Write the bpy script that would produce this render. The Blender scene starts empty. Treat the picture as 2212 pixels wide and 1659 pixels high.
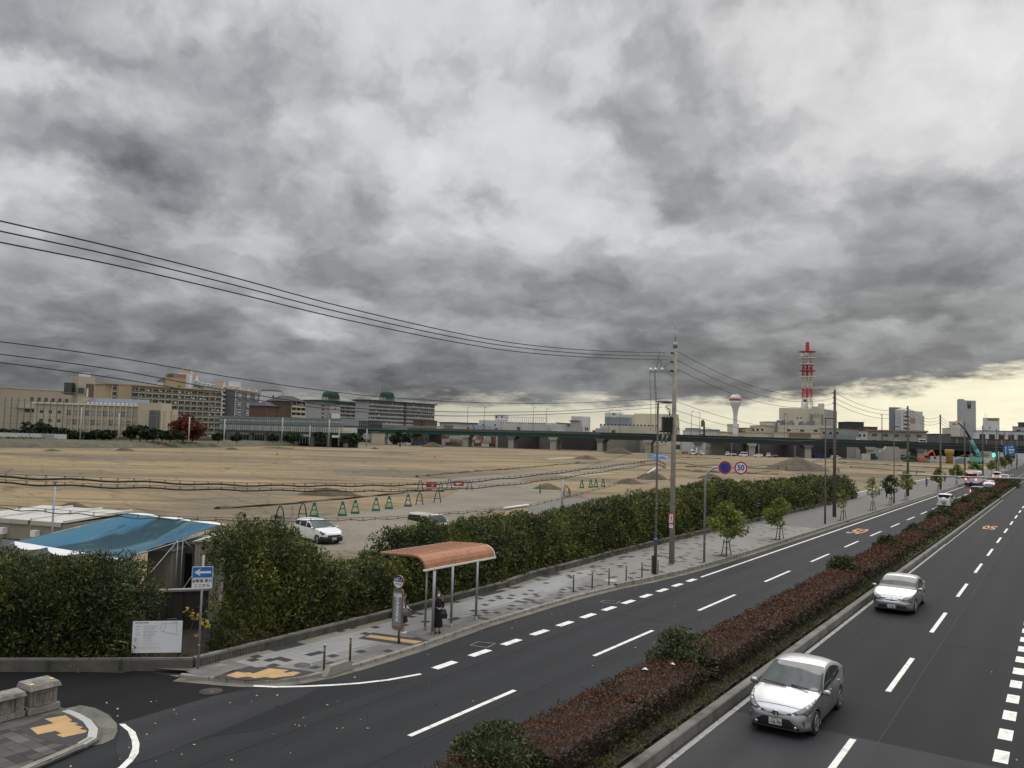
import bpy,bmesh,math,random
import numpy as np
from mathutils import Vector,Matrix
random.seed(7);RNG=np.random.default_rng(11)
SC=bpy.context.scene
COL=SC.collection
# -- camera
# The photograph's picture frame, 2212 x 1659 units; focal length in those units
FP=1791.0
EYE=7.6
def _cam(u,v):return Vector((u-1106.0,-(v-829.5),-FP))
_r2=_cam(2297,977);_r1=_cam(1106,943)
_up=_r2.cross(_r1).normalized()
if _up.y<0:_up=-_up
_Y=_r2.normalized();_X=_Y.cross(_up)
ROT=Matrix((_X,_Y,_up))            # camera -> world
cd=bpy.data.cameras.new('camera');cam=bpy.data.objects.new('camera',cd);COL.objects.link(cam)
cam.matrix_world=Matrix.Translation((0,0,EYE)) @ ROT.to_4x4()
cd.sensor_width=36.0;cd.lens=FP/2212*36.0
cd.clip_start=0.1;cd.clip_end=9000
SC.camera=cam
def ray(u,v):return ROT @ _cam(u,v)
def gp(u,v,z=0.0):
 d=ray(u,v);t=(z-EYE)/d.z
 return Vector((d.x*t,d.y*t,z))
def at(u,v,D):
 d=ray(u,v);t=D/FP
 return Vector((d.x*t,d.y*t,EYE+d.z*t))
def hor(u):return 943+(u-1106)*0.0285474
def onx(u,v,X):
 d=ray(u,v);t=X/d.x
 return Vector((X,d.y*t,EYE+d.z*t))
# -- render look
SC.view_settings.view_transform='Standard'
SC.view_settings.look='None'
SC.view_settings.exposure=0.0
SC.view_settings.gamma=1.0
SC.cycles.max_bounces=6
SC.cycles.diffuse_bounces=3
SC.cycles.transparent_max_bounces=16
# -- sky
SUN_EL,SUN_AZ=38.0,6.0      # degrees; azimuth measured from +Y towards -X
world=bpy.data.worlds.new("World");SC.world=world;world.use_nodes=True
WT=world.node_tree;WT.nodes.clear()
class G:
 def __init__(s,nt):s.nt=nt
 def n(s,typ,ins=(),**kw):
  nd=s.nt.nodes.new(typ)
  for k,v in kw.items():setattr(nd,k,v)
  it=ins.items() if isinstance(ins,dict) else enumerate(ins)
  for k,v in it:
   if v is None:continue
   if isinstance(v,bpy.types.NodeSocket):s.nt.links.new(v,nd.inputs[k])
   else:nd.inputs[k].default_value=v
  return nd
 def m(s,op,*a,clamp=False):
  return s.n('ShaderNodeMath',a,operation=op,use_clamp=clamp).outputs[0]
 def vm(s,op,*a):
  nd=s.n('ShaderNodeVectorMath',a,operation=op)
  return nd.outputs['Value'] if op in ('DOT_PRODUCT','LENGTH') else nd.outputs[0]
 def ramp(s,fac,stops,interp='LINEAR'):
  nd=s.n('ShaderNodeValToRGB',[fac]);r=nd.color_ramp;r.interpolation=interp
  while len(r.elements)>1:r.elements.remove(r.elements[-1])
  r.elements[0].position=stops[0][0];r.elements[0].color=c4(stops[0][1])
  for p,c in stops[1:]:
   e=r.elements.new(p);e.color=c4(c)
  return nd.outputs[0]
 def mix(s,fac,a,b,blend='MIX'):
  nd=s.n('ShaderNodeMix',data_type='RGBA',blend_type=blend)
  for i,v in ((0,fac),(6,a),(7,b)):
   if isinstance(v,bpy.types.NodeSocket):s.nt.links.new(v,nd.inputs[i])
   else:nd.inputs[i].default_value=v if i==0 else c4(v)
  return nd.outputs[2]
 def noise(s,vec,scale,detail=4,rough=0.55,dist=0.0,out=0):
  nd=s.n('ShaderNodeTexNoise',{'Vector':vec,'Scale':scale,'Detail':detail,'Roughness':rough,'Distortion':dist})
  return nd.outputs[out]
 def mr(s,v,a,b,c,d,smooth=True):
  return s.n('ShaderNodeMapRange',[v,a,b,c,d],interpolation_type='SMOOTHSTEP' if smooth else 'LINEAR').outputs[0]
def c4(c):
 if isinstance(c,(int,float)):return (c,c,c,1)
 return (c[0],c[1],c[2],1)
def build_sky():
 g=G(WT)
 dirv=g.vm('NORMALIZE',g.n('ShaderNodeTexCoord').outputs['Generated'])
 sp=g.n('ShaderNodeSeparateXYZ',[dirv]);x,y,z=sp.outputs
 az=g.m('MULTIPLY',g.m('ARCTAN2',g.m('MULTIPLY',x,-1.0),y),57.29578)
 el=g.m('MULTIPLY',g.m('ARCSINE',z),57.29578)
 zc=g.m('ADD',g.m('MAXIMUM',z,0.0),0.16)
 q=g.n('ShaderNodeCombineXYZ',[g.m('DIVIDE',x,zc),g.m('DIVIDE',y,zc),0.0]).outputs[0]
 q2=g.n('ShaderNodeCombineXYZ',[g.m('DIVIDE',x,zc),g.m('DIVIDE',y,zc),g.m('MULTIPLY',z,3.0)]).outputs[0]
 ae=g.n('ShaderNodeCombineXYZ',[az,el,0.0]).outputs[0]
 ez=g.m('MULTIPLY',g.m('LOGARITHM',g.m('ADD',g.m('MAXIMUM',el,0.0),7.0),2.71828),33.0)
 pc=g.n('ShaderNodeCombineXYZ',[az,ez,3.7]).outputs[0]
 w=g.vm('SUBTRACT',g.noise(pc,.085,4,0.55,0.0,1),(0.5,0.5,0.5))
 w2=g.vm('SUBTRACT',g.noise(pc,.33,4,0.6,0.0,1),(0.5,0.5,0.5))
 pw=g.vm('ADD',pc,g.vm('ADD',g.vm('MULTIPLY',w,(9.0,7.0,0.0)),g.vm('MULTIPLY',w2,(3.2,2.6,0.0))))
 aw=g.vm('ADD',ae,g.vm('ADD',g.vm('MULTIPLY',w,(11.0,7.0,0.0)),g.vm('MULTIPLY',w2,(6.0,3.6,0.0))))
 B=[(190,350,250,62,-58),(320,405,110,34,-26),(500,350,150,85,-22),(290,125,210,58,-32),(545,180,130,85,-30),(60,105,100,22,-18),
         (1440,350,95,75,-50),(1500,235,190,55,-30),(820,420,95,36,-34),(1095,410,45,26,-48),(880,228,170,38,-14),(225,525,75,40,-30),(262,462,30,50,-25),
         (1000,585,150,28,-18),(1560,435,200,42,-24),(2130,415,105,55,-34),(1710,475,140,50,-18),(2050,565,220,65,-44),(1900,668,140,28,-34),
         (1250,630,150,26,-14),(1560,25,140,42,-26),(1480,140,36,45,-30),(700,140,50,90,-12),(700,590,150,30,-10),(1500,600,140,40,-14),
         (1210,275,130,75,34),(1290,150,60,55,16),(1180,425,170,50,20),(110,170,140,26,40),(725,262,55,36,26),(1830,235,110,85,32),(2165,190,80,90,34),
         (650,405,90,28,20),(960,345,90,42,18),(640,722,62,18,46),(480,645,110,26,16),(220,610,170,26,16),(2050,640,50,12,26),(1700,655,80,16,30),
         (900,700,90,16,14),(1900,728,170,18,20),(400,500,150,42,16),(1250,505,120,52,16),(1340,60,120,40,14),(110,450,60,30,24),(2010,60,120,30,8),
         (1600,720,90,14,14),(1150,735,130,16,8),(60,800,200,40,-6),(700,830,100,14,18)]
 acc=None
 for (u,v,su,sv,a) in B:
  d=ray(u,v).normalized()
  a0=math.degrees(math.atan2(-d.x,d.y));e0=math.degrees(math.asin(d.z))
  k=57.3/FP*1.15
  ka=1/(su*k/max(math.cos(math.radians(e0)),.5));ke=1/(sv*k)
  t=g.n('ShaderNodeVectorMath',[aw,(ka,ke,0),(-a0*ka,-e0*ke,0)],operation='MULTIPLY_ADD').outputs[0]
  r2=g.vm('DOT_PRODUCT',t,t)
  e=g.m('POWER',0.53,r2)
  acc=g.n('ShaderNodeMath',[e,a*.8/255.0,acc if acc is not None else 0.0],operation='MULTIPLY_ADD').outputs[0]
 base=g.ramp(g.m('DIVIDE',el,90.0,clamp=True),[(0,.50),(0.038,.435),(.058,.465),(.085,.54),(.11,.635),(.155,.745),(.31,.78),(.40,.83),(.60,1.0),(1.0,1.0)])
 base=g.m('ADD',base,g.mr(el,33,75,0.0,0.42))
 p2=g.vm('ADD',pc,g.vm('ADD',g.vm('MULTIPLY',w,(4.0,3.0,0.0)),g.vm('MULTIPLY',w2,(2.6,2.2,0.0))))
 n1=g.noise(p2,.055,3,0.5)
 n2=g.noise(p2,.125,5,0.5)
 n3=g.noise(p2,.42,6,0.55)
 cell=g.mr(n2,.39,.595,-.5,.5)
 cell2=g.mr(g.noise(p2,.27,4,.5),.38,.60,-.5,.5)
 tex=g.m('ADD',g.m('MULTIPLY',g.m('SUBTRACT',n1,0.5),0.22),g.m('ADD',g.m('MULTIPLY',cell,0.105),g.m('MULTIPLY',g.m('SUBTRACT',n3,0.5),0.20)))
 tex=g.m('ADD',tex,g.m('MULTIPLY',cell2,.055))
 s=g.m('ADD',g.m('ADD',base,acc),tex)
 s=g.m('MINIMUM',g.m('MAXIMUM',s,0.36),1.5)
 s=g.m('SUBTRACT',s,g.m('MULTIPLY',g.m('MAXIMUM',g.m('SUBTRACT',s,0.80),0.0),g.mr(el,33,45,0.5,0.0)))
 lin=g.m('POWER',s,2.2)
 tint=g.ramp(s,[(0.38,(.925,.99,1.09)),(.55,(.955,.998,1.05)),(.8,(.98,.99,1.02)),(1,(.99,.995,1.01))])
 col=g.vm('MULTIPLY',tint,g.n('ShaderNodeCombineXYZ',[lin,lin,lin]).outputs[0])
 edge=g.ramp(g.m('DIVIDE',g.m('ADD',az,20.0),100.0,clamp=True),
                  [(0,.52),(.20,.52),(.245,.47),(.29,.40),(.33,.34),(.39,.31),(.47,.28),(.56,.28),(.62,.24),(.72,.20),(.82,.10),(1,-.1)])
 edge=g.m('MULTIPLY',edge,10.0)
 ew=g.m('MULTIPLY',g.m('SUBTRACT',g.noise(g.vm('MULTIPLY',ae,(0.30,1.1,1)),1.0,6,0.62),0.5),3.6)
 gm=g.mr(g.m('SUBTRACT',g.m('ADD',edge,ew),el),-0.35,0.85,0,1)
 gb=g.ramp(g.m('DIVIDE',g.m('ADD',az,20.0),100.0,clamp=True),[(0,1.0),(.22,1.0),(.28,.93),(.38,.80),(.5,.64),(.6,.50),(.75,.42),(1,.3)])
 gn=g.m('ADD',g.m('MULTIPLY',g.m('SUBTRACT',g.noise(g.vm('MULTIPLY',ae,(0.22,1.0,1)),1.6,6,0.6),0.5),0.35),gb)
 gc=g.vm('MULTIPLY',g.ramp(gn,[(.3,(1,.99,.86)),(.6,(1,.97,.79)),(1,(1,.95,.71))]),g.n('ShaderNodeCombineXYZ',[gn,gn,gn]).outputs[0])
 col=g.mix(gm,col,gc)
 sky=g.n('ShaderNodeTexSky',sky_type='NISHITA',sun_disc=False,sun_elevation=math.radians(SUN_EL),sun_rotation=math.radians(-SUN_AZ),air_density=1.5,dust_density=3.0).outputs[0]
 skyd=g.vm('MULTIPLY',sky,(.10,.10,.10))
 col=g.mix(0.97,skyd,col)
 bg=g.n('ShaderNodeBackground',{'Color':col,'Strength':1.0}).outputs[0]
 out=g.n('ShaderNodeOutputWorld');WT.links.new(bg,out.inputs[0])
build_sky()
world.cycles.sampling_method='MANUAL';world.cycles.sample_map_resolution=512
sl=bpy.data.lights.new('sun','SUN');sun=bpy.data.objects.new('sun',sl);COL.objects.link(sun)
sl.energy=.8;sl.angle=math.radians(40);sl.color=(1,.95,.87)
_a,_e=math.radians(SUN_AZ),math.radians(SUN_EL)
sd=Vector((-math.sin(_a)*math.cos(_e),math.cos(_a)*math.cos(_e),math.sin(_e)))
sun.rotation_euler=sd.to_track_quat('Z','Y').to_euler();sun.location=sd*60
# -- materials
def mat(name,col,rough=0.75,metal=0.0,var=0.12,scale=1.5,fine=0.0,fscale=60.0,spec=0.5,emit=None,coat=0.0,dirt=None):
 m=bpy.data.materials.new(name);m.use_nodes=True;nt=m.node_tree;g=G(nt)
 p=nt.nodes['Principled BSDF']
 p.inputs['Roughness'].default_value=rough;p.inputs['Metallic'].default_value=metal
 p.inputs['Specular IOR Level'].default_value=spec;p.inputs['Coat Weight'].default_value=coat;p.inputs['Coat Roughness'].default_value=.22
 c=c4(col);out=None
 if var or fine or dirt:
  pos=g.n('ShaderNodeTexCoord').outputs['Object']
  f=g.mr(g.noise(pos,scale,5,.6),.25,.75,1-var,1+var,False)
  out=g.vm('MULTIPLY',col[:3] if not isinstance(col,(int,float)) else (col,)*3,g.n('ShaderNodeCombineXYZ',[f,f,f]).outputs[0])
  if fine:
   f2=g.mr(g.noise(pos,fscale,2,.6),.3,.7,1-fine,1+fine,False)
   out=g.vm('MULTIPLY',out,g.n('ShaderNodeCombineXYZ',[f2,f2,f2]).outputs[0])
  if dirt:
   dc,amt,dsc=dirt
   st=g.n('ShaderNodeVectorMath',[pos,(1,1,.25)],operation='MULTIPLY').outputs[0]
   out=g.mix(g.mr(g.noise(st,dsc,6,.65),.48,.75,0,amt),out,dc)
  nt.links.new(out,p.inputs['Base Color'])
 else:p.inputs['Base Color'].default_value=c
 if emit:
  p.inputs['Emission Color'].default_value=c4(emit[0]);p.inputs['Emission Strength'].default_value=emit[1]
 return m
def leafmat(name,cols,rough=.55,nscale=.7):
 m=bpy.data.materials.new(name);m.use_nodes=True;nt=m.node_tree;g=G(nt)
 p=nt.nodes['Principled BSDF'];p.inputs['Roughness'].default_value=rough;p.inputs['Specular IOR Level'].default_value=.35
 ge=g.n('ShaderNodeNewGeometry')
 r=ge.outputs['Random Per Island']
 pos=g.n('ShaderNodeTexCoord').outputs['Object']
 f=g.m('ADD',g.m('MULTIPLY',r,.55),g.mr(g.noise(pos,nscale,4,.6),.3,.7,-.05,.5))
 k=len(cols);col=g.ramp(f,[(i/(k-1),c) for i,c in enumerate(cols)])
 nt.links.new(col,p.inputs['Base Color'])
 tr=g.n('ShaderNodeBsdfTranslucent',[col]).outputs[0]
 mx=g.n('ShaderNodeMixShader',[.18,p.outputs[0],tr]).outputs[0]
 nt.links.new(mx,nt.nodes['Material Output'].inputs[0])
 return m
def asphalt(name,base,patch=.16,warm=0.0):
 m=bpy.data.materials.new(name);m.use_nodes=True;nt=m.node_tree;g=G(nt)
 p=nt.nodes['Principled BSDF'];pos=g.n('ShaderNodeTexCoord').outputs['Object']
 a=g.noise(pos,90,2,.7);b=g.noise(pos,.35,5,.6);st=g.vm('MULTIPLY',pos,(1.3,.07,1));c=g.noise(st,1.0,4,.6)
 sp=g.noise(pos,28,3,.7)
 f=g.m('MULTIPLY',g.mr(a,.3,.7,.72,1.3,False),g.mr(b,.3,.7,1-patch*.45,1+patch*.45,False))
 f=g.m('MULTIPLY',f,g.mr(c,.3,.7,.93,1.08,False))
 f=g.m('ADD',f,g.mr(sp,.66,.74,0,.55,False))
 sx=g.n('ShaderNodeSeparateXYZ',[pos]).outputs[0];wv=g.m('SINE',g.m('MULTIPLY',g.m('ADD',sx,g.m('MULTIPLY',b,.6)),4.06));f=g.m('MULTIPLY',f,g.m('ADD',1.0,g.m('MULTIPLY',wv,.10)))
 col=g.vm('MULTIPLY',(base*(.94+warm),base,base*(1.10-warm)),g.n('ShaderNodeCombineXYZ',[f,f,f]).outputs[0])
 nt.links.new(col,p.inputs['Base Color'])
 p.inputs['Roughness'].default_value=.8
 bp=g.n('ShaderNodeBump',{'Strength':.25,'Distance':.01,'Height':a}).outputs[0]
 nt.links.new(bp,p.inputs['Normal'])
 p.inputs['Specular IOR Level'].default_value=.22
 return m
M={}
M['asphalt']=asphalt('asphalt',.021);M['asphalt_new']=asphalt('asphalt_new',.007,.1);M['asphalt_old']=asphalt('asphalt_old',.036,.3,.04)
M['asphalt_mid']=asphalt('asphalt_mid',.016,.14);M['asphalt_pale']=asphalt('asphalt_pale',.029,.3,.03);M['asphalt_right']=asphalt('asphalt_right',.0145)
M['paint']=mat('road_paint',(.76,.75,.70),.65,var=.12,scale=7,fine=.05,dirt=((.12,.12,.11),.75,3.5))
M['paint_worn']=mat('road_paint_worn',(.30,.29,.27),.7,var=.4,scale=9,dirt=((.05,.05,.05),.9,4))
M['paint_orange']=mat('road_paint_orange',(.42,.17,.045),.6,var=.15,scale=6)
M['conc']=mat('concrete',(.27,.26,.235),.85,var=.2,scale=1.2,fine=.12,dirt=((.07,.065,.055),.75,1.8))
M['conc_dark']=mat('concrete_dark',(.10,.095,.085),.9,var=.25,scale=2,fine=.2,dirt=((.03,.035,.025),.8,2.2))
M['conc_light']=mat('concrete_light',(.42,.41,.38),.85,var=.12,scale=1,fine=.06)
M['kerb']=mat('kerb_concrete',(.25,.24,.20),.9,var=.22,scale=1.4,fine=.15,dirt=((.06,.06,.045),.7,1.5))
M['stone']=mat('weathered_granite',(.24,.225,.20),.85,var=.3,scale=5,fine=.35,fscale=45,dirt=((.035,.03,.022),.85,2.6))
M['steel']=mat('galvanised_steel',(.30,.32,.34),.5,.55,var=.15,scale=3)
M['steel_dark']=mat('dark_steel',(.055,.05,.048),.55,.3,var=.2)
M['brown_pole']=mat('brown_pole_paint',(.075,.062,.055),.55,.1,var=.2,scale=2)
M['pole_conc']=mat('pole_concrete',(.30,.275,.235),.85,var=.2,scale=1.1,fine=.1,dirt=((.10,.09,.075),.8,.9))
M['pole_far']=mat('pole_brown_concrete',(.12,.10,.085),.85,var=.15)
M['black']=mat('black_rubber',(.012,.012,.013),.7,var=.1)
M['blackp']=mat('black_plastic',(.015,.015,.017),.45,var=0)
M['white']=mat('white_paint',(.76,.77,.77),.4,var=.05,scale=1)
M['cream']=mat('cream_board',(.62,.58,.48),.6,var=.08)
M['red']=mat('red_paint',(.45,.03,.035),.45,var=.08)
M['blue']=mat('sign_blue',(.01,.16,.50),.4,var=.04)
M['navy']=mat('navy',(.015,.02,.09),.5,var=0)
M['signblue']=mat('traffic_sign_blue',(.015,.05,.33),.4,var=.04)
M['orange']=mat('orange_paint',(.70,.10,.03),.5,var=.1)
M['yellow']=mat('yellow_paint',(.72,.45,.03),.5,var=.1)
M['yellow_bright']=mat('yellow_chalk_paint',(.85,.78,.05),.6,var=.05)
M['green_plastic']=mat('green_plastic',(.0,.17,.12),.5,var=.12)
M['glass']=mat('dark_window_glass',(.03,.035,.04),.12,var=.3,scale=.6)
M['glass_pale']=mat('curtained_window_glass',(.22,.24,.25),.25,var=.55,scale=.5)
M['chrome']=mat('chrome',(.75,.76,.78),.15,1.0,var=0)
M['skin']=mat('skin',(.42,.24,.17),.55,var=.05)
M['hair']=mat('dark_hair',(.012,.01,.01),.5,var=0)
M['tyre']=mat('tyre_rubber',(.02,.02,.022),.8,var=.1,scale=10)
M['soil']=mat('dark_soil',(.032,.025,.018),.95,var=.4,scale=3,fine=.4)
# -- mesh writer
class MB:
 def __init__(s):s.v=[];s.f=[];s.mi=[];s.sm=[];s.m=0;s.smooth=False
 def add(s,vs,fs):
  o=len(s.v);s.v.extend([tuple(p) for p in vs])
  for f in fs:s.f.append(tuple(i+o for i in f));s.mi.append(s.m);s.sm.append(s.smooth)
  return s
 def box(s,c,d,rz=0.0,R=None):
  x,y,z=d[0]/2,d[1]/2,d[2]/2
  P=[Vector(p) for p in ((-x,-y,-z),(x,-y,-z),(x,y,-z),(-x,y,-z),(-x,-y,z),(x,-y,z),(x,y,z),(-x,y,z))]
  Q=R if R is not None else Matrix.Rotation(rz,3,'Z')
  c=Vector(c)
  return s.add([c+Q @ p for p in P],[(0,3,2,1),(4,5,6,7),(0,1,5,4),(1,2,6,5),(2,3,7,6),(3,0,4,7)])
 def prism(s,poly,z0,z1):
  n=len(poly)
  a=sum(poly[i][0]*poly[(i+1) % n][1]-poly[(i+1) % n][0]*poly[i][1] for i in range(n))
  if a<0:poly=poly[::-1]
  vs=[(p[0],p[1],z0) for p in poly]+[(p[0],p[1],z1) for p in poly]
  fs=[tuple(range(n))[::-1],tuple(range(n,2*n))]+[(i,(i+1) % n,n+(i+1) % n,n+i) for i in range(n)]
  return s.add(vs,fs)
 def sheet(s,poly,z):
  n=len(poly)
  a=sum(poly[i][0]*poly[(i+1) % n][1]-poly[(i+1) % n][0]*poly[i][1] for i in range(n))
  if a<0:poly=poly[::-1]
  return s.add([(p[0],p[1],z) for p in poly],[tuple(range(n))])
 def quad(s,a,b,c,d):return s.add([a,b,c,d],[(0,1,2,3)])
 def tube(s,pts,r,n=8,caps=True):
  pts=[Vector(p) for p in pts];k=len(pts)
  rs=r if isinstance(r,(list,tuple)) else [r]*k
  vs=[];prev=None
  for i,p in enumerate(pts):
   t=(pts[min(i+1,k-1)]-pts[max(i-1,0)]).normalized()
   if prev is None:prev=t.orthogonal().normalized()
   a=(prev-t*prev.dot(t)).normalized();b=t.cross(a);prev=a
   for j in range(n):
    th=2*math.pi*j/n
    vs.append(p+(a*math.cos(th)+b*math.sin(th))*rs[i])
  fs=[(i*n+j,i*n+(j+1) % n,(i+1)*n+(j+1) % n,(i+1)*n+j) for i in range(k-1) for j in range(n)]
  sm=s.smooth;s.smooth=n>5
  s.add(vs,fs);s.smooth=False
  if caps:o=len(s.v)-len(vs);s.f+=[tuple(o+j for j in range(n))[::-1],tuple(o+(k-1)*n+j for j in range(n))];s.mi+=[s.m]*2;s.sm+=[False]*2
  s.smooth=sm
  return s
 def bar(s,a,b,w,h=None):
  a,b=Vector(a),Vector(b);h=h or w;d=b-a;L=d.length
  q=d.to_track_quat('Y','Z').to_matrix()
  return s.box((a+b)/2,(w,L,h),R=q)
 def lathe(s,prof,c=(0,0,0),n=16,axis='Z'):
  vs=[];k=len(prof);c=Vector(c)
  for (r,z) in prof:
   for j in range(n):
    th=2*math.pi*j/n;p=(r*math.cos(th),r*math.sin(th),z)
    if axis=='X':p=(p[2],p[0],p[1])
    if axis=='Y':p=(p[1],p[2],p[0])
    vs.append(c+Vector(p))
  fs=[(i*n+j,i*n+(j+1) % n,(i+1)*n+(j+1) % n,(i+1)*n+j) for i in range(k-1) for j in range(n)]
  fs+=[tuple(range(n))[::-1],tuple((k-1)*n+j for j in range(n))]
  sm=s.smooth;s.smooth=True;s.add(vs,fs[:-2]);s.smooth=False
  o=len(s.v)-len(vs)
  for f in fs[-2:]:s.f.append(tuple(o+i for i in f));s.mi.append(s.m);s.sm.append(False)
  s.smooth=sm
  return s
 def xf(s,Mx):
  s.v=[tuple(Mx @ Vector(p)) for p in s.v];return s
OFF={}
def root_of(o):
 while o.parent is not None:o=o.parent
 return o
def mkobj(name,mb,mats,parent=None):
 me=bpy.data.meshes.new(name)
 v=mb.v
 if parent is not None:
  of=OFF.get(root_of(parent).name)
  if of:v=[(p[0]-of[0],p[1]-of[1],p[2]-of[2]) for p in v]
 me.from_pydata(v,[],mb.f)
 mats=mats if isinstance(mats,(list,tuple)) else [mats]
 for m in mats:me.materials.append(M[m] if isinstance(m,str) else m)
 if len(mats)>1:me.polygons.foreach_set('material_index',mb.mi)
 me.polygons.foreach_set('use_smooth',mb.sm)
 me.update()
 o=bpy.data.objects.new(name,me);COL.objects.link(o)
 if parent is not None:o.parent=parent
 return o
def tag(o,label,cat,group=None):
 o['label']=label;o['category']=cat
 if group:o['group']=group
 return o
def thing(name,label,cat,loc=(0,0,0),group=None,rz=0.0):
 o=bpy.data.objects.new(name,None);COL.objects.link(o);o.location=loc;o.rotation_euler=(0,0,rz)
 o.empty_display_size=.3
 tag(o,label,cat,group)
 if rz==0.0:OFF[o.name]=tuple(loc)
 return o
def struct(name,mb,m):o=mkobj(name,mb,m);o['kind']='structure';return o
def copy_tree(o,parent=None):
 c=o.copy();COL.objects.link(c);c.parent=parent
 for ch in list(o.children):copy_tree(ch,c)
 return c
def place(o,loc,rz=0.0,label=None,group=None,sc=None):
 o.location=loc;o.rotation_euler=(0,0,rz)
 if sc:o.scale=(sc,)*3 if isinstance(sc,(int,float)) else sc
 if label:o['label']=label
 if group:o['group']=group
 return o
def text_mb(s,size,depth=0.0,align='CENTER',bold=0.0):
 cu=bpy.data.curves.new('lettering','FONT');cu.body=s;cu.size=size;cu.align_x=align;cu.align_y='CENTER'
 cu.offset=bold;cu.resolution_u=3
 o=bpy.data.objects.new('lettering',cu);COL.objects.link(o)
 bpy.context.view_layer.update();dg=bpy.context.evaluated_depsgraph_get()
 me=o.evaluated_get(dg).to_mesh();mb=MB()
 mb.add([(v.co.x,0,v.co.y) for v in me.vertices],[tuple(p.vertices) for p in me.polygons])
 o.evaluated_get(dg).to_mesh_clear();bpy.data.objects.remove(o);bpy.data.curves.remove(cu)
 return mb
def ordinal(i):
 if i>=20:return ['twenty','thirty','forty'][i//10-2 if (i+1) % 10 else (i+1)//10-2]+('-'+ordinal((i+1) % 10-1) if (i+1) % 10 else 'ieth')
 return ['first','second','third','fourth','fifth','sixth','seventh','eighth','ninth','tenth','eleventh','twelfth','thirteenth','fourteenth','fifteenth','sixteenth','seventeenth','eighteenth','nineteenth','twentieth'][i]
# leaves: many small quads from numpy arrays
def leaf_obj(name,C,Dv,L,W,material,parent=None,jitter=.35):
 n=len(C);C=np.asarray(C,float)
 Dv=Dv/(np.linalg.norm(Dv,axis=1,keepdims=True)+1e-9)
 r=RNG.normal(size=(n,3));w=np.cross(Dv,r);w/=(np.linalg.norm(w,axis=1,keepdims=True)+1e-9)
 L=(np.asarray(L)*(1+jitter*RNG.uniform(-1,1,n)))[:,None];W=(np.asarray(W)*(1+jitter*RNG.uniform(-1,1,n)))[:,None]
 V=np.empty((n,4,3));V[:,0]=C-Dv*L/2;V[:,1]=C+w*W/2-Dv*L*.08;V[:,2]=C+Dv*L/2;V[:,3]=C-w*W/2-Dv*L*.08
 me=bpy.data.meshes.new(name)
 if parent is not None:
  of=OFF.get(root_of(parent).name)
  if of:V=V-np.array(of)
 me.vertices.add(4*n);me.vertices.foreach_set('co',V.reshape(-1))
 me.loops.add(4*n);me.loops.foreach_set('vertex_index',np.arange(4*n,dtype=np.int32))
 me.polygons.add(n);me.polygons.foreach_set('loop_start',np.arange(0,4*n,4,dtype=np.int32));me.polygons.foreach_set('loop_total',np.full(n,4,dtype=np.int32))
 me.materials.append(material);me.update(calc_edges=True);me.validate()
 o=bpy.data.objects.new(name,me);COL.objects.link(o)
 if parent is not None:o.parent=parent
 return o
def clumps(cent,rad,per,up=.25,squash=.85,lo=-1.0):
 cent=np.asarray(cent,float);rad=np.asarray(rad,float)
 idx=np.repeat(np.arange(len(cent)),per)
 d=RNG.normal(size=(len(idx),3));d/=np.linalg.norm(d,axis=1,keepdims=True)
 d[:,2]=np.where(d[:,2]<lo,-d[:,2],d[:,2])
 rr=rad[idx]*(0.55+.5*RNG.uniform(0,1,len(idx))**.5)
 C=cent[idx]+d*rr[:,None]*np.array([1,1,squash])
 D=d*.8+RNG.normal(size=d.shape)*.55;D[:,2]+=up
 return C,D
# == SETTING
def fieldmat():
 m=bpy.data.materials.new('bare_earth');m.use_nodes=True;nt=m.node_tree;g=G(nt)
 p=nt.nodes['Principled BSDF'];p.inputs['Roughness'].default_value=.95;p.inputs['Specular IOR Level'].default_value=.15
 pos=g.n('ShaderNodeTexCoord').outputs['Object']
 rot=g.n('ShaderNodeVectorRotate',[pos],rotation_type='Z_AXIS');rot.inputs['Angle'].default_value=math.radians(-36)
 st=g.vm('MULTIPLY',rot.outputs[0],(.45,1.0,1))
 a=g.noise(st,.035,6,.62,.6);b=g.noise(st,.13,6,.65,.4);c=g.noise(pos,1.3,4,.7)
 d=g.noise(g.vm('MULTIPLY',rot.outputs[0],(.16,1.0,1)),.11,7,.62,.3)
 col=g.ramp(a,[(.30,(.125,.108,.078)),(.43,(.172,.140,.092)),(.52,(.232,.176,.102)),(.60,(.29,.215,.115)),(.75,(.172,.146,.100))])
 col=g.mix(g.mr(b,.50,.72,0,.75),col,(.16,.145,.115))
 col=g.mix(g.mr(d,.56,.70,0,.85),col,(.35,.275,.16))
 col=g.mix(g.mr(d,.25,.40,.8,0),col,(.13,.115,.088))
 col=g.mix(g.mr(b,.22,.34,.7,0),col,(.30,.21,.10))
 f=g.mr(c,.25,.75,.76,1.2,False)
 for sc_,an_ in ((.09,.5),(.05,-.9),(.16,.2)):
  rt=g.n('ShaderNodeVectorRotate',[pos],rotation_type='Z_AXIS');rt.inputs['Angle'].default_value=an_
  tn=g.noise(g.vm('MULTIPLY',rt.outputs[0],(.3,1.0,1)),sc_,2,.4,.8)
  ln=g.m('ABSOLUTE',g.m('SUBTRACT',tn,.5));f=g.m('MULTIPLY',f,g.mr(ln,.003,.012,.72,1.0))
 st3=g.noise(pos,5.0,3,.7);f=g.m('MULTIPLY',f,g.mr(st3,.62,.72,1.0,1.35))
 col=g.vm('MULTIPLY',col,g.n('ShaderNodeCombineXYZ',[f,f,f]).outputs[0])
 nt.links.new(col,p.inputs['Base Color'])
 bp=g.n('ShaderNodeBump',{'Strength':.6,'Distance':.35,'Height':b}).outputs[0];nt.links.new(bp,p.inputs['Normal'])
 return m
M['earth']=fieldmat()
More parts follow.
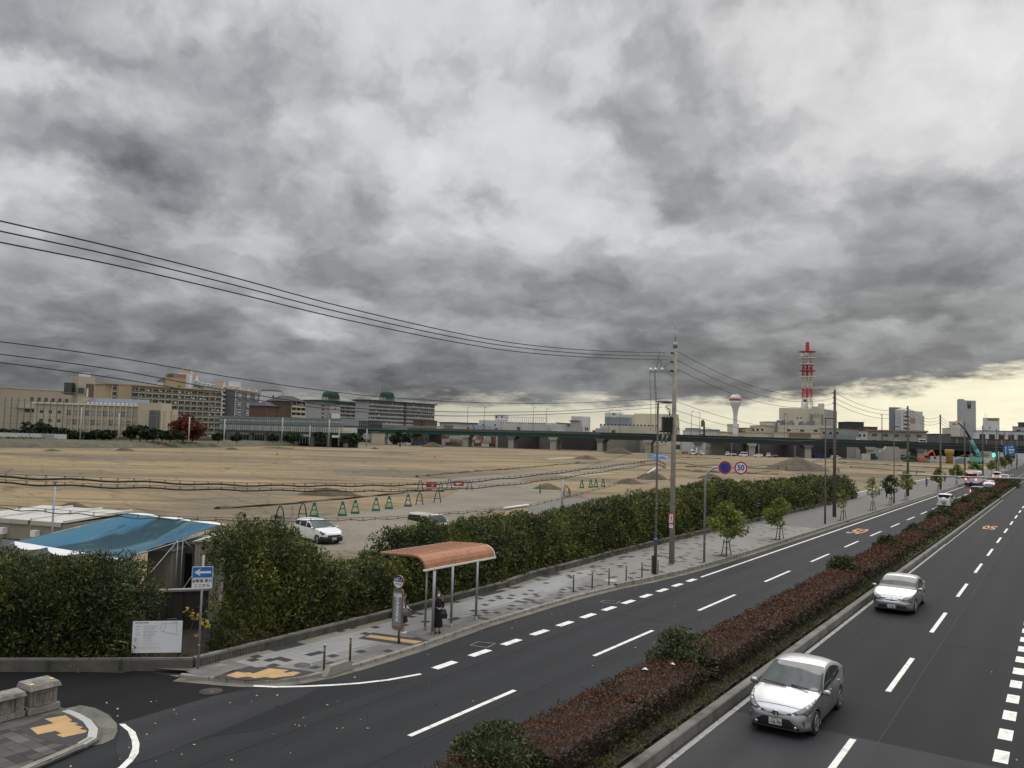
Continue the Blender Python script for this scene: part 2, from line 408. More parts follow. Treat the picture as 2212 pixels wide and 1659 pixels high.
M['track']=mat('gravel_track',(.18,.155,.115),.95,var=.3,scale=.12,fine=.2,fscale=3)
M['track_dark']=mat('wet_clay',(.125,.12,.108),.85,var=.2,scale=.1,fine=.1,fscale=2)
M['pale_dirt']=mat('pale_sand',(.29,.25,.185),.95,var=.15,scale=.2)
M['city_ground']=mat('city_ground',(.10,.095,.085),.95,var=.3,scale=.02)
M['mound']=mat('heaped_soil',(.095,.075,.049),.95,var=.35,scale=.35,fine=.25,fscale=3)
M['mound_tan']=mat('heaped_orange_sand',(.30,.20,.11),.95,var=.2,scale=.5)
mb=MB();mb.sheet([(-3500,-400),(2500,-400),(2500,5500),(-3500,5500)],0);struct('ground',mb,'city_ground')
# the cleared site
e0=[gp(-60,966),gp(200,967.5),gp(420,966),gp(620,963),gp(800,961.5),gp(880,963)]
site=[(-24.2,10),(-31,10),(-62,12)]+[(p.x,p.y) for p in e0]+[(-300,540),(-60,575),(-24.2,575)]
mb=MB();mb.sheet(site,.012);struct('bare_site',mb,'earth')
def sheet_px(name,pts,z,m):
 mb=MB();mb.sheet([(lambda q:(q.x,q.y))(gp(*p)) for p in pts],z);return struct(name,mb,m)
# gravel haul roads and clay patches on the site
sheet_px('haul_road',[(560,1136),(640,1122),(760,1108),(880,1092),(960,1074),(990,1062),(985,1052),(960,1046),(900,1040),(1010,1030),(1100,1024),(1200,1014),(1300,1002),(1370,998),(1380,1003),(1250,1017),(1150,1028),(1120,1038),(1180,1052),(1230,1070),(1180,1090),(1060,1108),(940,1135),(860,1190),(620,1190),(540,1160)],.02,'track')
sheet_px('haul_road',[(1135,1096),(1210,1080),(1290,1074),(1420,1076),(1420,1085),(1300,1092),(1230,1106),(1160,1112)],.024,'track_dark')
sheet_px('haul_road',[(1410,1042),(1500,1044),(1640,1047),(1800,1046),(1800,1053),(1640,1055),(1490,1052),(1400,1048)],.024,'track')
sheet_px('pale_sand',[(860,1049),(980,1050),(1040,1049),(1010,1051.5),(900,1052.5)],.024,'pale_dirt')
for i,pts in enumerate([[(655,968.6),(694,970),(694,971.2),(660,970.2)],[(691,970.8),(752,971.4),(808,971.6),(806,973.2),(740,973),(692,972)],[(1600,1049),(1700,1046),(1780,1048),(1700,1051)],[(1200,1026),(1300,1021),(1330,1023),(1240,1030)],[(1175,990),(1230,987),(1250,989),(1190,993)]]):
 sheet_px('pale_sand',pts,.028,'pale_dirt')
# railway bank along the far edge
def bank():
 mb=MB();top=[];foot=[]
 for (u,v) in [(-60,967),(200,968.5),(420,967),(620,963.5),(740,962),(830,962)]:
  q=gp(u,v);n=Vector((q.x,q.y,0)).normalized();foot.append(q)
  k=1.0 if u<800 else .1
  top.append((Vector((q.x,q.y,0))+n*14+Vector((0,0,2.0*k)),Vector((q.x,q.y,0))+n*120+Vector((0,0,2.0*k))))
 N=24
 rows=[]
 for i in range(len(foot)-1):
  for j in range(N):
   t=j/N
   f=foot[i].lerp(foot[i+1],t);a=top[i][0].lerp(top[i+1][0],t);b=top[i][1].lerp(top[i+1][1],t)
   rows.append([f,f.lerp(a,.35)+Vector((0,0,.35+.25*math.sin(i*7+j*1.7))),f.lerp(a,.75)+Vector((0,0,.25*math.sin(j*2.3+i))),a,b])
 n=len(rows[0]);vs=[p for r in rows for p in r]
 mb.smooth=True
 mb.add(vs,[(i*n+j,(i+1)*n+j,(i+1)*n+j+1,i*n+j+1) for i in range(len(rows)-1) for j in range(n-1)])
 return mb
M['bank']=mat('weedy_bank',(.075,.07,.04),.95,var=.45,scale=.12,fine=.35,fscale=1.2,dirt=((.12,.115,.07),.7,.4))
struct('embankment',bank(),'bank')
# -- carriageways (road runs along +Y)
seamA=[gp(*(((3024*0+2824)+x/1.831)/1.8228,(2150+y/1.831)/1.8228)) for x,y in ((130,1195),(2212,1640))]
def sk(y):# seam between old and new asphalt on the near carriageway
 a,b=seamA;return a.y+(b.y-a.y)*0
R_END=700
mb=MB();mb.sheet([(-8.3,-30),(9,-30),(9,R_END),(-8.3,R_END)],.008);struct('road',mb,'asphalt_right')
a,b=seamA;sl_=(b.y-a.y)/(b.x-a.x)
mb=MB();mb.sheet([(-8.28,-30),(8.9,-30),(8.9,a.y+sl_*(8.9-a.x)),(-8.28,a.y+sl_*(-8.28-a.x))],.0125);struct('old_asphalt',mb,'asphalt_old')
# far carriageway with the bus bay
KB=[(-22.75,16.15),(-21.85,16.55),(-21.3,16.78),(-20.75,17.05),(-20.2,17.5),(-19.75,18.2),(-19.48,19.2),(-19.38,20.6),(-19.4,23.3),(-19.44,27.5),(-19.46,32),(-19.42,35.5),(-19.15,39),(-18.7,42),(-18.32,46),(-18.12,52),(-18.1,60),(-18.1,400)]
KB=[(x*(EYE-.12)/EYE,y*(EYE-.12)/EYE) if i<9 else (x,y) for i,(x,y) in enumerate(KB)]
mb=MB();mb.sheet([(-10.7,-30),(-10.7,R_END),(-18.4,R_END),(-18.4,60),(-19.7,38),(-20,20),(-23,16.4),(-31,13),(-60,-10),(-60,-30)],.008);struct('road',mb,'asphalt')
# newly laid asphalt of the side road
ns=[(-20.22,12.49),(-20.12,14.29),(-20.05,16.62),(-20.85,16.35),(-22.4,15.95),(-23.6,15.7),(-27,12.95),(-34,8.0),(-60,-10),(-60,-20),(-30,-4),(-24,9.5),(-22.4,12.4),(-21.7,12.95),(-20.9,12.9)]
mb=MB();mb.sheet(ns,.0125);struct('side_road',mb,'asphalt_new')
mb=MB();mb.sheet([(-19.9,12.4),(-18.3,12.2),(-17.0,14.5),(-16.9,20),(-18.9,18.2),(-20.05,16.5),(-20.1,14.3)],.0118);struct('asphalt_patch',mb,'asphalt_mid')
sheet_px('asphalt_patch',[(470,1502),(560,1489),(700,1482),(640,1512),(560,1545),(470,1582),(330,1640),(262,1659),(250,1620),(262,1562)],.0142,'asphalt_pale')
mb=MB()
for X_,w_ in ((-13.35,.02),(-16.3,.016),(-4.05,.02),(-6.9,.016)):mb.box((X_,150,.0155),(w_,330,.002))
for y_,x0_,x1_ in ((33.2,-18.9,-13.35),(52.5,-13.35,-10.8),(47.5,-8.2,-4.05),(71,-18,-10.8),(36.8,-4.05,2)):mb.box(((x0_+x1_)/2,y_,.0155),(x1_-x0_,.025,.002))
struct('asphalt_joint',mb,'black')
# kerbs: a profile swept along a path
def sweep(path,prof,closed=False):
 mb=MB();P=[Vector((p[0],p[1],0)) for p in path];k=len(P);n=len(prof);vs=[]
 for i,p in enumerate(P):
  t0=(P[i]-P[i-1]).normalized() if i>0 else (P[1]-P[0]).normalized()
  t1=(P[i+1]-P[i]).normalized() if i<k-1 else t0
  t=(t0+t1).normalized();nn=Vector((-t.y,t.x,0))/max(.5,t.dot(t1))
  for (o,z) in prof:vs.append(p+nn*o+Vector((0,0,z)))
 mb.add(vs,[(i*n+j,(i+1)*n+j,(i+1)*n+j+1,i*n+j+1) for i in range(k-1) for j in range(n-1)]+[tuple(range(n)),tuple((k-1)*n+j for j in range(n))[::-1]])
 return mb
def dense(path,step=1.0):
 out=[]
 for i in range(len(path)-1):
  a,b=Vector(path[i][:2]),Vector(path[i+1][:2]);m=max(1,int((b-a).length/step))
  out+=[tuple(a.lerp(b,j/m)) for j in range(m)]
 return out+[tuple(path[-1][:2])]
SW=.12
kerbprof=[(0,.0),(.012,SW*.8),(.03,SW),(.17,SW),(.17,.0)]
kerbhigh=[(0,.0),(.015,.2),(.03,.22),(.17,.22),(.17,.0)]
def joints(path,h,step=.6):
 pass
struct('kerb',sweep(KB[:13],kerbprof),'kerb')
struct('kerb',sweep(KB[12:],kerbhigh),'kerb')
mb=MB()
for path,h_,lim in ((KB[:13],SW,60),(KB[12:],.22,60)):
 Q=dense(path,.62)
 for q0,q1 in zip(Q[:-1],Q[1:]):
  if q0[1]>110:break
  t=(Vector(q1)-Vector(q0)).normalized();c=Vector(q0)+Vector((-t.y,t.x))*.085;mb.box((c.x,c.y,h_*.5+.002),(.014,.176,h_),math.atan2(t.y,t.x))
struct('kerb_joints',mb,'conc_dark')
# dirty gutter strip and concrete apron beside the kerb
M['gutter']=mat('gutter_concrete',(.15,.138,.11),.9,var=.35,scale=.8,fine=.2,dirt=((.04,.035,.03),.9,1.2))
def offset(path,d):
 P=[Vector((p[0],p[1])) for p in path];out=[]
 for i,p in enumerate(P):
  a=P[max(i-1,0)];b=P[min(i+1,len(P)-1)];t=(b-a).normalized();out.append((p.x-t.y*d,p.y+t.x*d))
 return out
def ribbon(path,d0,d1,z):
 a=offset(path,d0);b=offset(path,d1);n=len(a);mb=MB()
 mb.add([(p[0],p[1],z) for p in a]+[(p[0],p[1],z) for p in b],[(i,i+1,n+i+1,n+i) for i in range(n-1)]);return mb
struct('gutter',ribbon(KB,0.0,-.34,.0165),'gutter')
struct('gutter',ribbon([(-17.75,47),(-17.75,400)],.0,.35,.0155),'asphalt_old')
# -- pavement of separate square tiles
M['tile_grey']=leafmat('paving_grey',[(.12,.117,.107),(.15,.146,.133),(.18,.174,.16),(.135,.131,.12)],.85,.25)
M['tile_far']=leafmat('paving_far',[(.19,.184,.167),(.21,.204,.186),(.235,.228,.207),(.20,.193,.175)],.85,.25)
M['tile_light']=leafmat('paving_light',[(.255,.255,.245),(.28,.28,.27),(.305,.305,.295)],.8,.3)
M['tile_dark']=leafmat('paving_dark',[(.035,.034,.033),(.05,.048,.046)],.85,.5)
M['tile_mid']=leafmat('paving_mid',[(.20,.198,.186),(.25,.245,.23)],.85,.5)
M['beige_edge']=mat('beige_edge_paving',(.22,.205,.165),.9,var=.25,scale=.6,fine=.15,dirt=((.07,.065,.055),.7,.7))
for k in ('tile_grey','tile_light','tile_dark','tile_mid','tile_far'):
 m=M[k];nt=m.node_tree
 nt.links.new(nt.nodes['Principled BSDF'].outputs[0],nt.nodes['Material Output'].inputs[0])
HX=[(-24.0,15.6),(-22.7,16.7),(-22.75,20),(-22.85,26),(-23.05,31.5),(-23.15,35.0),(-23.65,38.5),(-23.75,42.6),(-24.15,48),(-24.4,56),(-24.7,88),(-25.2,130),(-25.2,400)]
def xat(path,y):
 for i in range(len(path)-1):
  if path[i][1]<=y<=path[i+1][1]:
   t=(y-path[i][1])/(path[i+1][1]-path[i][1]+1e-9);return path[i][0]+t*(path[i+1][0]-path[i][0])
 return path[-1][0] if y>path[-1][1] else path[0][0]
KBY=[p for p in KB]
def pave():
 mb=MB();T=.33;rnd=random.Random(5)
 y=16.2
 while y<78:
  x0=max(xat(HX,y)+.02,-22.5 if y<17.3 else-99);x1=xat(KBY,y)-.17
  nx=int((x1-x0)/T)+1
  for i in range(nx):
   xr=x1-i*T;xl=max(xr-T,x0)
   if xr-xl<.02:continue
   xc=(xl+xr)/2
   u=(xc-x0)/(x1-x0+1e-6)
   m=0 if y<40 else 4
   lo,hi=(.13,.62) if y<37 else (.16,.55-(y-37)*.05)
   e=.05*math.sin(i*3.1+int(y/T/2)*1.9)
   if 17.6<y<42.6 and lo+e*.3<u<hi+e:m=1
   elif 18<y<42.6 and hi+e<=u<hi+.14+e*1.5:m=3
   if y<44 and u<.12 and m !=1:m=5
   h=rnd.random()
   if h<(.10 if y<60 else .085):m=2
   if m==5 and (int(y/1.6) % 4==0):m=2
   g_=.004
   mb.m=m
   mb.quad((xl+g_,y+g_,SW),(xr-g_,y+g_,SW),(xr-g_,y+T-g_,SW),(xl+g_,y+T-g_,SW))
  y+=T
 return mb
mb=MB();P1=[(x-.17,y) for x,y in KB if y>17]
pol=[(-22.6,16.3),(-21.6,16.9),(-21.0,17.15)]+P1+[(-25.2,400)]+[p for p in HX[::-1] if p[1]<399][0:]
mb.sheet(pol,SW-.004);struct('sidewalk_base',mb,mat('paving_joint',(.135,.13,.118),.9,var=.12,scale=.5,fine=.1,dirt=((.08,.075,.068),.5,.5)))
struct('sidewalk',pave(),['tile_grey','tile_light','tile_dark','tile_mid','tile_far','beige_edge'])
KS=(EYE-SW)/EYE
def onsw(pts):return [(x*KS,y*KS) for x,y in pts]
def swsheet(name,pts,m,z=.004):mb=MB();mb.sheet(onsw(pts),SW+z);return struct(name,mb,m)
M['tact_dark']=mat('dark_surround_paving',(.045,.042,.045),.9,var=.15)
M['tactile']=mat('tactile_yellow_paving',(.46,.295,.13),.8,var=.14,scale=2.2,fine=.08,dirt=((.30,.20,.10),.5,2))
swsheet('paving_corner',[(-22.7,16.45),(-22.3,16.42),(-21.75,16.7),(-21.75,17.4),(-21.8,17.78),(-22.4,17.8),(-22.95,16.8)],mat('corner_concrete',(.15,.145,.13),.9,var=.3,scale=1.5,fine=.2),.008)
swsheet('tactile_surround',[(-21.7,16.62),(-21.85,17.4),(-21.8,17.8),(-21.34,18.5),(-19.75,18.95),(-19.75,18.4),(-20.11,17.63),(-20.7,17.05)],'tact_dark',.008)
swsheet('tactile_paving',[(-21.56,16.95),(-21.62,17.42),(-21.36,17.5),(-21.28,17.62),(-21.09,17.61),(-21.16,18.3),(-20.54,18.56),(-20.50,18.27),(-20.36,18.3),(-20.3,18.55),(-20.04,18.60),(-19.95,18.2),(-20.1,18.0),(-20.25,17.67),(-20.5,17.6),(-20.65,17.32),(-20.95,17.3),(-21.1,17.0)],'tactile',.013)
swsheet('tactile_surround',[(-21.76,22.91),(-21.99,23.95),(-19.6,24.41),(-19.62,23.34)],'tact_dark',.008)
swsheet('tactile_paving',[(-21.73,23.24),(-21.80,23.62),(-19.66,24.10),(-19.66,23.66)],'tactile',.013)
# near left corner of the side road
cor=[(-18.3,8.5),(-19.13,9.86),(-19.53,11.36),(-19.72,11.74),(-20.26,12.09),(-21.0,12.33),(-21.69,12.41),(-22.17,12.4)]
mb=MB();mb.sheet(onsw([(-18.3,8.5),(-19.0,9.9),(-19.40,11.34),(-19.6,11.8),(-20.2,12.2),(-21.0,12.42),(-21.8,12.5),(-24.5,12.3),(-28,6),(-24,2)]),.10);struct('paving_corner',mb,'conc_dark')
def pave2():
 mb=MB();T=.30;rnd=random.Random(9)
 for i in range(-8,18):
  for j in range(-10,20):
   x=-18.3-i*T;y=7.0+j*T
   if not all(inside(q_,onsw([(-18.2,8.0),(-19.30,11.0),(-19.55,11.5),(-20.1,11.95),(-21.0,12.2),(-22.2,12.3),(-22.2,8),(-22,4),(-17,4)])) for q_ in ((x,y),(x+T,y),(x,y+T),(x+T,y+T))):continue
   mb.m=1 if rnd.random()<.14 else (2 if rnd.random()<.2 else 0)
   mb.quad((x,y,SW),(x+T-.008,y,SW),(x+T-.008,y+T-.008,SW),(x,y+T-.008,SW))
 return mb
def inside(p,poly):
 c=False;n=len(poly)
 for i in range(n):
  a,b=poly[i],poly[(i+1) % n]
  if (a[1]>p[1]) !=(b[1]>p[1]) and p[0]<(b[0]-a[0])*(p[1]-a[1])/(b[1]-a[1])+a[0]:c=not c
 return c
M['tile_old']=leafmat('paving_old',[(.06,.057,.052),(.08,.076,.07),(.10,.096,.09)],.85,.5);M['tile_old2']=leafmat('paving_old_pale',[(.10,.098,.09),(.14,.135,.125)],.85,.5)
for k in ('tile_old','tile_old2'):
 nt=M[k].node_tree;nt.links.new(nt.nodes['Principled BSDF'].outputs[0],nt.nodes['Material Output'].inputs[0])
struct('sidewalk',pave2(),['tile_old','tile_dark','tile_old2'])
swsheet('tactile_surround',[(-21.86,10.9),(-21.95,11.5),(-22.2,11.95),(-21.9,12.2),(-20.9,12.15),(-20.1,11.95),(-19.75,11.6),(-19.7,11.2),(-20.0,11.0),(-20.8,10.9)],'tact_dark',.004)
swsheet('tactile_paving',[(-21.93,11.67),(-21.78,12.14),(-21.3,12.05),(-21.25,11.95),(-20.95,12.02),(-20.9,11.9),(-20.6,11.95),(-20.55,11.82),(-20.3,11.88),(-20.2,11.78),(-20.3,11.28),(-20.58,11.27),(-20.6,11.4),(-20.87,11.4),(-20.95,11.01),(-21.54,11.12),(-21.43,11.65)],'tactile',.009)
struct('kerb',sweep(onsw(cor)[0:4],[(-.04,.0),(-.03,SW),(.12,SW+.012),(.14,.05)]),'kerb')
struct('kerb',sweep(onsw(cor)[2:],[(-.05,.02),(-.04,SW),(.16,SW+.012),(.17,.05)]),'conc_light')
mb=MB();mb.sheet([(-22.23,12.78),(-21.72,12.89),(-20.98,12.82),(-20.19,12.59),(-19.65,12.28),(-19.25,11.95),(-19.15,11.6),(-19.3,11.2),(-19.6,11.5),(-20.3,12.0),(-21.5,12.3),(-22.3,12.3)],.0175);struct('apron',mb,mat('apron_concrete',(.14,.14,.115),.9,var=.3,scale=1.6,fine=.2,dirt=((.04,.04,.033),.7,2.5)))
mb=MB();mb.sheet([(-22.9,15.9),(-22.36,15.95),(-21.6,16.1),(-20.84,16.36),(-20.2,16.88),(-19.63,17.27),(-19.19,18.23),(-19.1,19.67),(-19.4,19.67),(-19.5,18.6),(-20.2,17.45),(-21.1,16.85),(-22.4,16.3)],.0185);struct('apron',mb,'gutter')
# -- median strip
MX0,MX1=-10.75,-8.35
mb=MB();mb.sheet([(MX0+.15,-20),(MX1-.2,-20),(MX1-.2,330),(MX0+.15,330)],.2);struct('median_soil',mb,'soil')
struct('kerb',sweep([(MX1,335),(MX1,-20)],[(.30,.0),(.30,.27),(.27,.30),(.03,.28),(-.05,.0)][::-1]),mat('median_kerb',(.16,.155,.135),.9,var=.3,scale=.6,fine=.2,dirt=((.035,.035,.03),.85,.8)))
struct('kerb',sweep([(MX0,-20),(MX0,335)],[(.22,.0),(.22,.24),(.20,.26),(.02,.25),(-.03,.0)][::-1]),'kerb')
# -- markings
def stripe(mb,x,y0,y1,w=.15,z=.021):mb.box((x,(y0+y1)/2,z-.0045),(w,y1-y0,.007))
mb=MB()
for k in range(31):
 if k==0:stripe(mb,-13.78,16.5,21.32,.15)
 else:stripe(mb,-13.78,16.35+10.02*k,16.35+10.02*k+5.0,.15)
for k in range(-1,30):stripe(mb,-4.63,28.55+10.2*k,28.55+10.2*k+(5.05),.16)
stripe(mb,-17.05,45.35,330,.15)
for k in range(12):stripe(mb,-17.08,21.6+1.985*k,22.68+1.985*k,.3)
y=6.6
while y<75:stripe(mb,-1.37,y,y+.97,.33);y+=1.93
c1=[(-20.05,16.78),(-19.5,17.1),(-18.9,17.65),(-18.35,18.25),(-17.85,18.9),(-17.4,19.7),(-17.02,20.85)]
a1=offset(c1,.07);b1=offset(c1,-.07);n=len(a1)
mb.add([(p[0],p[1],.021) for p in a1]+[(p[0],p[1],.021) for p in b1],[(i,n+i,n+i+1,i+1) for i in range(n-1)])
o1=[(-20.01,12.69),(-19.27,12.52),(-18.51,12.15),(-17.99,11.8),(-17.66,11.45),(-17.45,11.16),(-17.1,10.5),(-16.8,9.5)]
o2=[(-20.09,12.59),(-19.46,12.44),(-18.84,12.16),(-18.36,11.88),(-17.9,11.5),(-17.57,11.07),(-17.3,10.4),(-17.05,9.5)]
n=len(o1);mb.add([(p[0]*.9995,p[1],.021) for p in o1]+[(p[0],p[1],.021) for p in o2],[(i,i+1,n+i+1,n+i) for i in range(n-1)])
struct('road_marking',mb,'paint')
mb=MB();stripe(mb,-7.88,-5,75,.15,.0225);stripe(mb,-7.85,75,150,.1,.0225);struct('worn_road_marking',mb,'paint_worn')
# speed figures painted on the lanes
def roadnum(s,x,y,w,h,flip):
 mb=text_mb(s,1.0,bold=.03);xs=[p[0] for p in mb.v];zs=[p[2] for p in mb.v]
 sx=w/(max(xs)-min(xs));sz=h/(max(zs)-min(zs));cx=(max(xs)+min(xs))/2;cz=(max(zs)+min(zs))/2
 k=-1 if flip else 1
 mb.v=[(x+k*(p[0]-cx)*sx,y+k*(p[2]-cz)*sz,.0235) for p in mb.v]
 mb.f=[tuple(f) for f in mb.f]
 return mb
q=gp(*((3024+780/2.1944)/1.8228,(1400+1520/2.1944)/1.8228))
struct('road_lettering',roadnum('50',q.x,q.y,1.25,5.2,False),'paint_orange')
q=gp(*((3024+1915/2.1944)/1.8228,(1400+1488/2.1944)/1.8228))
struct('road_lettering',roadnum('50',q.x,q.y,1.15,4.6,True),'paint_orange')
# painted frames round covers in the carriageway
mb=MB()
for P_ in ([(-18.08,35.13),(-18.12,35.63),(-17.43,35.89),(-17.33,35.26)],[(-17.98,24.76),(-18.06,25.36),(-17.42,25.57),(-17.31,24.9)]):
 for i in range(4):
  a,b=P_[i],P_[(i+1) % 4];mb.bar((a[0],a[1],.017),(b[0],b[1],.017),.03,.006)
struct('worn_road_marking',mb,'paint_worn')
# low white boundary kerb far along the pavement
mb=MB();mb.box((-25.35,265,.42),(.25,270,.84));tag(mkobj('boundary_wall',mb,mat('white_boundary_panels',(.60,.60,.59),.7,var=.1,scale=.3)),'low pale boundary wall along the far pavement beyond the hedge','wall')
# == PLANTING
M['leaf_hedge']=leafmat('hedge_leaves',[(.013,.020,.008),(.032,.046,.012),(.062,.082,.018),(.125,.14,.027),(.24,.225,.04)],.5,.45)
M['leaf_hedge2']=leafmat('hedge_leaves_near',[(.010,.017,.008),(.024,.037,.012),(.046,.065,.017),(.09,.11,.024),(.19,.185,.036)],.5,.8)
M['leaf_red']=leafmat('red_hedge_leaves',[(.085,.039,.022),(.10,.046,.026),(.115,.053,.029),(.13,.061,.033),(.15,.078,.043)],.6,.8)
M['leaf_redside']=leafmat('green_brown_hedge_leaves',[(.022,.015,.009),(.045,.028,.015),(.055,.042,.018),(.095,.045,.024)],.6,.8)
M['leaf_bush']=leafmat('bush_leaves',[(.020,.030,.012),(.038,.054,.020),(.062,.080,.026),(.10,.11,.034),(.15,.09,.036)],.5,1.2)
M['leaf_young']=leafmat('street_tree_leaves',[(.08,.105,.022),(.135,.165,.032),(.205,.225,.042),(.28,.27,.05)],.55,.9)
M['leaf_dark']=leafmat('far_leaves',[(.010,.018,.010),(.02,.032,.016),(.032,.05,.02),(.05,.06,.026)],.6,.15)
M['leaf_maroon']=leafmat('maroon_leaves',[(.06,.015,.012),(.11,.025,.018),(.17,.045,.025),(.22,.08,.04)],.6,.15)
M['leaf_yellow']=leafmat('yellow_leaves',[(.35,.26,.03),(.5,.38,.05),(.45,.40,.12)],.5,1)
M['weed']=leafmat('weeds',[(.03,.03,.012),(.06,.055,.02),(.10,.08,.035),(.14,.11,.05)],.7,.8)
M['verge']=leafmat('verge_weeds',[(.02,.024,.010),(.04,.045,.015),(.07,.075,.02),(.12,.115,.03)],.6,1.0)
M['bark']=mat('bark',(.075,.06,.045),.9,var=.3,scale=8)
M['core']=mat('dark_inner_core',(.010,.011,.006),.95,var=.3,scale=2)  # near-black solid filler added inside hedges and bushes to block see-through
def lerp_path(P,y):return xat([(b,a) for a,b in P],y)
HTOP=[(14,3.3),(17.5,3.6),(19.2,3.9),(20.5,4.35),(21.6,4.2),(22.4,3.5),(23.2,2.95),(24.9,2.8),(27.7,2.85),(29.5,3.45),(32,3.3),(34.6,3.25),(38.8,3.3),(43.9,2.95),(50,3.3),(57.5,3.55),(66.8,3.65),(73.6,4.0),(86.2,3.3),(107,3.3),(129,2.9)]
def interp(T,y):
 if y<=T[0][0]:return T[0][1]
 for i in range(len(T)-1):
  if T[i][0]<=y<=T[i+1][0]:return T[i][1]+(T[i+1][1]-T[i][1])*(y-T[i][0])/(T[i+1][0]-T[i][0])
 return T[-1][1]
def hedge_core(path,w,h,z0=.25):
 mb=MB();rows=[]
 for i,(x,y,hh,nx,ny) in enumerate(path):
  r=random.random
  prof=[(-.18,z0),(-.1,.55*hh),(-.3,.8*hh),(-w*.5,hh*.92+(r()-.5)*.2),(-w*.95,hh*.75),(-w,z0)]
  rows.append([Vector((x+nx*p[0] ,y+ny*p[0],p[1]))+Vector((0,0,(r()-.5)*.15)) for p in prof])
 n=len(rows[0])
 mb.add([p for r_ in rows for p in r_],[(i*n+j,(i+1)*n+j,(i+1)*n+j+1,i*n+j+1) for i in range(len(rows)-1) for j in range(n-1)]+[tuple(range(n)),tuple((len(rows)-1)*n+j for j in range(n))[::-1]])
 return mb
def long_hedge():
 T=thing('hedge','long tall olive green hedge behind the bus shelter, running along the pavement to the distance','hedge',(-24.5,17,0))
 cen,rad,Ls,cnt=[],[],[],[]
 y=17.9;rnd=random.Random(3)
 path=[]
 while y<129.5:
  hx=xat(HX,y)-.75;h=interp(HTOP,y)-(.32 if y<70 else .2)-(.6 if 23.8<y<28.8 else 0)
  end=min(1,(y-17.2)/1.4,(130.4-y)/1.6)
  if 20.2<y<129:path.append((hx-.12,y,h*max(.45,min(1,end))-.2,1.0,0.0))
  s=.34+y*.0042
  w=2.5
  k=int((h*1.2+w+1)/(s*1.05))
  for j in range(k):
   t=(j+rnd.random())/k;per=t*(h*1.05+w+.9)
   if per<h:px,pz=0.15-.55*(per/h)**3,.42+per*(h-.42)/h
   elif per<h+w:px,pz=-.4-(per-h),h-.05-.15*abs((per-h)/w-.4)
   else:px,pz=-w-.2,h-(per-h-w)-.1
   r_=s*rnd.uniform(.7,1.25)
   lean=max(0,(1-end))*.5*h
   cen.append((hx+px+rnd.uniform(-.22,.22),y+rnd.uniform(-.5,.5)*s,max(.3,pz-r_*.55-lean*(pz>1)+rnd.uniform(-.12,.16))));rad.append(r_);Ls.append(.15+y*.0022)
  if rnd.random()<.95:
   cen.append((hx-rnd.uniform(.3,2.2),y,h+rnd.uniform(-.05,.32)));rad.append(s*rnd.uniform(.45,.7));Ls.append(.15+y*.0022)
  y+=s*.62
 cen=np.array(cen);rad=np.array(rad);Ls=np.array(Ls)
 ok=cen[:,1]>17.9+(-23.5-cen[:,0])*.62;cen,rad,Ls=cen[ok],rad[ok],Ls[ok]
 dens=62;C,D=clumps(cen,rad,dens,.2,1.0)
 L=np.repeat(Ls,dens)
 leaf_obj('foliage',C,D,L,L*.27,M['leaf_hedge'],T)
 mkobj('inner_core',hedge_core(path,2.6,3),'core',T)
long_hedge()
# hedge of the corner block, left
def corner_hedge():
 T=thing('hedge','big dense dark green hedge left of the white notice board, above the side road','hedge',(-27,14.5,0))
 a,b=Vector((-31.5,9.4)),Vector((-24.35,15.16));d=(b-a).normalized();nn=Vector((-d.y,d.x))
 cen,rad=[],[];rnd=random.Random(8);s=0.0;Lg=(b-a).length;path=[]
 top=[(0,3.0),(2.6,3.0),(4.2,3.12),(5.6,2.85),(6.6,3.0),(7.9,3.1),(8.6,2.8),(Lg,2.0)]
 while s<Lg:
  p=a+d*s;h=interp(top,s)
  if s<Lg-1.0:path.append((p.x+nn.x*.9,p.y+nn.y*.9,h-.25,-nn.x,-nn.y))
  else:
   for _ in range(7):q=p+nn*rnd.uniform(.5,2.8);cen.append((q.x,q.y,rnd.uniform(.5,h-.4)));rad.append(.42)
  k=15
  for j in range(k):
   t=(j+rnd.random())/k;per=t*(h+2.6)
   if per<h:o,z=.75-.3+.55*(per/h)**3,.4+per*(h-.4)/h
   else:o,z=.95+per-h,h-.05
   r_=.40*rnd.uniform(.65,1.25);q=p+nn*(o+rnd.uniform(-.2,.2))+d*rnd.uniform(-.2,.2)
   cen.append((q.x,q.y,max(.35,z-r_*.5+rnd.uniform(-.15,.15))));rad.append(r_)
  if rnd.random()<.8:
   q=p+nn*rnd.uniform(.6,2.2);cen.append((q.x,q.y,h+rnd.uniform(0,.25)));rad.append(.22)
  s+=.24
 C,D=clumps(np.array(cen),np.array(rad),85,.15,1.0)
 leaf_obj('foliage',C,D,np.full(len(C),.155),np.full(len(C),.042),M['leaf_hedge2'],T)
 mkobj('inner_core',hedge_core(path,2.4,3),'core',T)
corner_hedge()
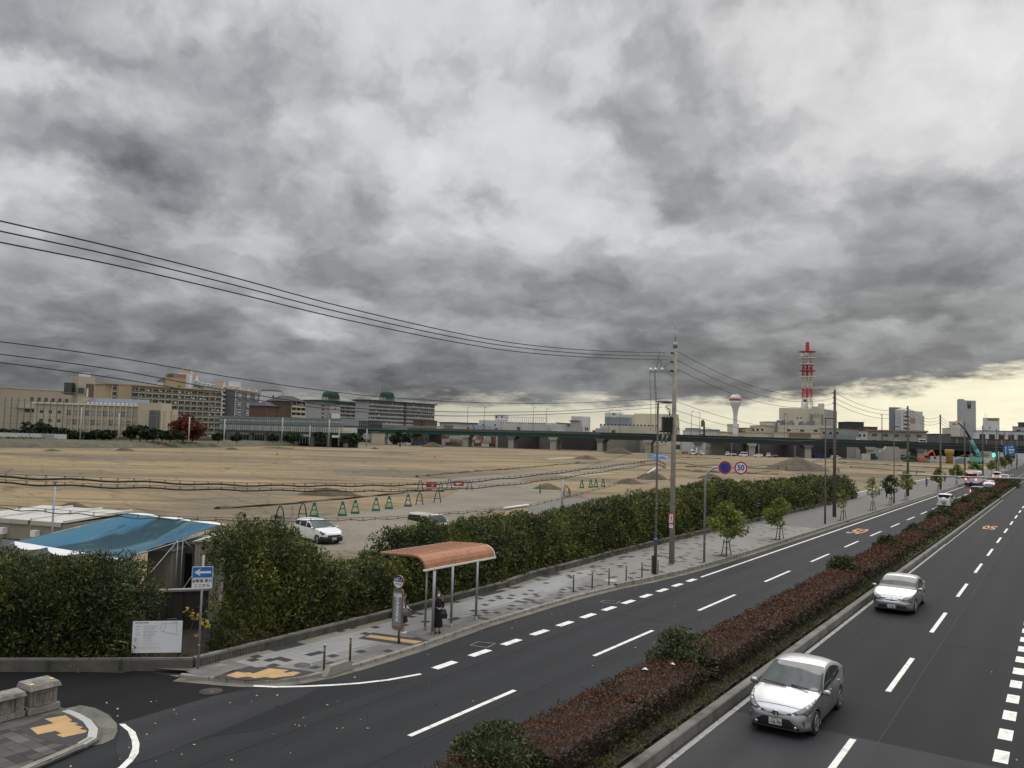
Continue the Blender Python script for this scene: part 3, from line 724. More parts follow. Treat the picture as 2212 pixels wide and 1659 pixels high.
# low concrete planter wall in front of the hedges
M['planter']=mat('ribbed_planter_concrete',(.12,.115,.098),.92,var=.35,scale=1.3,fine=.3,dirt=((.018,.02,.014),.92,1.7))
def planter(name,label,path,h,th=.16,ribs=True):
 T=thing(name,label,'low wall',(path[0][0],path[0][1],0))
 mb=sweep(path,[(0,.02),(0,h-.07),(-.0,h-.07),(th,h-.07),(th,.02)]);mkobj('wall_face',mb,'planter',T)
 mkobj('coping',sweep(path,[(-.03,h-.07),(-.03,h),(th+.03,h),(th+.03,h-.07)]),mat('coping_'+name,(.20,.19,.165),.9,var=.3,scale=2,fine=.2,dirt=((.05,.05,.04),.6,2)),T)
 if ribs:
  mb=MB()
  for q0,q1 in zip(dense(path,.11)[:-1],dense(path,.11)[1:]):
   t=(Vector(q1)-Vector(q0)).normalized();c=Vector(q0)-Vector((-t.y,t.x))*.006
   mb.box((c.x,c.y,h*.48),(.07,.02,h*.8),math.atan2(t.y,t.x))
  mkobj('ribs',mb,'planter',T)
 return T
planter('planter_wall','ribbed dark concrete planter wall at the foot of the left hedge along the side road',[(-22.72,16.55),(-23.85,15.6),(-25.3,14.3),(-27.0,12.9),(-34,7.4)],.42,-.16)
planter('planter_wall','ribbed concrete planter wall edging the pavement behind the bus stop',[(x,y) for x,y in HX if 16.6<y<35.5],.42,.16)
planter('planter_wall','grey stone planter wall edging the pavement beside the utility pole and far hedge',[(x,y) for x,y in HX if 34.9<y<131],.46,.18,False)
mb=MB();mb.sheet([(-22.9,16.6),(-23.05,31),(-23.9,42),(-24.6,60),(-25.3,130),(-29,130),(-29,17),(-27,15.5),(-35,8),(-34.2,7.6),(-27,13.1),(-24,15.7)],.3);struct('planter_soil',mb,'soil')
def scrub(name,label,cat,pts,n,size,matn,h=.35,group=None):
 xs=[p[0] for p in pts];ys=[p[1] for p in pts];cen=[]
 rnd=random.Random(len(label))
 while len(cen)<n:
  q=(rnd.uniform(min(xs),max(xs)),rnd.uniform(min(ys),max(ys)))
  if inside(q,pts):cen.append((q[0],q[1],rnd.uniform(.25,.3+h)))
 C,D=clumps(np.array(cen),np.full(n,.16),22,.4,.9)
 o=leaf_obj(name,C,D,np.full(len(C),size),np.full(len(C),size*.3),M[matn]);o['kind']='stuff';o['label']=label;o['category']=cat
 return o
scrub('undergrowth','dead leaves and weeds on the soil below the notice board','undergrowth',[(-27,13.2),(-22.9,16.5),(-23.4,17),(-28,13.4)],190,.10,'weed',.05)
scrub('undergrowth','brown dead weeds at the foot of the long hedge','undergrowth',[(-22.9,17),(-23.0,31),(-23.9,42),(-24.6,60),(-25.2,60),(-24.4,42),(-23.6,31),(-23.5,17)],800,.10,'weed',.3)
# yellow-leaved sapling by the one-way sign
T=thing('sapling','thin sapling with bright yellow leaves left of the one-way sign pole','sapling',(-22.9,16.9,.3))
mb=MB();mb.tube([(-23.1,16.7,.3),(-23.15,16.75,1.2),(-23.0,16.9,1.75)],.014,5);mb.tube([(-23.13,16.73,.9),(-22.85,17.0,1.3)],.01,4);mkobj('stem',mb,'bark',T)
C,D=clumps(np.array([(-23.2,16.7,1.75),(-23.05,16.85,1.6),(-22.85,17.05,1.42),(-22.75,17.1,1.3),(-23.0,16.9,1.0)]),np.array([.17,.14,.13,.1,.08]),16,.1)
leaf_obj('leaves',C,D,np.full(len(C),.11),np.full(len(C),.07),M['leaf_yellow'],T)
# -- median hedges and bushes
BUSH=[]
for (u,v,r,hgt) in [(1022,1625,.98,1.45),(1468,1430,1.0,1.78),(1815,1235,1.0,1.55),(1896,1180,.95,1.5),(1962,1149,.95,1.35),(2001,1118,1.25,1.75),(2040,1108,1.1,1.3),(2072,1090,1.5,1.55),(2095,1082,1.3,1.4),(2125,1068,1.8,1.5),(2170,1045,2.4,1.6)]:
 p=gp(u,v,.75);BUSH.append((max(-10.1,min(-9.35,p.x)),p.y,r*1.12,hgt*1.08))
def bush(x,y,r,h,label):
 T=thing('green_bush',label,'bush',(x,y,.2),'round green bushes standing in the red median hedge')
 n=int(26+12*r);d=RNG.normal(size=(n,3));d/=np.linalg.norm(d,axis=1,keepdims=True);d[:,2]=np.abs(d[:,2])*1.1-.25
 rr=r*.78
 cen=np.array([x,y,.55])+d*np.array([rr,rr*1.1,h-.75])+RNG.normal(size=(n,3))*.05
 k=max(60,int(150-y*.6));C,D=clumps(cen,np.full(n,.3*r),k,.25,.9)
 C[:,2]=np.maximum(C[:,2],.22)
 L=.085+y*.0016
 leaf_obj('foliage',C,D,np.full(len(C),L),np.full(len(C),L*.42),M['leaf_bush'],T)
 mb=MB();mb.smooth=True;mb.lathe([(.1,.2),(rr*.6,.35),(rr*.7,h*.42),(rr*.45,h*.68),(.05,h*.76)],(x,y,0),12);mkobj('inner_core',mb,'core',T)
blab=['olive round bush cut by the bottom edge of the photo','large green bush with reddish shoots beside the silver hatchback','round green bush left of the silver sedan','round green bush just behind the one left of the sedan','low green bush, fifth along the median','biggest round bush beside the lane where the white off-roader drives','low wide bush right behind the biggest one','green bush next to the white off-roader','bush just beyond the white off-roader','bush beside the dark braking car','farthest bush at the end of the median']
for (x,y,r,h),lb in zip(BUSH,blab):bush(x,y,r,h,lb)
def red_hedge(y0,y1,label,x0=-10.62,x1=-8.95,h=.98):
 T=thing('red_hedge',label,'hedge',((x0+x1)/2,y0,.2),'clipped red-brown hedges along the median')
 A=(x1-x0)*(y1-y0);far=(y0+y1)/2
 L=.05+far*.0016;dens=max(60,min(1500,2.8/(L*L)))
 n=int(A*dens)
 def bump(X,Y):return .05*np.sin(X*4.1+Y*2.3)+.05*np.sin(Y*3.1-X*5)+.035*np.sin(Y*9.0+X*7)
 X=RNG.uniform(x0,x1,n);Y=RNG.uniform(y0,y1,n);ed=np.minimum(np.minimum(X-x0,x1-X),np.minimum(Y-y0,y1-Y))
 Z=h+bump(X,Y)-.22*np.exp(-ed/.12)+RNG.normal(size=n)*.035
 C=np.stack([X,Y,Z],1);D=RNG.normal(size=(n,3))*.6;D[:,2]+=.7
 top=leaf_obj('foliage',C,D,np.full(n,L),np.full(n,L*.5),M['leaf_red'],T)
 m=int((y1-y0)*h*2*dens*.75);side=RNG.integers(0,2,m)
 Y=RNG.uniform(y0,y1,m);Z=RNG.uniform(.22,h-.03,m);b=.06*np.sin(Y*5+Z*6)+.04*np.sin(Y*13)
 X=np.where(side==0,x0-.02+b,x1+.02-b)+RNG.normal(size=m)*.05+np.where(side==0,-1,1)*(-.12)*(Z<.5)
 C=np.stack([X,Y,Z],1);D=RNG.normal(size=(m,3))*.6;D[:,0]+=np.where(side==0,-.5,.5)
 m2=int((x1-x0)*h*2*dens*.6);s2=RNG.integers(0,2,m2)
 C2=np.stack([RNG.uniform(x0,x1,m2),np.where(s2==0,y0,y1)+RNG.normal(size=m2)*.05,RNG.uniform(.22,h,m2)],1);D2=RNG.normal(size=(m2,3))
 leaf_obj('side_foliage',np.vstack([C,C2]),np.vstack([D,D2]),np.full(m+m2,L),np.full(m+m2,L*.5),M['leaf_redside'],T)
 mb=MB();mb.box(((x0+x1)/2,(y0+y1)/2,(h-.16+.2)/2),(x1-x0-.2,y1-y0-.2,h-.38));mkobj('inner_core',mb,mat('red_core_'+str(int(y0)),(.022,.013,.009),.95,var=.4,scale=6,fine=.3,fscale=25),T)  # solid dark box added as the hedge's inner core
segs=[(5,BUSH[0][1]-.75),(BUSH[0][1]+.55,20.2),(20.3,BUSH[1][1]-.6),(BUSH[1][1]+.6,30.6),(30.9,BUSH[2][1]-.7)]
for i in range(2,len(BUSH)-1):
 a,b=BUSH[i][1]+BUSH[i][2]*.7,BUSH[i+1][1]-BUSH[i+1][2]*.7
 segs.append((a,b))
segs=[s for s in segs if s[1]-s[0]>1]
segs.append((BUSH[-1][1]+1.5,BUSH[-1][1]+34))
slab=['red-brown clipped hedge at the very bottom, mostly below the picture','red-brown hedge just beyond the olive bush at the bottom','red-brown hedge with two white scraps on it, before the large green bush','red-brown hedge beside the silver hatchback, behind the large green bush','red-brown hedge left of the silver sedan, up to the round bush']
for i,(a,b) in enumerate(segs):red_hedge(a,b,slab[i] if i<5 else f'red-brown median hedge section, {ordinal(i)} counted from the front',h=.98 if i<7 else 1.05)
scrub('grass','green weeds along the kerb of the median','weeds',[(-9.0,14),(-8.42,14),(-8.42,60),(-9.0,60)],700,.09,'verge',.05)
C=np.stack([RNG.uniform(-8.95,-8.6,2600),RNG.uniform(60,240,2600),RNG.uniform(.2,.5,2600)],1);D=RNG.normal(size=C.shape)
o=leaf_obj('grass',C,D,np.full(2600,.3),np.full(2600,.12),M['leaf_hedge']);o['kind']='stuff';o['label']='dark weeds along the far part of the median kerb';o['category']='weeds'
for i,(u,v) in enumerate([(1393,1447),(1452,1436)]):
 p=gp(u,v,1.02);mb=MB();mb.add([(p.x-.09,p.y-.03,1.02),(p.x+.02,p.y-.06,1.05),(p.x+.1,p.y+.02,1.03),(p.x,p.y+.07,1.07),(p.x-.06,p.y+.04,1.04),(p.x,p.y,1.09)],[(0,1,5),(1,2,5),(2,3,5),(3,4,5),(4,0,5)])
 tag(mkobj('paper_scrap',mb,'white'),['white paper scrap lying on the red hedge, the nearer to the camera','white paper scrap on the red hedge beside the large green bush'][i],'litter')
# -- street trees
def street_tree(x,y,h,r,label,dens=26,matn='leaf_young',stakes=True,sparse=1.0):
 T=thing('street_tree',label,'tree',(x,y,SW),'young street trees along the pavement')
 z0=SW;mb=MB();mb.tube([(x,y,z0),(x+.03,y,h*.35),(x-.02,y+.03,h*.62),(x,y,h*.93)],[.05,.04,.03,.01],6);mkobj('trunk',mb,'bark',T)
 rnd=random.Random(int(y*10));mb=MB()
 cen=[];n=int(13*sparse+4)
 for i in range(n):
  a=rnd.uniform(0,6.28);t=(i+.5)/n;zz=h*(.45+.52*t);rr=r*math.sin(math.pi*min(1,.25+.75*t))*rnd.uniform(.35,1.0)
  c=(x+math.cos(a)*rr,y+math.sin(a)*rr,zz);cen.append(c)
  mb.tube([(x,y,h*(.34+.42*t)),c],[.018,.006],4)
 mkobj('limb',mb,'bark',T)
 s=.12+y*.0016
 C,D=clumps(np.array(cen),np.array([r*rnd.uniform(.26,.42) for _ in cen]),dens,.1,.8)
 leaf_obj('crown',C,D,np.full(len(C),s),np.full(len(C),s*.5),M[matn],T)
 if stakes:
  for dx,dy in ((-.25,-.22),(.28,.2)):
   mb=MB();mb.tube([(x+dx,y+dy,z0-.05),(x+dx*.45,y+dy*.45,1.2)],.035,6);mkobj('stake',mb,'steel_dark',T)
  mb=MB();mb.bar((x-.2,y-.12,1.0),(x+.2,y+.12,1.0),.05);mkobj('crossbar',mb,'steel_dark',T)
 mb=MB();mb.lathe([(.62,0),(.62,.012),(0.01,.016)],(x,y,z0-.002),8);mkobj('tree_pit',mb,mat('tree_pit_soil',(.11,.075,.04),.95,var=.4,scale=6,fine=.4,fscale=20),T)
TR=[(-19.0,54.3,3.45,1.35,'fuller yellow-green street tree just right of the speed limit sign pole',90,1.9),(-18.9,66.4,3.3,1.2,'light green street tree with two stakes, second along the kerb',90,1.5),
      (-18.8,88.5,3.2,.7,'sparse street tree in front of the second utility pole',16,.5),(-18.85,106.0,4.0,1.1,'thin yellowish street tree between second lamp and third pole',20,.8),
      (-18.7,117.6,3.9,1.15,'dark leafy street tree with a bare top, just left of the third lamp',46,1.2),(-18.85,131,4.1,1.15,'green street tree left of the third utility pole',40,1.2),
      (-18.6,166,4.1,1.2,'round street tree left of the fourth utility pole',46,1.2),(-18.5,195,4.3,1.6,'yellow-green street tree left of the bus',46,1.2),
      (-18.7,238,4.4,1.8,'street tree behind the bus roof, before the fifth pole',40,1.2),(-18.7,300,4.2,1.6,'street tree at the green traffic light',30,1.0),(-18.7,345,5.2,2.4,'street tree beyond the traffic light',34,1.2),(-18.7,395,5.6,2.4,'darkest and farthest street tree under the blue direction sign',34,1.2)]
for x,y,h,r,lb,dn,sp in TR:street_tree(x*KS if y<90 else x,y,h,r,lb,dn,'leaf_young' if 'dark' not in lb else 'leaf_hedge',y<240,sp)
# == VEHICLES
def carpaint(name,col,metal=.0,rough=.28):
 return mat(name,col,rough,metal,var=.02,scale=.7,coat=.6)
M['silver']=carpaint('silver_paint',(.40,.405,.425),.88,.33)
M['silver2']=carpaint('silver_paint_cool',(.38,.39,.395),.88,.33)
M['whitecar']=carpaint('white_car_paint',(.74,.75,.76));M['beigecar']=carpaint('beige_car_paint',(.50,.46,.34))
M['darkcar']=carpaint('dark_car_paint',(.03,.032,.045));M['bluecar']=carpaint('pale_blue_car_paint',(.38,.44,.55),.3)
M['windscreen']=mat('windscreen_glass',(.022,.032,.030),.04,var=.5,scale=2.2,spec=.7)
M['sideglass']=mat('side_window_glass',(.012,.014,.016),.06,var=.2)
M['lamp']=mat('headlamp_glass',(.13,.14,.145),.1,.2,var=.6,scale=16)
M['tail']=mat('tail_lamp',(.35,.01,.01),.2,var=0)
M['tail_on']=mat('lit_tail_lamp',(.9,.05,.03),.3,var=0,emit=((1,.10,.06),9.0))
M['rim']=mat('alloy_rim',(.45,.46,.47),.3,.7,var=.1)
M['plate']=mat('number_plate',(.55,.56,.53),.5,var=.04);M['plate_y']=mat('yellow_number_plate',(.62,.42,.03),.5,var=.04)
M['ink']=mat('dark_ink',(.01,.03,.02),.5,var=0);M['inkk']=mat('black_ink',(.02,.02,.022),.6,var=0);M['inkgrey']=mat('grey_ink',(.30,.30,.33),.6,var=0);M['inkred']=mat('red_ink',(.65,.22,.22),.6,var=0)
def crom(xs,ys,x):
 xs=np.asarray(xs,float);ys=np.asarray(ys,float);x=np.clip(x,xs[0],xs[-1])
 h=np.diff(xs);d=np.diff(ys)/h;m=np.zeros_like(ys);m[0]=d[0];m[-1]=d[-1]
 for i in range(1,len(xs)-1):m[i]=0 if d[i-1]*d[i]<=0 else 2*d[i-1]*d[i]/(d[i-1]+d[i])
 i=np.clip(np.searchsorted(xs,x,side='right')-1,0,len(h)-1);t=(x-xs[i])/h[i]
 return (2*t**3-3*t*t+1)*ys[i]+(t**3-2*t*t+t)*h[i]*m[i]+(-2*t**3+3*t*t)*ys[i+1]+(t**3-t*t)*h[i]*m[i+1]
class Car:
 def __init__(c,sp):
  c.sp=sp;L=sp['L'];c.L=L
  top=sorted(sp['top']);c.tx=[p[0] for p in top];c.tz=[p[1] for p in top]
  b=sorted(sp['plan']);c.px=[p[0] for p in b];c.pw=[p[1] for p in b]
 def sec(c,x):
  sp=c.sp;zt=float(crom(c.tx,c.tz,x));w=float(crom(c.px,c.pw,x))*sp['W']/2
  e=abs(x)/(c.L/2);zb=sp.get('zb',.19)+.12*max(0,(e-.86)/.14)**2
  t=(x/c.L)+.5;belt=sp['belt'][1]*(1-t)+sp['belt'][0]*t       # belt: (front, rear)
  belt=min(belt,zt-.035)
  up=max(0.0,zt-belt);tb=sp.get('tumble',.32)
  zr=belt+max(0,up-.10) if up>.12 else belt+up*.35
  wr=w-tb*(zr-belt)
  cr=sp.get('crown',.05)
  pts=[(0,zb),(w*.86,zb),(w-.025,zb+.10),(w,(zb+belt)*.5),(w-.02,belt)]
  if up>.12:pts+=[(wr-.005,zr),(wr-.085,zt-.02),(wr*.5,zt+cr*.7),(0,zt+cr)]
  else:pts+=[(w-.05,belt+up*.55),(w-.14,zt-.004),(w*.5,zt+cr*.55),(0,zt+cr*.8)]
  return pts
 def S(c,x,s,off=0.0):
  P=c.sec(x);n=len(P);i=int(min(max(math.floor(s),0),n-2));t=s-i
  g=lambda k:P[min(max(k,0),n-1)] if k<n else (-P[2*n-2-k][0],P[2*n-2-k][1])
  p0=(-P[1][0],P[1][1]) if i==0 else P[i-1];p1,p2=P[i],P[i+1];p3=(-P[n-2][0],P[n-2][1]) if i+2>=n else P[i+2]
  f=lambda a,b,c_,d:.5*((2*b)+(-a+c_)*t+(2*a-5*b+4*c_-d)*t*t+(-a+3*b-3*c_+d)*t**3)
  k=.75
  y=f(p0[0],p1[0],p2[0],p3[0])*k+(p1[0]+(p2[0]-p1[0])*t)*(1-k);z=f(p0[1],p1[1],p2[1],p3[1])*k+(p1[1]+(p2[1]-p1[1])*t)*(1-k)
  return Vector((x,y,z))
 def Sn(c,x,s,off):
  p=c.S(x,s); 
  if off==0:return p
  e=.02;x1=min(x+e,c.L/2);x0=max(x-e,-c.L/2)
  a=c.S(x1,s)-c.S(x0,s);b=c.S(x,min(s+.05,8))-c.S(x,max(s-.05,0))
  n=a.cross(b)
  if n.length<1e-8:return p
  n.normalize()
  if n.dot(Vector((0,p.y,p.z-.5))+Vector((.001,0,.3)))<0:n=-n
  return p+n*off
 def patch(c,bot,top,n=10,m=5,off=.006,sides=(1,-1),mb=None):
  mb=mb or MB()
  def at_(pl,t):
   k=len(pl)-1;f=t*k;i=min(int(f),k-1);r=f-i
   return (pl[i][0]+(pl[i+1][0]-pl[i][0])*r,pl[i][1]+(pl[i+1][1]-pl[i][1])*r)
  for sd in sides:
   vs=[]
   for j in range(m+1):
    for i in range(n+1):
     b=at_(bot,i/n);t=at_(top,i/n);q=j/m
     p=c.Sn(b[0]+(t[0]-b[0])*q,b[1]+(t[1]-b[1])*q,off);vs.append((p.x,p.y*sd,p.z))
   fs=[(j*(n+1)+i,j*(n+1)+i+1,(j+1)*(n+1)+i+1,(j+1)*(n+1)+i) for j in range(m) for i in range(n)]
   if sd<0:fs=[f[::-1] for f in fs]
   sm=mb.smooth;mb.smooth=True;mb.add(vs,fs);mb.smooth=sm
  return mb
 def across(c,x_lo,x_hi,s_lo,s_hi,n=16,m=8,off=.006,bow=0.0):
  mb=MB();vs=[]
  for j in range(m+1):
   q=j/m;s0=s_lo+(s_hi-s_lo)*q
   for i in range(n+1):
    t=i/n*2-1;x=x_lo+(x_hi-x_lo)*q-bow*t*t*(1 if x_lo>x_hi else-1)*(1-q*.3)
    s=s0+(8-s0)*(1-abs(t));p=c.Sn(x,s,off);vs.append((p.x,p.y*(1 if t>=0 else-1),p.z))
  mb.smooth=True
  mb.add(vs,[(j*(n+1)+i,j*(n+1)+i+1,(j+1)*(n+1)+i+1,(j+1)*(n+1)+i) for j in range(m) for i in range(n)])
  return mb
 def body(c,nx=90,ns=40):
  sp=c.sp;mb=MB();mb.smooth=True
  u=np.linspace(-1,1,nx);xs=np.sign(u)*(1-(1-np.abs(u))**1.15)*c.L/2
  ss=np.concatenate([np.linspace(0,8,ns)]);ra=sp['r']+.06
  rows=[]
  for x in xs:
   rt=[c.S(float(x),float(s)) for s in ss]
   rows.append(rt+[Vector((p.x,-p.y,p.z)) for p in rt[-2:0:-1]])
  n=len(rows[0]);vs=[p for r in rows for p in r];fs=[]
  for i in range(nx-1):
   for j in range(n):
    f=(i*n+j,(i+1)*n+j,(i+1)*n+(j+1) % n,i*n+(j+1) % n)
    ce=sum((vs[k] for k in f),Vector())/4
    if any((ce.x-wx)**2+(ce.z-sp['r'])**2<ra*ra for wx in sp['wx']) and abs(ce.y)>sp['W']*.25:continue
    fs.append(f)
  mb.add(vs,fs)
  mb.add([vs[j] for j in range(n)],[tuple(range(n))[::-1]]);mb.add([vs[(nx-1)*n+j] for j in range(n)],[tuple(range(n))])
  mb.smooth=True
  for wx in sp['wx']:
   for sd in (1,-1):
    mb.tube([(wx+ra*math.cos(a),sd*(float(crom(c.px,c.pw,wx+ra*math.cos(a)))*sp['W']/2-.028),max(.17,sp['r']+ra*math.sin(a))) for a in np.linspace(-.35,math.pi+.35,18)],.018,6,False)
  return mb
def wheel(T,x,y,r,w=.2,rimm='rim',spokes=5):
 sd=1 if y>0 else-1
 mb=MB();mb.lathe([(r*.62,-w/2),(r*.93,-w/2),(r,-w*.32),(r,w*.32),(r*.93,w/2),(r*.62,w/2)],(x,y,r),24,'Y')
 o=mkobj('wheel',mb,'tyre',T)
 mb=MB();mb.lathe([(r*.62,w*.1),(r*.66,w*.5),(r*.60,w*.5),(r*.58,w*.34),(.05,w*.30),(.04,w*.46),(.001,w*.46)][::1] if sd>0 else [(.001,-w*.46),(.04,-w*.46),(.05,-w*.30),(r*.58,-w*.34),(r*.60,-w*.5),(r*.66,-w*.5),(r*.62,-w*.1)],(x,y,r),20,'Y')
 mkobj('rim_dish',mb,'steel_dark',o)
 mb=MB()
 for k in range(spokes):
  a=k*6.283/spokes+.3;mb.bar((x+.03*math.cos(a),y+sd*w*.44,r+.03*math.sin(a)),(x+r*.6*math.cos(a),y+sd*w*.42,r+r*.6*math.sin(a)),.05 if spokes<8 else .03,.03)
 mb.lathe([(r*.66,-.012),(r*.66,.012),(r*.585,.012),(r*.585,-.012),(r*.66,-.012)],(x,y+sd*w*.47,r),22,'Y');mkobj('rim',mb,rimm,o)
 return o
def make_car(name,label,sp,paint,detail=2,group=None,lit=False):
 T=thing(name,label,sp.get('cat','car'),(0,0,0),group)
 c=Car(sp);hi=detail>=2
 mkobj('body',c.body(110 if hi else 44,44 if hi else 24),paint,T)
 L=c.L/2;wi=sp['win']
 mb=MB();mb.box((sum(sp['wx'])/2,0,.36),(c.L*.86,sp['W']*.66,.3)); 
 for wx in sp['wx']:mb.box((wx,0,.42),(.74,sp['W']*.86,.5))
 mkobj('wheel_well',mb,'blackp',T)
 x0,x1,s0,s1=wi['front'];mkobj('windscreen',c.across(x0,x1,s0,s1,bow=wi.get('bow',.12)),'windscreen',T)
 if hi:
  e=c.across(x0+.03,x1-.03,s0-.10,s1-.06,off=.003,bow=wi.get('bow',.12));mkobj('windscreen_seal',e,'blackp',T)
 x0,x1,s0,s1=wi['rear'];mkobj('rear_window',c.across(x0,x1,s0,s1,bow=.05),'sideglass',T)
 for (b,t) in wi['side']:
  for sd in (1,-1):mkobj('side_window',c.patch(b,t,sides=(sd,)),'sideglass',T)
 if 'pillar' in wi:
  for (b,t) in wi['pillar']:
   for sd in (1,-1):mkobj('door_pillar',c.patch(b,t,2,4,.010,(sd,)),paint if sp.get('pillar_paint') else 'blackp',T)
 for (b,t) in sp['head']:
  for sd in (1,-1):
   o=mkobj('headlight',c.patch(b,t,8,5,.012,(sd,)),'lamp',T)
   if hi:
    cb=[(p[0]+(.03 if k==0 else-.04 if k==len(b)-1 else 0),p[1]-.12) for k,p in enumerate(b)];ct=[(p[0]+(.03 if k==0 else-.04 if k==len(t)-1 else 0),p[1]+.12) for k,p in enumerate(t)]
    mkobj('lamp_rim',c.patch(cb,ct,8,5,.007,(sd,)),'steel_dark',o)
   if hi:
    bx=sum(p[0] for p in b+t)/len(b+t);bs=sum(p[1] for p in b+t)/len(b+t)
    for dx,ds,r_ in ((-.1,.1,.055),(.06,-.05,.05)):
     p=c.Sn(bx+dx,bs+ds,.012);mb=MB();mb.smooth=True
     mb.lathe([(.002,.02),(r_*.6,.016),(r_,0),(r_,-.02)],(0,0,0),12);mb.xf(Matrix.Translation((p.x,p.y*sd,p.z)) @ Vector((.75,.3*sd,.6)).to_track_quat('Z','Y').to_matrix().to_4x4())
     mkobj('lens',mb,'rim',o)
 if hi:
  mb=MB();h_=c.L/2
  for xx,s0_,s1_ in ((.93,1.9,4.05),(-.21,1.9,4.05),(-1.12,3.2,4.05)):
   for sd in (1,-1):mkobj('door_groove',c.patch([(xx-.007,s0_),(xx+.007,s0_)],[(xx-.007,s1_),(xx+.007,s1_)],1,8,.004,(sd,)),'blackp',T)
  for sd in (1,-1):mkobj('wing_groove',c.patch([(.95,4.62),(h_*.80,4.9)],[(.95,4.66),(h_*.80,4.95)],12,1,.004,(sd,)),'blackp',T)
  mkobj('bonnet_groove',c.across(h_*.915,h_*.908,5.0,5.0,m=1,off=.004,bow=.05),'blackp',T)
  for sd in (1,-1):
   for xx in (.0,-1.0):p=c.S(xx,3.75);mb=MB();mb.box((p.x,p.y*sd,p.z),(.17,.05,.03));mkobj('door_handle',mb,paint,T)
 for (b,t) in sp['tail']:
  for sd in (1,-1):mkobj('taillight',c.patch(b,t,5,4,.012,(sd,)),'tail_on' if lit else 'tail',T)
 for nm,b,t,m_ in sp.get('panels',[]):mkobj(nm,c.patch(b,t,12,4,.007),m_ or paint,T)
 for nm,x0,x1,s0,s1,m_ in sp.get('cross',[]):mkobj(nm,c.across(x0,x1,s0,s1,off=.007),m_,T)
 for fn in sp.get('extra',[]):fn(T,c,paint)
 for wx in sp['wx']:
  w=float(crom(c.px,c.pw,wx))*sp['W']/2
  for sd in (1,-1):wheel(T,wx,sd*(w-.11),sp['r'],.2,sp.get('rimm','rim'),sp.get('spokes',5))
 if sp.get('mirror'):
  mx,ms=sp['mirror']
  for sd in (1,-1):
   p=c.S(mx,ms);mb=MB();mb.smooth=True
   mb.lathe([(.01,-.11),(.06,-.10),(.085,-.04),(.09,.03),(.07,.09),(.01,.105)],(0,0,0),12)
   mb.v=[(p.x+a[0]*.62+.03,(p.y+.13+a[2]*.95)*sd,p.z+.055+a[1]*.85) for a in mb.v];o=mkobj('mirror',mb,paint,T)
   mb=MB();mb.bar((p.x,(p.y-.02)*sd,p.z),(p.x+.02,(p.y+.1)*sd,p.z+.03),.05,.04);mkobj('mirror_arm',mb,'blackp',o)
 return T
def plate(T,x,z,front=1,txt=None,small=None,m_='plate',w=.33,h=.165):
 mb=MB();mb.box((x,0,z),(.012,w,h));o=mkobj('number_plate',mb,m_,T)
 if txt:
  t=text_mb(txt,.115,bold=.004);k=front
  t.v=[(x+k*.008,-p[0]*-k+(.018*k),z-.028+p[2]) for p in t.v]
  mkobj('lettering',t,'ink',o)
  for s_,sz,dy,dz in small or []:
   t=text_mb(s_,sz);t.v=[(x+k*.008,k*(p[0]+dy),z+dz+p[2]) for p in t.v];mkobj('lettering',t,'ink',o)
PLAN=[(-1,0),(1,0)]
def plan(L,nose=.80,tail=.84):
 h=L/2;return [(-h,tail-.18),(-h+.05,tail-.03),(-h+.2,tail+.06),(-h+.6,.97),(-.3,1.0),(h-1.2,1.0),(h-.6,.96),(h-.28,nose+.07),(h-.10,nose-.06),(h-.02,nose-.22),(h,nose-.34)]
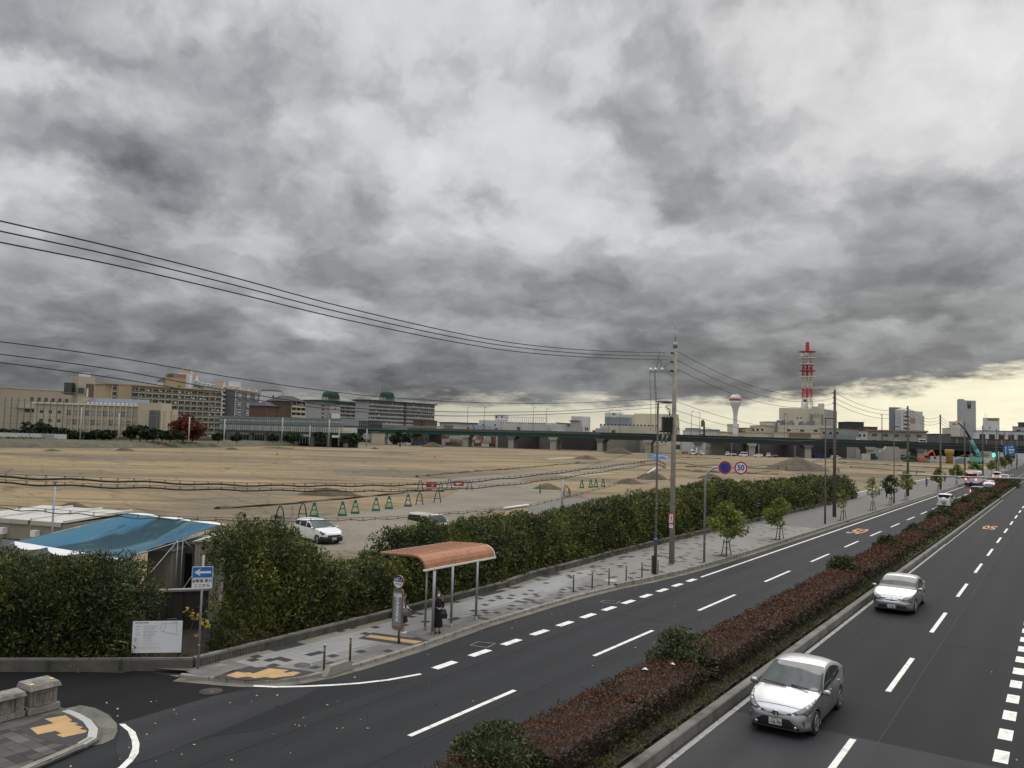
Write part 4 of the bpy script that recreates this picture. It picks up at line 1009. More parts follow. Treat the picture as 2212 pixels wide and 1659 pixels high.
# the silver hatchback
def hatch_extra(T,c,paint):
 mb=MB();x=c.L/2
 mkobj('lower_grille',c.patch([(x-.075,8.0),(x-.09,8.0)],[(x-.075,8.0),(x-.09,8.0)],2,2),'blackp',T) if False else None
 def face(ys,z0,z1,xf,m_,name):
  mb=MB();n=len(ys);vs=[]
  for i,y in enumerate(ys):vs+=[(xf(y),y,z0(y) if callable(z0) else z0),(xf(y)+.006,y,z1(y) if callable(z1) else z1)]
  mb.smooth=True;mb.add(vs,[(2*i,2*i+2,2*i+3,2*i+1) for i in range(n-1)]);return mkobj(name,mb,m_,T)
 xf=lambda y:x+.004-.30*abs(y)**2.6
 ys=np.linspace(-.66,.66,25)
 nose=MB();nose.smooth=True;rows=[]
 Y=np.linspace(-.80,.80,33)
 prof=[(-.10,.20),(-.02,.23),(.005,.30),(.012,.40),(.0,.50),(-.015,.58),(-.05,.645),(-.12,.69)]
 for y in Y:
  b=.40*abs(y/.8)**7
  rows.append([Vector((x+.015+p[0]-b,y,p[1])) for p in prof])
 n=len(prof);nose.add([p for r in rows for p in r],[(i*n+j,(i+1)*n+j,(i+1)*n+j+1,i*n+j+1) for i in range(len(rows)-1) for j in range(n-1)])
 mkobj('bumper',nose,paint,T)
 nx=lambda y:x+.030-.40*abs(y/.8)**7
 def band(name,ys,lo,hi,m_,push=.0,parent=T):
  mb=MB();mb.smooth=True;vs=[]
  for y in ys:
   for k in range(4):
    z=lo(y)+(hi(y)-lo(y))*k/3;zx=np.interp(z,[p[1] for p in prof],[p[0] for p in prof]);vs.append((x+.022+push+zx-.40*abs(y/.8)**7,y,z))
  n=len(ys);mb.add(vs,[(4*i+j,4*i+4+j,4*i+5+j,4*i+1+j) for i in range(n-1) for j in range(3)]);return mkobj(name,mb,m_,parent)
 band('lower_grille',np.linspace(-.60,.60,25),lambda y:.255,lambda y:.50-.20*max(0,abs(y)-.34)/.26,'blackp')
 band('bumper_strip',np.linspace(-.62,.62,25),lambda y:.225,lambda y:.25,'chrome',.006)
 band('upper_grille',np.linspace(-.40,.40,21),lambda y:.605-.02*(1-abs(y)/.4),lambda y:.648,'blackp',.0)
 for sd in (1,-1):
  mb=MB();mb.lathe([(.04,-.01),(.045,.01),(.03,.018),(.002,.014)],(nx(.5)-.006,sd*.50,.31),12,'X');mkobj('fog_lamp',mb,'chrome',T)
  mb=MB();mb.bar((nx(.70)-.002,sd*.70,.35),(nx(.68)+.004,sd*.685,.50),.035,.03);mkobj('marker_lamp',mb,'lamp',T)
 bx=x+.035;mb=MB()
 def oval(a,b,cy,cz,w):mb.tube([(bx+.012,cy+a*math.cos(t),cz+b*math.sin(t)) for t in np.linspace(0,6.2832,25)],w,5,False)
 o=MB();o.lathe([(.085,-.01),(.085,.006),(.001,.01)],(0,0,0),20,'X');o.v=[(bx+p[0]-.002,p[1],.625+p[2]*.72) for p in o.v];bd=mkobj('badge',o,'navy',T)
 oval(.085,.060,0,.625,.008);oval(.026,.056,0,.625,.007);oval(.062,.022,0,.648,.007);mkobj('badge_ring',mb,'chrome',bd)
 plate(T,x+.034,.405,1,'16-70',[('神戸 302',.045,0,.052),('め',.05,-.135,-.03)])
 for yy,L_ in ((-.05,.62),(.55,.48)):
  mb=MB();a=c.Sn(1.13,7.3,.02);mb.bar((1.10,yy,a.z+.03),(1.02,yy-L_,a.z+.06),.025,.025);mkobj('wiper',mb,'blackp',T)
HATCH=dict(L=4.46,W=1.745,r=.315,wx=(1.42,-1.28),belt=(.86,1.02),zb=.19,tumble=.36,crown=.045,spokes=5,
 top=[(2.23,.58),(2.18,.66),(2.05,.735),(1.8,.82),(1.45,.90),(1.12,.975),(.95,1.03),(.5,1.22),(.1,1.37),(-.2,1.435),(-.5,1.45),(-.9,1.43),(-1.4,1.33),(-1.8,1.19),(-2.05,1.08),(-2.15,1.0),(-2.2,.85),(-2.23,.75)],
 plan=plan(4.46),win=dict(front=(1.07,.04,4.75,5.95),rear=(-2.0,-1.15,5.4,5.9),bow=.16,
      side=[([(.95,4.12),(.3,4.10),(-.18,4.10)],[(.80,4.4),(.35,4.95),(-.15,4.98)]),([(-.24,4.10),(-.8,4.12),(-1.25,4.25)],[(-.22,4.98),(-.7,4.98),(-1.3,4.75)])],
      pillar=[([(-.19,4.08),(-.23,4.08)],[(-.16,5.0),(-.21,5.0)])]),
 head=[([(2.17,4.6),(2.0,3.55),(1.62,4.0)],[(2.155,6.1),(1.84,5.75),(1.38,4.9)])],
 tail=[([(-2.14,3.4),(-1.98,3.6)],[(-2.12,4.6),(-1.95,4.4)])],mirror=(.88,4.15),extra=[hatch_extra])
# the silver saloon
def saloon_extra(T,c,paint):
 x=c.L/2;prof=[(-.10,.19),(-.02,.22),(.0,.32),(.02,.44),(.015,.54),(-.02,.60),(-.05,.68),(-.09,.75)]
 B=lambda y:.42*abs(y/.84)**6.5
 def band(name,ys,lo,hi,m_,push=.0,full=False):
  mb=MB();mb.smooth=True;vs=[];K=8 if full else 3
  for y in ys:
   for k in range(K+1):
    z=lo(y)+(hi(y)-lo(y))*k/K;zx=np.interp(z,[p[1] for p in prof],[p[0] for p in prof]);vs.append((x+.015+push+zx-B(y),y,z))
  n=len(ys);K1=K+1;mb.add(vs,[(K1*i+j,K1*i+K1+j,K1*i+K1+1+j,K1*i+1+j) for i in range(n-1) for j in range(K)]);return mkobj(name,mb,m_,T)
 band('bumper',np.linspace(-.84,.84,33),lambda y:.19,lambda y:.745-.03*abs(y),paint,0,True)
 band('grille',np.linspace(-.37,.37,15),lambda y:.585+.05*abs(y),lambda y:.725,'navy',.008)
 band('grille_bar',np.linspace(-.42,.42,15),lambda y:.722,lambda y:.748,'chrome',.014)
 band('grille_frame',np.linspace(-.36,.36,15),lambda y:.568+.05*abs(y),lambda y:.584+.05*abs(y),'chrome',.010)
 band('bumper_strip',np.linspace(-.78,.78,31),lambda y:.528,lambda y:.55,'chrome',.008)
 for sd in (1,-1):
  ys=np.linspace(.22*sd,.62*sd,9) if sd>0 else np.linspace(-.62,-.22,9)
  band('air_slot',ys,lambda y:.30,lambda y:.40,'blackp',.006)
  for z in (.325,.36):band('slot_bar',ys,lambda y:z,lambda y:z+.012,'chrome',.011)
  mb=MB();mb.lathe([(.04,-.01),(.04,.01),(.002,.014)],(x+.02-B(.69),sd*.69,.345),10,'X');mkobj('fog_lamp',mb,'lamp',T)
 band('lower_lip',np.linspace(-.7,.7,31),lambda y:.215,lambda y:.255,'chrome',.008)
 mb=MB();mb.lathe([(.035,0),(.03,.02),(.001,.022)],(x+.0,0,.745),12,'X');mkobj('badge',mb,'chrome',T)
 plate(T,x+.044,.37,1,'3 25',[('神戸 300',.045,0,.052)])
SALOON=dict(L=4.84,W=1.78,r=.325,wx=(1.45,-1.40),belt=(.90,.98),zb=.18,tumble=.38,crown=.04,spokes=7,
 top=[(2.42,.62),(2.36,.70),(2.2,.79),(1.8,.87),(1.3,.935),(1.0,.975),(.85,1.02),(.4,1.24),(.0,1.385),(-.25,1.42),(-.8,1.42),(-1.15,1.34),(-1.5,1.15),(-1.75,1.06),(-2.2,1.02),(-2.34,.97),(-2.42,.80)],
 plan=plan(4.84,.84),win=dict(front=(.97,.04,4.75,5.95),rear=(-1.62,-1.0,5.2,5.9),bow=.12,
      side=[([(.85,4.12),(.3,4.10),(-.25,4.10)],[(.70,4.4),(.2,4.95),(-.22,4.97)]),([(-.31,4.10),(-.8,4.10),(-1.35,4.2)],[(-.29,4.97),(-.8,4.95),(-1.15,4.75)])],
      pillar=[([(-.26,4.08),(-.30,4.08)],[(-.23,5.0),(-.28,5.0)])]),
 head=[([(2.375,4.6),(2.25,3.45),(1.92,3.8)],[(2.37,6.5),(2.05,5.9),(1.78,4.9)])],
 tail=[([(-2.34,3.3),(-2.15,3.5)],[(-2.33,4.6),(-2.12,4.4)])],mirror=(.82,4.15),extra=[saloon_extra])
def box_extra(front_black=False):
 def f(T,c,paint):
  x=c.L/2
  if front_black:
   for s_ in (1,-1):
    mb=MB();mb.smooth=True;vs=[];W=c.sp['W']/2+.012
    ys=np.linspace(-W,W,21)
    for y in ys:
     b=.42*abs(y/W)**6.5
     for p in ((-.05,.20),(.03,.24),(.035,.50),(-.03,.55)):vs.append((s_*(x+p[0]-b),y,p[1]))
    mb.add(vs,[(4*i+j,4*i+4+j,4*i+5+j,4*i+1+j) for i in range(20) for j in range(3)]);mkobj('bumper',mb,'blackp',T)
   mb=MB();mb.box((x+.03,.0,.60),(.03,1.0,.10));mkobj('grille',mb,'blackp',T)
   plate(T,x+.045,.40,1,'42 16')
  else:
   mb=MB();mb.box((x-.01,0,.58),(.05,.9,.13));mkobj('grille',mb,'blackp',T);plate(T,x+.02,.40)
  plate(T,-x-.015,.62 if not front_black else .75)
 return f
WAGON=dict(L=4.4,W=1.695,r=.30,wx=(1.35,-1.2),belt=(.92,1.02),zb=.22,tumble=.26,crown=.04,spokes=12,rimm='rim',pillar_paint=True,
 top=[(2.2,.62),(2.12,.74),(1.95,.83),(1.6,.92),(1.2,1.0),(1.0,1.07),(.5,1.27),(.1,1.42),(-.2,1.47),(-.8,1.49),(-1.5,1.465),(-1.85,1.41),(-2.0,1.28),(-2.12,1.0),(-2.2,.70)],
 plan=plan(4.4,.84),win=dict(front=(1.12,.10,4.75,5.95),rear=(-2.1,-1.9,5.0,5.8),bow=.12,
      side=[([(.90,4.12),(.4,4.10),(-.1,4.10)],[(.74,4.4),(.3,4.95),(-.08,4.97)]),([(-.2,4.10),(-.6,4.10),(-1.05,4.10)],[(-.2,4.97),(-.6,4.97),(-.98,4.97)]),([(-1.15,4.12),(-1.5,4.15),(-1.88,4.3)],[(-1.08,4.97),(-1.4,4.95),(-1.72,4.85)])],
      pillar=[([(-.12,4.08),(-.19,4.08)],[(-.09,5.0),(-.18,5.0)])]),
 head=[([(2.08,4.2),(1.98,3.5),(1.72,3.9)],[(2.08,5.6),(1.9,5.3),(1.65,4.8)])],
 tail=[([(-2.15,3.4),(-2.0,3.5)],[(-2.08,4.7),(-1.95,4.7)])],mirror=(.85,4.15),extra=[box_extra(True)])
def boxy(L,W,H,hood=.9,bonnet=.95,slant=.35,r=.28,cat='car',rearslant=.12,extra=None,side=None):
 h=L/2;xw=h-hood
 top=[(h,.55),(h-.04,bonnet-.13),(h-.12,bonnet-.04),(xw,bonnet+.04),(xw-slant*.5,(bonnet+H)/2+.03),(xw-slant,H-.05),(xw-slant-.25,H),(-h+rearslant+.15,H-.02),(-h+rearslant,H-.10),(-h+.05,.95),(-h,.6)]
 top=sorted(top)
 f0=xw-slant*.6
 return dict(L=L,W=W,r=r,wx=(h-.78,-h+.72),belt=(bonnet-.02,bonnet+.05),zb=.2,tumble=.14,crown=.03,plan=plan(L,.88,.9),cat=cat,spokes=6,
  top=top,win=dict(front=(xw+.02,xw-slant+.04,4.6,5.9),rear=(-h+.07,-h+rearslant,4.5,5.7),bow=.05,
          side=[([(f0,4.15),(f0-.5,4.12),(0.02,4.12)],[(f0-.12,4.9),(f0-.5,4.95),(0.02,4.95)]),([(-.08,4.12),(-h*.45,4.12),(-h*.9,4.15)],[(-.08,4.95),(-h*.45,4.95),(-h*.86,4.9)])]),
  head=[([(h-.06,3.6),(h-.2,3.5)],[(h-.06,4.8),(h-.2,4.6)])],tail=[([(-h+.02,3.2),(-h+.10,3.3)],[(-h+.03,4.3),(-h+.12,4.3)])],mirror=(f0-.05,4.2),extra=[extra or box_extra(False)])
# placed vehicles. heading: local +X is the front of a car
def put(T,x,y,heading,sc=None):return place(T,(x,y,.01),heading,sc=sc)
put(make_car('car','silver hatchback with number plate 16-70 driving towards the camera, nearest car',HATCH,'silver'),-6.32,24.55,-math.pi/2)
put(make_car('car','silver saloon with chrome topped grille following behind the hatchback',SALOON,'silver2'),-6.62,44.15,-math.pi/2)
put(make_car('car','white estate car with black bumpers parked on the site behind the hedge',WAGON,'whitecar',2),-43.0,40.9,math.radians(-14))
put(make_car('car','beige boxy car with rounded windows half hidden behind the hedge on the site',boxy(3.9,1.68,1.64,.75,.98,.45),'beigecar',2),-39.6,48.9,math.radians(-14))
def jimny_extra(T,c,paint):
 x=c.L/2;mb=MB();mb.lathe([(.02,-.19),(.31,-.19),(.345,-.12),(.345,0),(.3,.02)],(-x+.02,.05,.98),20,'X');mkobj('spare_wheel_cover',mb,'white',T)
 mb=MB()
 for s_ in (1,-1):mb.box((s_*(x-.02),0,.5),(.1,1.52,.26))
 mkobj('bumper',mb,'white',T)
 plate(T,-x-.045,.52,m_='plate_y')
JIM=boxy(3.4,1.5,1.7,1.15,1.05,.3,.34,extra=jimny_extra);JIM['zb']=.36
put(make_car('car','white off-roader with a spare wheel on its tail, beside the green median bushes',JIM,'whitecar'),-12.75,121.2,math.pi/2,1.08)
def brakes(T,z=1.35,x=-2.2):
 mb=MB();mb.box((x,0,z),(.04,.32,.06));mkobj('brake_lamp',mb,'tail_on',T)
t=make_car('car','dark car braking, partly hidden by the median hedge behind the bus',boxy(4.3,1.7,1.5,1.0,.95,.5,.3),'darkcar',1,'braking cars in the queue',True);brakes(t,1.38,-2.02);put(t,-12.0,158,math.pi/2,1.05)
t=make_car('car','pale blue saloon braking between the bus and the median hedge',SALOON,'bluecar',1,'braking cars in the queue',True);brakes(t,1.24,-1.45);put(t,-12.3,192,math.pi/2,1.1)
t=make_car('car','white van braking ahead of the bus with one high brake lamp',boxy(4.2,1.7,1.9,.6,1.05,.4,.3,'van'),'whitecar',1,'braking cars in the queue',True);brakes(t,1.75,-1.95);put(t,-14.2,247,math.pi/2,1.1)
t=make_car('car','white saloon braking in the turning lane at the far end of the median',boxy(4.4,1.7,1.5,1.0,.95,.5,.3),'whitecar',1,'braking cars in the queue',True);brakes(t,1.36,-2.05);put(t,-12.1,240,math.pi/2,1.1)
# the bus
def bus():
 T=thing('bus','white town bus with a blue skirt and orange destination display seen from behind','bus',(-15.95,196.5,0))
 X,Y0,Y1,W,H=-15.95,196.4,206.8,2.5,3.0
 mb=MB();mb.box((X,(Y0+Y1)/2,.72+(H-.72)/2),(W,Y1-Y0,H-.72));mb.box((X,(Y0+Y1)/2+.03,H+.04),(W-.25,Y1-Y0-.3,.12));mkobj('body',mb,'white',T)
 mb=MB();mb.box((X,(Y0+Y1)/2,.53),(W+.01,Y1-Y0+.01,.38));mkobj('skirt',mb,'navy',T)
 mb=MB();mb.box((X,Y0+3.2,H+.22),(1.7,3.0,.26));mkobj('air_conditioner',mb,'conc_light',T)
 mb=MB();mb.box((X,Y0-.02,2.25),(2.15,.04,.85));mkobj('rear_window',mb,'glass',T)
 mb=MB();mb.box((X-.1,Y0-.05,2.74),(.95,.04,.17));mkobj('destination_display',mb,mat('lit_orange_display',(.5,.12,.02),.5,var=.3,scale=9,emit=((1,.30,.08),1.3)),T)
 for i in range(7):
  for sd in (1,-1):mb=MB();mb.box((X+sd*(W/2+.01),Y0+1.1+i*1.4,2.15),(.02,1.15,.85));mkobj('side_window',mb,'glass',T)
 for dx in (-.98,.88):mb=MB();mb.box((X+dx,Y0-.03,1.45),(.22,.04,.22));mkobj('taillight',mb,'tail_on',T)
 mb=MB();mb.lathe([(.24,-.03),(.24,.0),(.001,.0)],(X-.5,Y0-.005,1.70),14,'Y');mkobj('emblem',mb,'red',T)
 mb=MB();mb.lathe([(.15,-.045),(.15,.0),(.001,.0)],(X-.43,Y0-.005,1.78),14,'Y');mkobj('emblem',mb,'white',T)
 mb=MB();mb.box((X,Y0-.02,.83),(.5,.04,.24));mkobj('number_plate',mb,mat('green_plate',(.05,.09,.08),.5,var=.1),T)
 mb=MB();mb.box((X-1.0,Y0-.02,1.05),(.12,.03,.35));mb.box((X+.0,Y0-.02,1.22),(1.2,.02,.06));mkobj('vent',mb,'steel',T)
 for yy in (Y0+2.3,Y0+7.9):
  for sd in (1,-1):mb=MB();mb.lathe([(.25,-.14),(.5,-.14),(.5,.14),(.25,.14)],(X+sd*1.12,yy,.5),18,'X');mkobj('wheel',mb,'tyre',T)
 mb=MB();mb.box((X-W/2-.22,Y1-.3,2.2),(.2,.12,.45));mkobj('mirror',mb,'blackp',T)
bus()
# == BUS STOP, SIGNS, STREET FURNITURE
M['tileroof']=mat('terracotta_sheet',(.38,.17,.08),.65,var=.22,scale=2.5,fine=.12,fscale=30,dirt=((.22,.10,.07),.6,3))
def shelter():
 T=thing('bus_shelter','bus shelter with a curved terracotta coloured ribbed roof on four grey steel posts','bus shelter',(-20.5,26.2,SW))
 y0,y1=24.75,29.35
 prof=[(-22.45,2.90),(-21.9,2.93),(-21.3,2.96),(-20.85,2.97),(-20.58,2.95),(-20.40,2.88),(-20.28,2.78),(-20.20,2.64),(-20.17,2.47)]
 mb=MB();vs=[];nb=78
 rows=[]
 for i in range(nb+1):
  y=y0+(y1-y0)*i/nb;r=.022*abs(math.sin(math.pi*i/3))
  rows.append([Vector((x,y,z+r)) for x,z in prof])
 n=len(prof);mb.smooth=False
 mb.add([p for r in rows for p in r],[(i*n+j,i*n+j+1,(i+1)*n+j+1,(i+1)*n+j) for i in range(nb) for j in range(n-1)])
 mb.add([Vector((p.x,p.y,p.z-.05)) for r in rows for p in r],[(i*n+j,(i+1)*n+j,(i+1)*n+j+1,i*n+j+1) for i in range(nb) for j in range(n-1)])
 mkobj('roof',mb,'tileroof',T)
 mb=MB()
 for t in np.linspace(-22.3,-20.7,9):z=float(np.interp(t,[p[0] for p in prof],[p[1] for p in prof]))+.024;mb.bar((t,y0,z),(t,y1,z),.012,.012)
 mkobj('roof_seam',mb,mat('roof_seam',(.16,.07,.045),.8),T)
 for y in (y0,y1):
  mb=MB()
  for a,b in zip(prof[:-1],prof[1:]):mb.bar((a[0],y,a[1]-.03),(b[0],y,b[1]-.03),.03,.07)
  mkobj('roof_end',mb,'tileroof' if y==y0 else 'white',T)
 mb=MB();mb.bar((-20.15,y0-.12,2.46),(-20.15,y1+.02,2.46),.09,.06);mb.bar((-22.46,y0,2.90),(-22.46,y1,2.90),.03,.03);mkobj('gutter_rail',mb,'white',T)
 for k,(x,y) in enumerate([(-18.37*1.0857+0.0,22.83*1.0857),(-20.45,25.45),(-19.95,26.5),(-19.97,28.3)]):
  pass
 for (x,y,r) in [(-19.95*KS-.1,24.80*KS+.35,.055),(-20.42,25.15,.04),(-20.02,26.25,.05),(-20.05,27.95,.05)]:
  mb=MB();mb.tube([(x,y,SW),(x,y,2.86 if r<.045 else 2.48)],r,12);o=mkobj('post',mb,'steel',T)
  mb=MB();mb.lathe([(r*1.7,0),(r*1.7,.015),(r*1.35,.02),(r*1.3,.14)],(x,y,SW),12);mkobj('post_base',mb,mat('rusty_base',(.17,.10,.06),.9,var=.3,scale=8) if y<25.2 and x>-20.3 else 'conc',o)
 for y in (24.9,26.25,27.95,29.1):
  mb=MB()
  for a,b in zip(prof[:-1],prof[1:]):mb.bar((a[0],y,a[1]-.085),(b[0],y,b[1]-.085),.05,.06)
  mkobj('rafter',mb,'steel',T)
shelter()
M['bronze']=mat('bronze_frame',(.22,.16,.10),.45,.3,var=.1)
def busstop():
 bx,by=-20.02*KS*1.0,23.25*KS
 bx,by=-19.86,22.98
 T=thing('bus_stop_sign','bus stop sign with a round navy and white head above a tall grey timetable panel','bus stop sign',(bx,by,SW))
 mb=MB();mb.tube([(bx,by,SW),(bx,by,2.02)],.028,8);mb.tube([(bx+.055,by+.01,SW),(bx+.055,by+.01,.62)],.022,8);mkobj('pole',mb,'bronze',T)
 ang=math.radians(3);Rz=Matrix.Rotation(ang,3,'Z')     # panel faces the approaching traffic and the camera
 def tr(p,y=0):v=Rz @ Vector((p[0],y,p[1]));return (bx-.06+v.x,by-.02+v.y,v.z)
 w,z0,z1=.44,.60,2.03
 fr=[(-w/2+.05,z0),(w/2-.05,z0),(w/2,z0+.06),(w/2,z1-.06),(w/2-.05,z1),(-w/2+.05,z1),(-w/2,z1-.06),(-w/2,z0+.06),(-w/2+.05,z0)]
 mb=MB();mb.tube([tr(p) for p in fr],.026,7,False);mkobj('frame',mb,'bronze',T)
 mb=MB();mb.add([tr(p,d) for d in (-.02,.02) for p in fr[:-1]],[tuple(range(8))[::-1],tuple(range(8,16))]+[(i,(i+1) % 8,8+(i+1) % 8,8+i) for i in range(8)]); 
 pn=mkobj('panel',mb,'bronze',T)
 mb=MB();mb.add([tr(p,-.026) for p in ((-.185,.72),(.185,.72),(.185,1.94),(-.185,1.94))],[(0,1,2,3)]);mkobj('panel_face',mb,mat('panel_blue_grey',(.20,.22,.27),.5,var=.08),pn)
 mb=MB();mb.add([tr(p,-.029) for p in ((-.175,1.75),(.175,1.75),(.175,1.87),(-.175,1.87))],[(0,1,2,3)]);mkobj('panel_header',mb,'white',pn)
 def put_t(s,size,x,z,m_,y=-.033,bold=0.0,par=pn):
  t=text_mb(s,size,bold=bold);t.v=[tr((p[0]+x,p[2]+z),y) for p in t.v];mkobj('lettering',t,m_,par)
 put_t('阪神バス',.082,0,1.81,'inkgrey',bold=.001)
 for i,ch in enumerate('阪神国道駅前'):put_t(ch,.145,0,1.66-i*.145,'white',bold=.004)
 for i,ch in enumerate('のりば案内'):put_t(ch,.05,.11,1.42-i*.13,'white')
 for i,ch in enumerate('時刻表運賃'):put_t(ch,.045,-.11,1.55-i*.14,'white')
 r,zc=.235,2.29
 mb=MB();mb.lathe([(r,-.03),(r,.03),(.001,.03)],(0,0,0),28,'Y');mb.v=[tr((p[0]+.0,p[2]+zc),p[1]) for p in mb.v];hd=mkobj('head',mb,'bronze',T)
 P=[(math.cos(a)*.21,math.sin(a)*.21) for a in np.linspace(0,math.pi,19)]
 mb=MB();mb.add([tr((x,z*1.0+zc),-.034) for x,z in P[::-1]],[tuple(range(19))[::-1]]);mkobj('head_top',mb,'navy',hd)
 mb=MB();mb.add([tr((x,-z+zc),-.034) for x,z in P],[tuple(range(19))[::-1]]);mkobj('head_bottom',mb,'white',hd)
 put_t('阪神バス',.088,0,zc+.06,'white',-.038,.002,hd);put_t('のりば',.105,0,zc-.085,'inkk',-.038,.0015,hd);put_t('HANSHIN',.036,0,zc+.135,'white',-.038,.002,hd)
busstop()
def oneway():
 x,y=-22.52*.9975,16.60
 T=thing('one_way_sign','blue one-way sign with a white arrow above a white plate, on a grey pole','road sign',(x,y,0))
 mb=MB();mb.tube([(x,y,0),(x,y,3.62)],.033,10);mkobj('pole',mb,'steel',T)
 mb=MB();mb.tube([(x,y,.85),(x,y,.89)],.036,10,False);mkobj('band',mb,'yellow',T)
 f=Vector((.76,-.65,0)).normalized();r_=Vector((-f.y,f.x,0))   # f: way it faces
 def tr(a,z,o):return Vector((x,y,z))+r_*a+f*o
 def plate_(w,h,zc,m1,name,rim=None):
  mb=MB();P=[(-w/2+.02,zc-h/2),(w/2-.02,zc-h/2),(w/2,zc-h/2+.02),(w/2,zc+h/2-.02),(w/2-.02,zc+h/2),(-w/2+.02,zc+h/2),(-w/2,zc+h/2-.02),(-w/2,zc-h/2+.02)]
  mb.add([tr(a,z,o) for o in (.04,.055) for a,z in P],[tuple(range(8))[::-1],tuple(range(8,16))]+[(i,(i+1) % 8,8+(i+1) % 8,8+i) for i in range(8)])
  return mkobj(name,mb,m1,T)
 a=plate_(.62,.35,3.10,'white','arrow_panel')
 mb=MB();mb.add([tr(p[0],p[1],.058) for p in ((-.295,2.94),(.295,2.94),(.295,3.26),(-.295,3.26))],[(0,1,2,3)]);mkobj('blue_field',mb,'blue',a)
 mb=MB();A=[(-.25,3.10),(-.06,2.985),(-.06,3.005),(-.10,3.065),(.25,3.065),(.25,3.135),(-.10,3.135),(-.06,3.195),(-.06,3.215)]
 mb.add([tr(p[0],p[1],.061) for p in A],[(0,1,2,3),(0,3,6),(0,6,7,8),(3,4,5,6)]);mkobj('arrow',mb,'white',a)
 b=plate_(.60,.31,2.755,'white','text_panel')
 for s_,z,sz in (('自動車 原付',2.825,.112),('ここから',2.685,.12)):
  t=text_mb(s_,sz,bold=.002);t.v=[tr(p[0]*1.0,p[2]+z,.058) for p in t.v];mkobj('lettering',t,'inkk',b)
oneway()
def notice():
 A,B=Vector((-24.31,15.51,0)),Vector((-23.22,16.51,0));d=(B-A).normalized();f=Vector((d.y,-d.x,0));w=(B-A).length
 T=thing('notice_board','large white notice board with small print and a site plan, standing before the left hedge','notice board',tuple(A))
 z0,z1=.52,1.50
 tr=lambda a,z,o=0:A+d*a+f*o+Vector((0,0,z))
 mb=MB();mb.add([tr(a,z,o) for o in (-.02,0) for a,z in ((0,z0),(w,z0+.0),(w,z1),(0,z1-.01))],[(3,2,1,0),(4,5,6,7),(0,1,5,4),(1,2,6,5),(2,3,7,6),(3,0,4,7)]);b=mkobj('board',mb,mat('white_board',(.76,.77,.80),.5,var=.04),T)
 for a in (.08,w-.08):mb=MB();mb.bar(tr(a,.25,-.05),tr(a,z1,-.05),.05,.05);mkobj('leg',mb,'steel_dark',T)
 def t_(s,sz,a,z,m_='inkgrey',al='LEFT'):
  t=text_mb(s,sz,align=al);t.v=[tr(p[0]+a,p[2]+z,.003) for p in t.v];mkobj('lettering',t,m_,b)
 t_('開発事業計画概要',.05,.07,z1-.055,'inkk');t_('令和2年11月',.035,w-.32,z1-.04);t_('事業計画の名称 西宮市津門大塚町',.03,w*.60,z1-.085)
 rows=[('計画場所','西宮市津門大塚町 地内 番地ほか'),('事業者','代表者 住所 氏名 電話番号'),('設計者','建築設計事務所 連絡先 電話番号'),('計画概要','敷地面積 建築面積 延床面積'),('','用途 構造 高さ 階数'),('','工事着手予定 完了予定')]
 zz=z1-.17
 for i,(a_,b_) in enumerate(rows):t_(a_,.034,.09,zz-i*.085);t_(b_,.028,.33,zz+.014-i*.085);t_(b_[::-1],.024,.33,zz-.022-i*.085)
 t_('この計画についての説明を受けたい方は下記までご連絡ください',.026,.08,z0+.27);t_('注意 この標識は計画の内容をお知らせするものです',.028,.2,z0+.17,'inkred');t_('工事内容の変更がある場合はあらためて掲示します',.028,.2,z0+.12,'inkred')
 mb=MB()
 for p,q in [((.88,1.18),(.98,1.56)),((.98,1.56),(1.24,1.57)),((1.24,1.57),(1.27,1.10)),((.88,1.18),(1.36,1.07)),((.80,1.20),(.88,1.18)),((.78,1.22),(.84,1.5))]:mb.bar(tr(p[0]*w/1.42,p[1],.004),tr(q[0]*w/1.42,q[1],.004),.014,.003)
 mkobj('plan_drawing',mb,'inkgrey',b)
notice()
# bollards
def bollard(x,y,label,h=.86):
 T=thing('bollard',label,'bollard',(x,y,SW),'steel bollards along the kerb')
 mb=MB();mb.smooth=True;mb.lathe([(.035,0),(.035,h-.02),(.028,h),(.001,h+.004)],(x,y,SW),10);mkobj('post',mb,mat('bollard_bronze',(.13,.115,.09),.4,.4) if 'bollard_bronze' not in bpy.data.materials else bpy.data.materials['bollard_bronze'],T)
 for z in (h*.78,h*.86):mb=MB();mb.tube([(x,y,SW+z),(x,y,SW+z+.025)],.037,10,False);mkobj('band',mb,'yellow',T)
 mb=MB();mb.lathe([(.036,0),(.036,.02),(.001,.022)],(x,y,SW+h-.01),10);mkobj('cap',mb,'chrome',T)
BL=[(-19.66,19.21),(-19.75,20.46),(-20.28,36.47),(-20.06,38.02),(-19.9,39.58),(-19.65,41.12),(-19.48,42.76),(-19.16,44.2)]
bl=['bollard nearest the yellow corner paving','bollard behind the concrete kerb block','first bollard of the row of six past the bus shelter','second bollard of the row of six','third bollard of the row, at the pale manhole','fourth bollard of the row of six','fifth bollard of the row, left of the street lamp','last bollard of the row, right of the street lamp']
for (x,y),l in zip(BL,bl):bollard(x*KS if y<30 else x*KS,y*KS,l,.80 if y<30 else .86)
T=thing('kerb_block','sloped concrete kerb block beside the two near bollards','kerb block',(-19.4,19.8,.1))
mb=MB();P=[(-19.30,18.95),(-19.62,19.0),(-19.70,20.25),(-19.38,20.30)];mb.add([(p[0]*KS,p[1]*KS,.03) for p in P]+[(-19.36*KS,19.25*KS,.30),(-19.56*KS,19.28*KS,.31),(-19.60*KS,20.05*KS,.31),(-19.42*KS,20.1*KS,.30)],[(3,2,1,0),(4,5,6,7),(0,1,5,4),(1,2,6,5),(2,3,7,6),(3,0,4,7)]);mkobj('block',mb,'kerb',T)
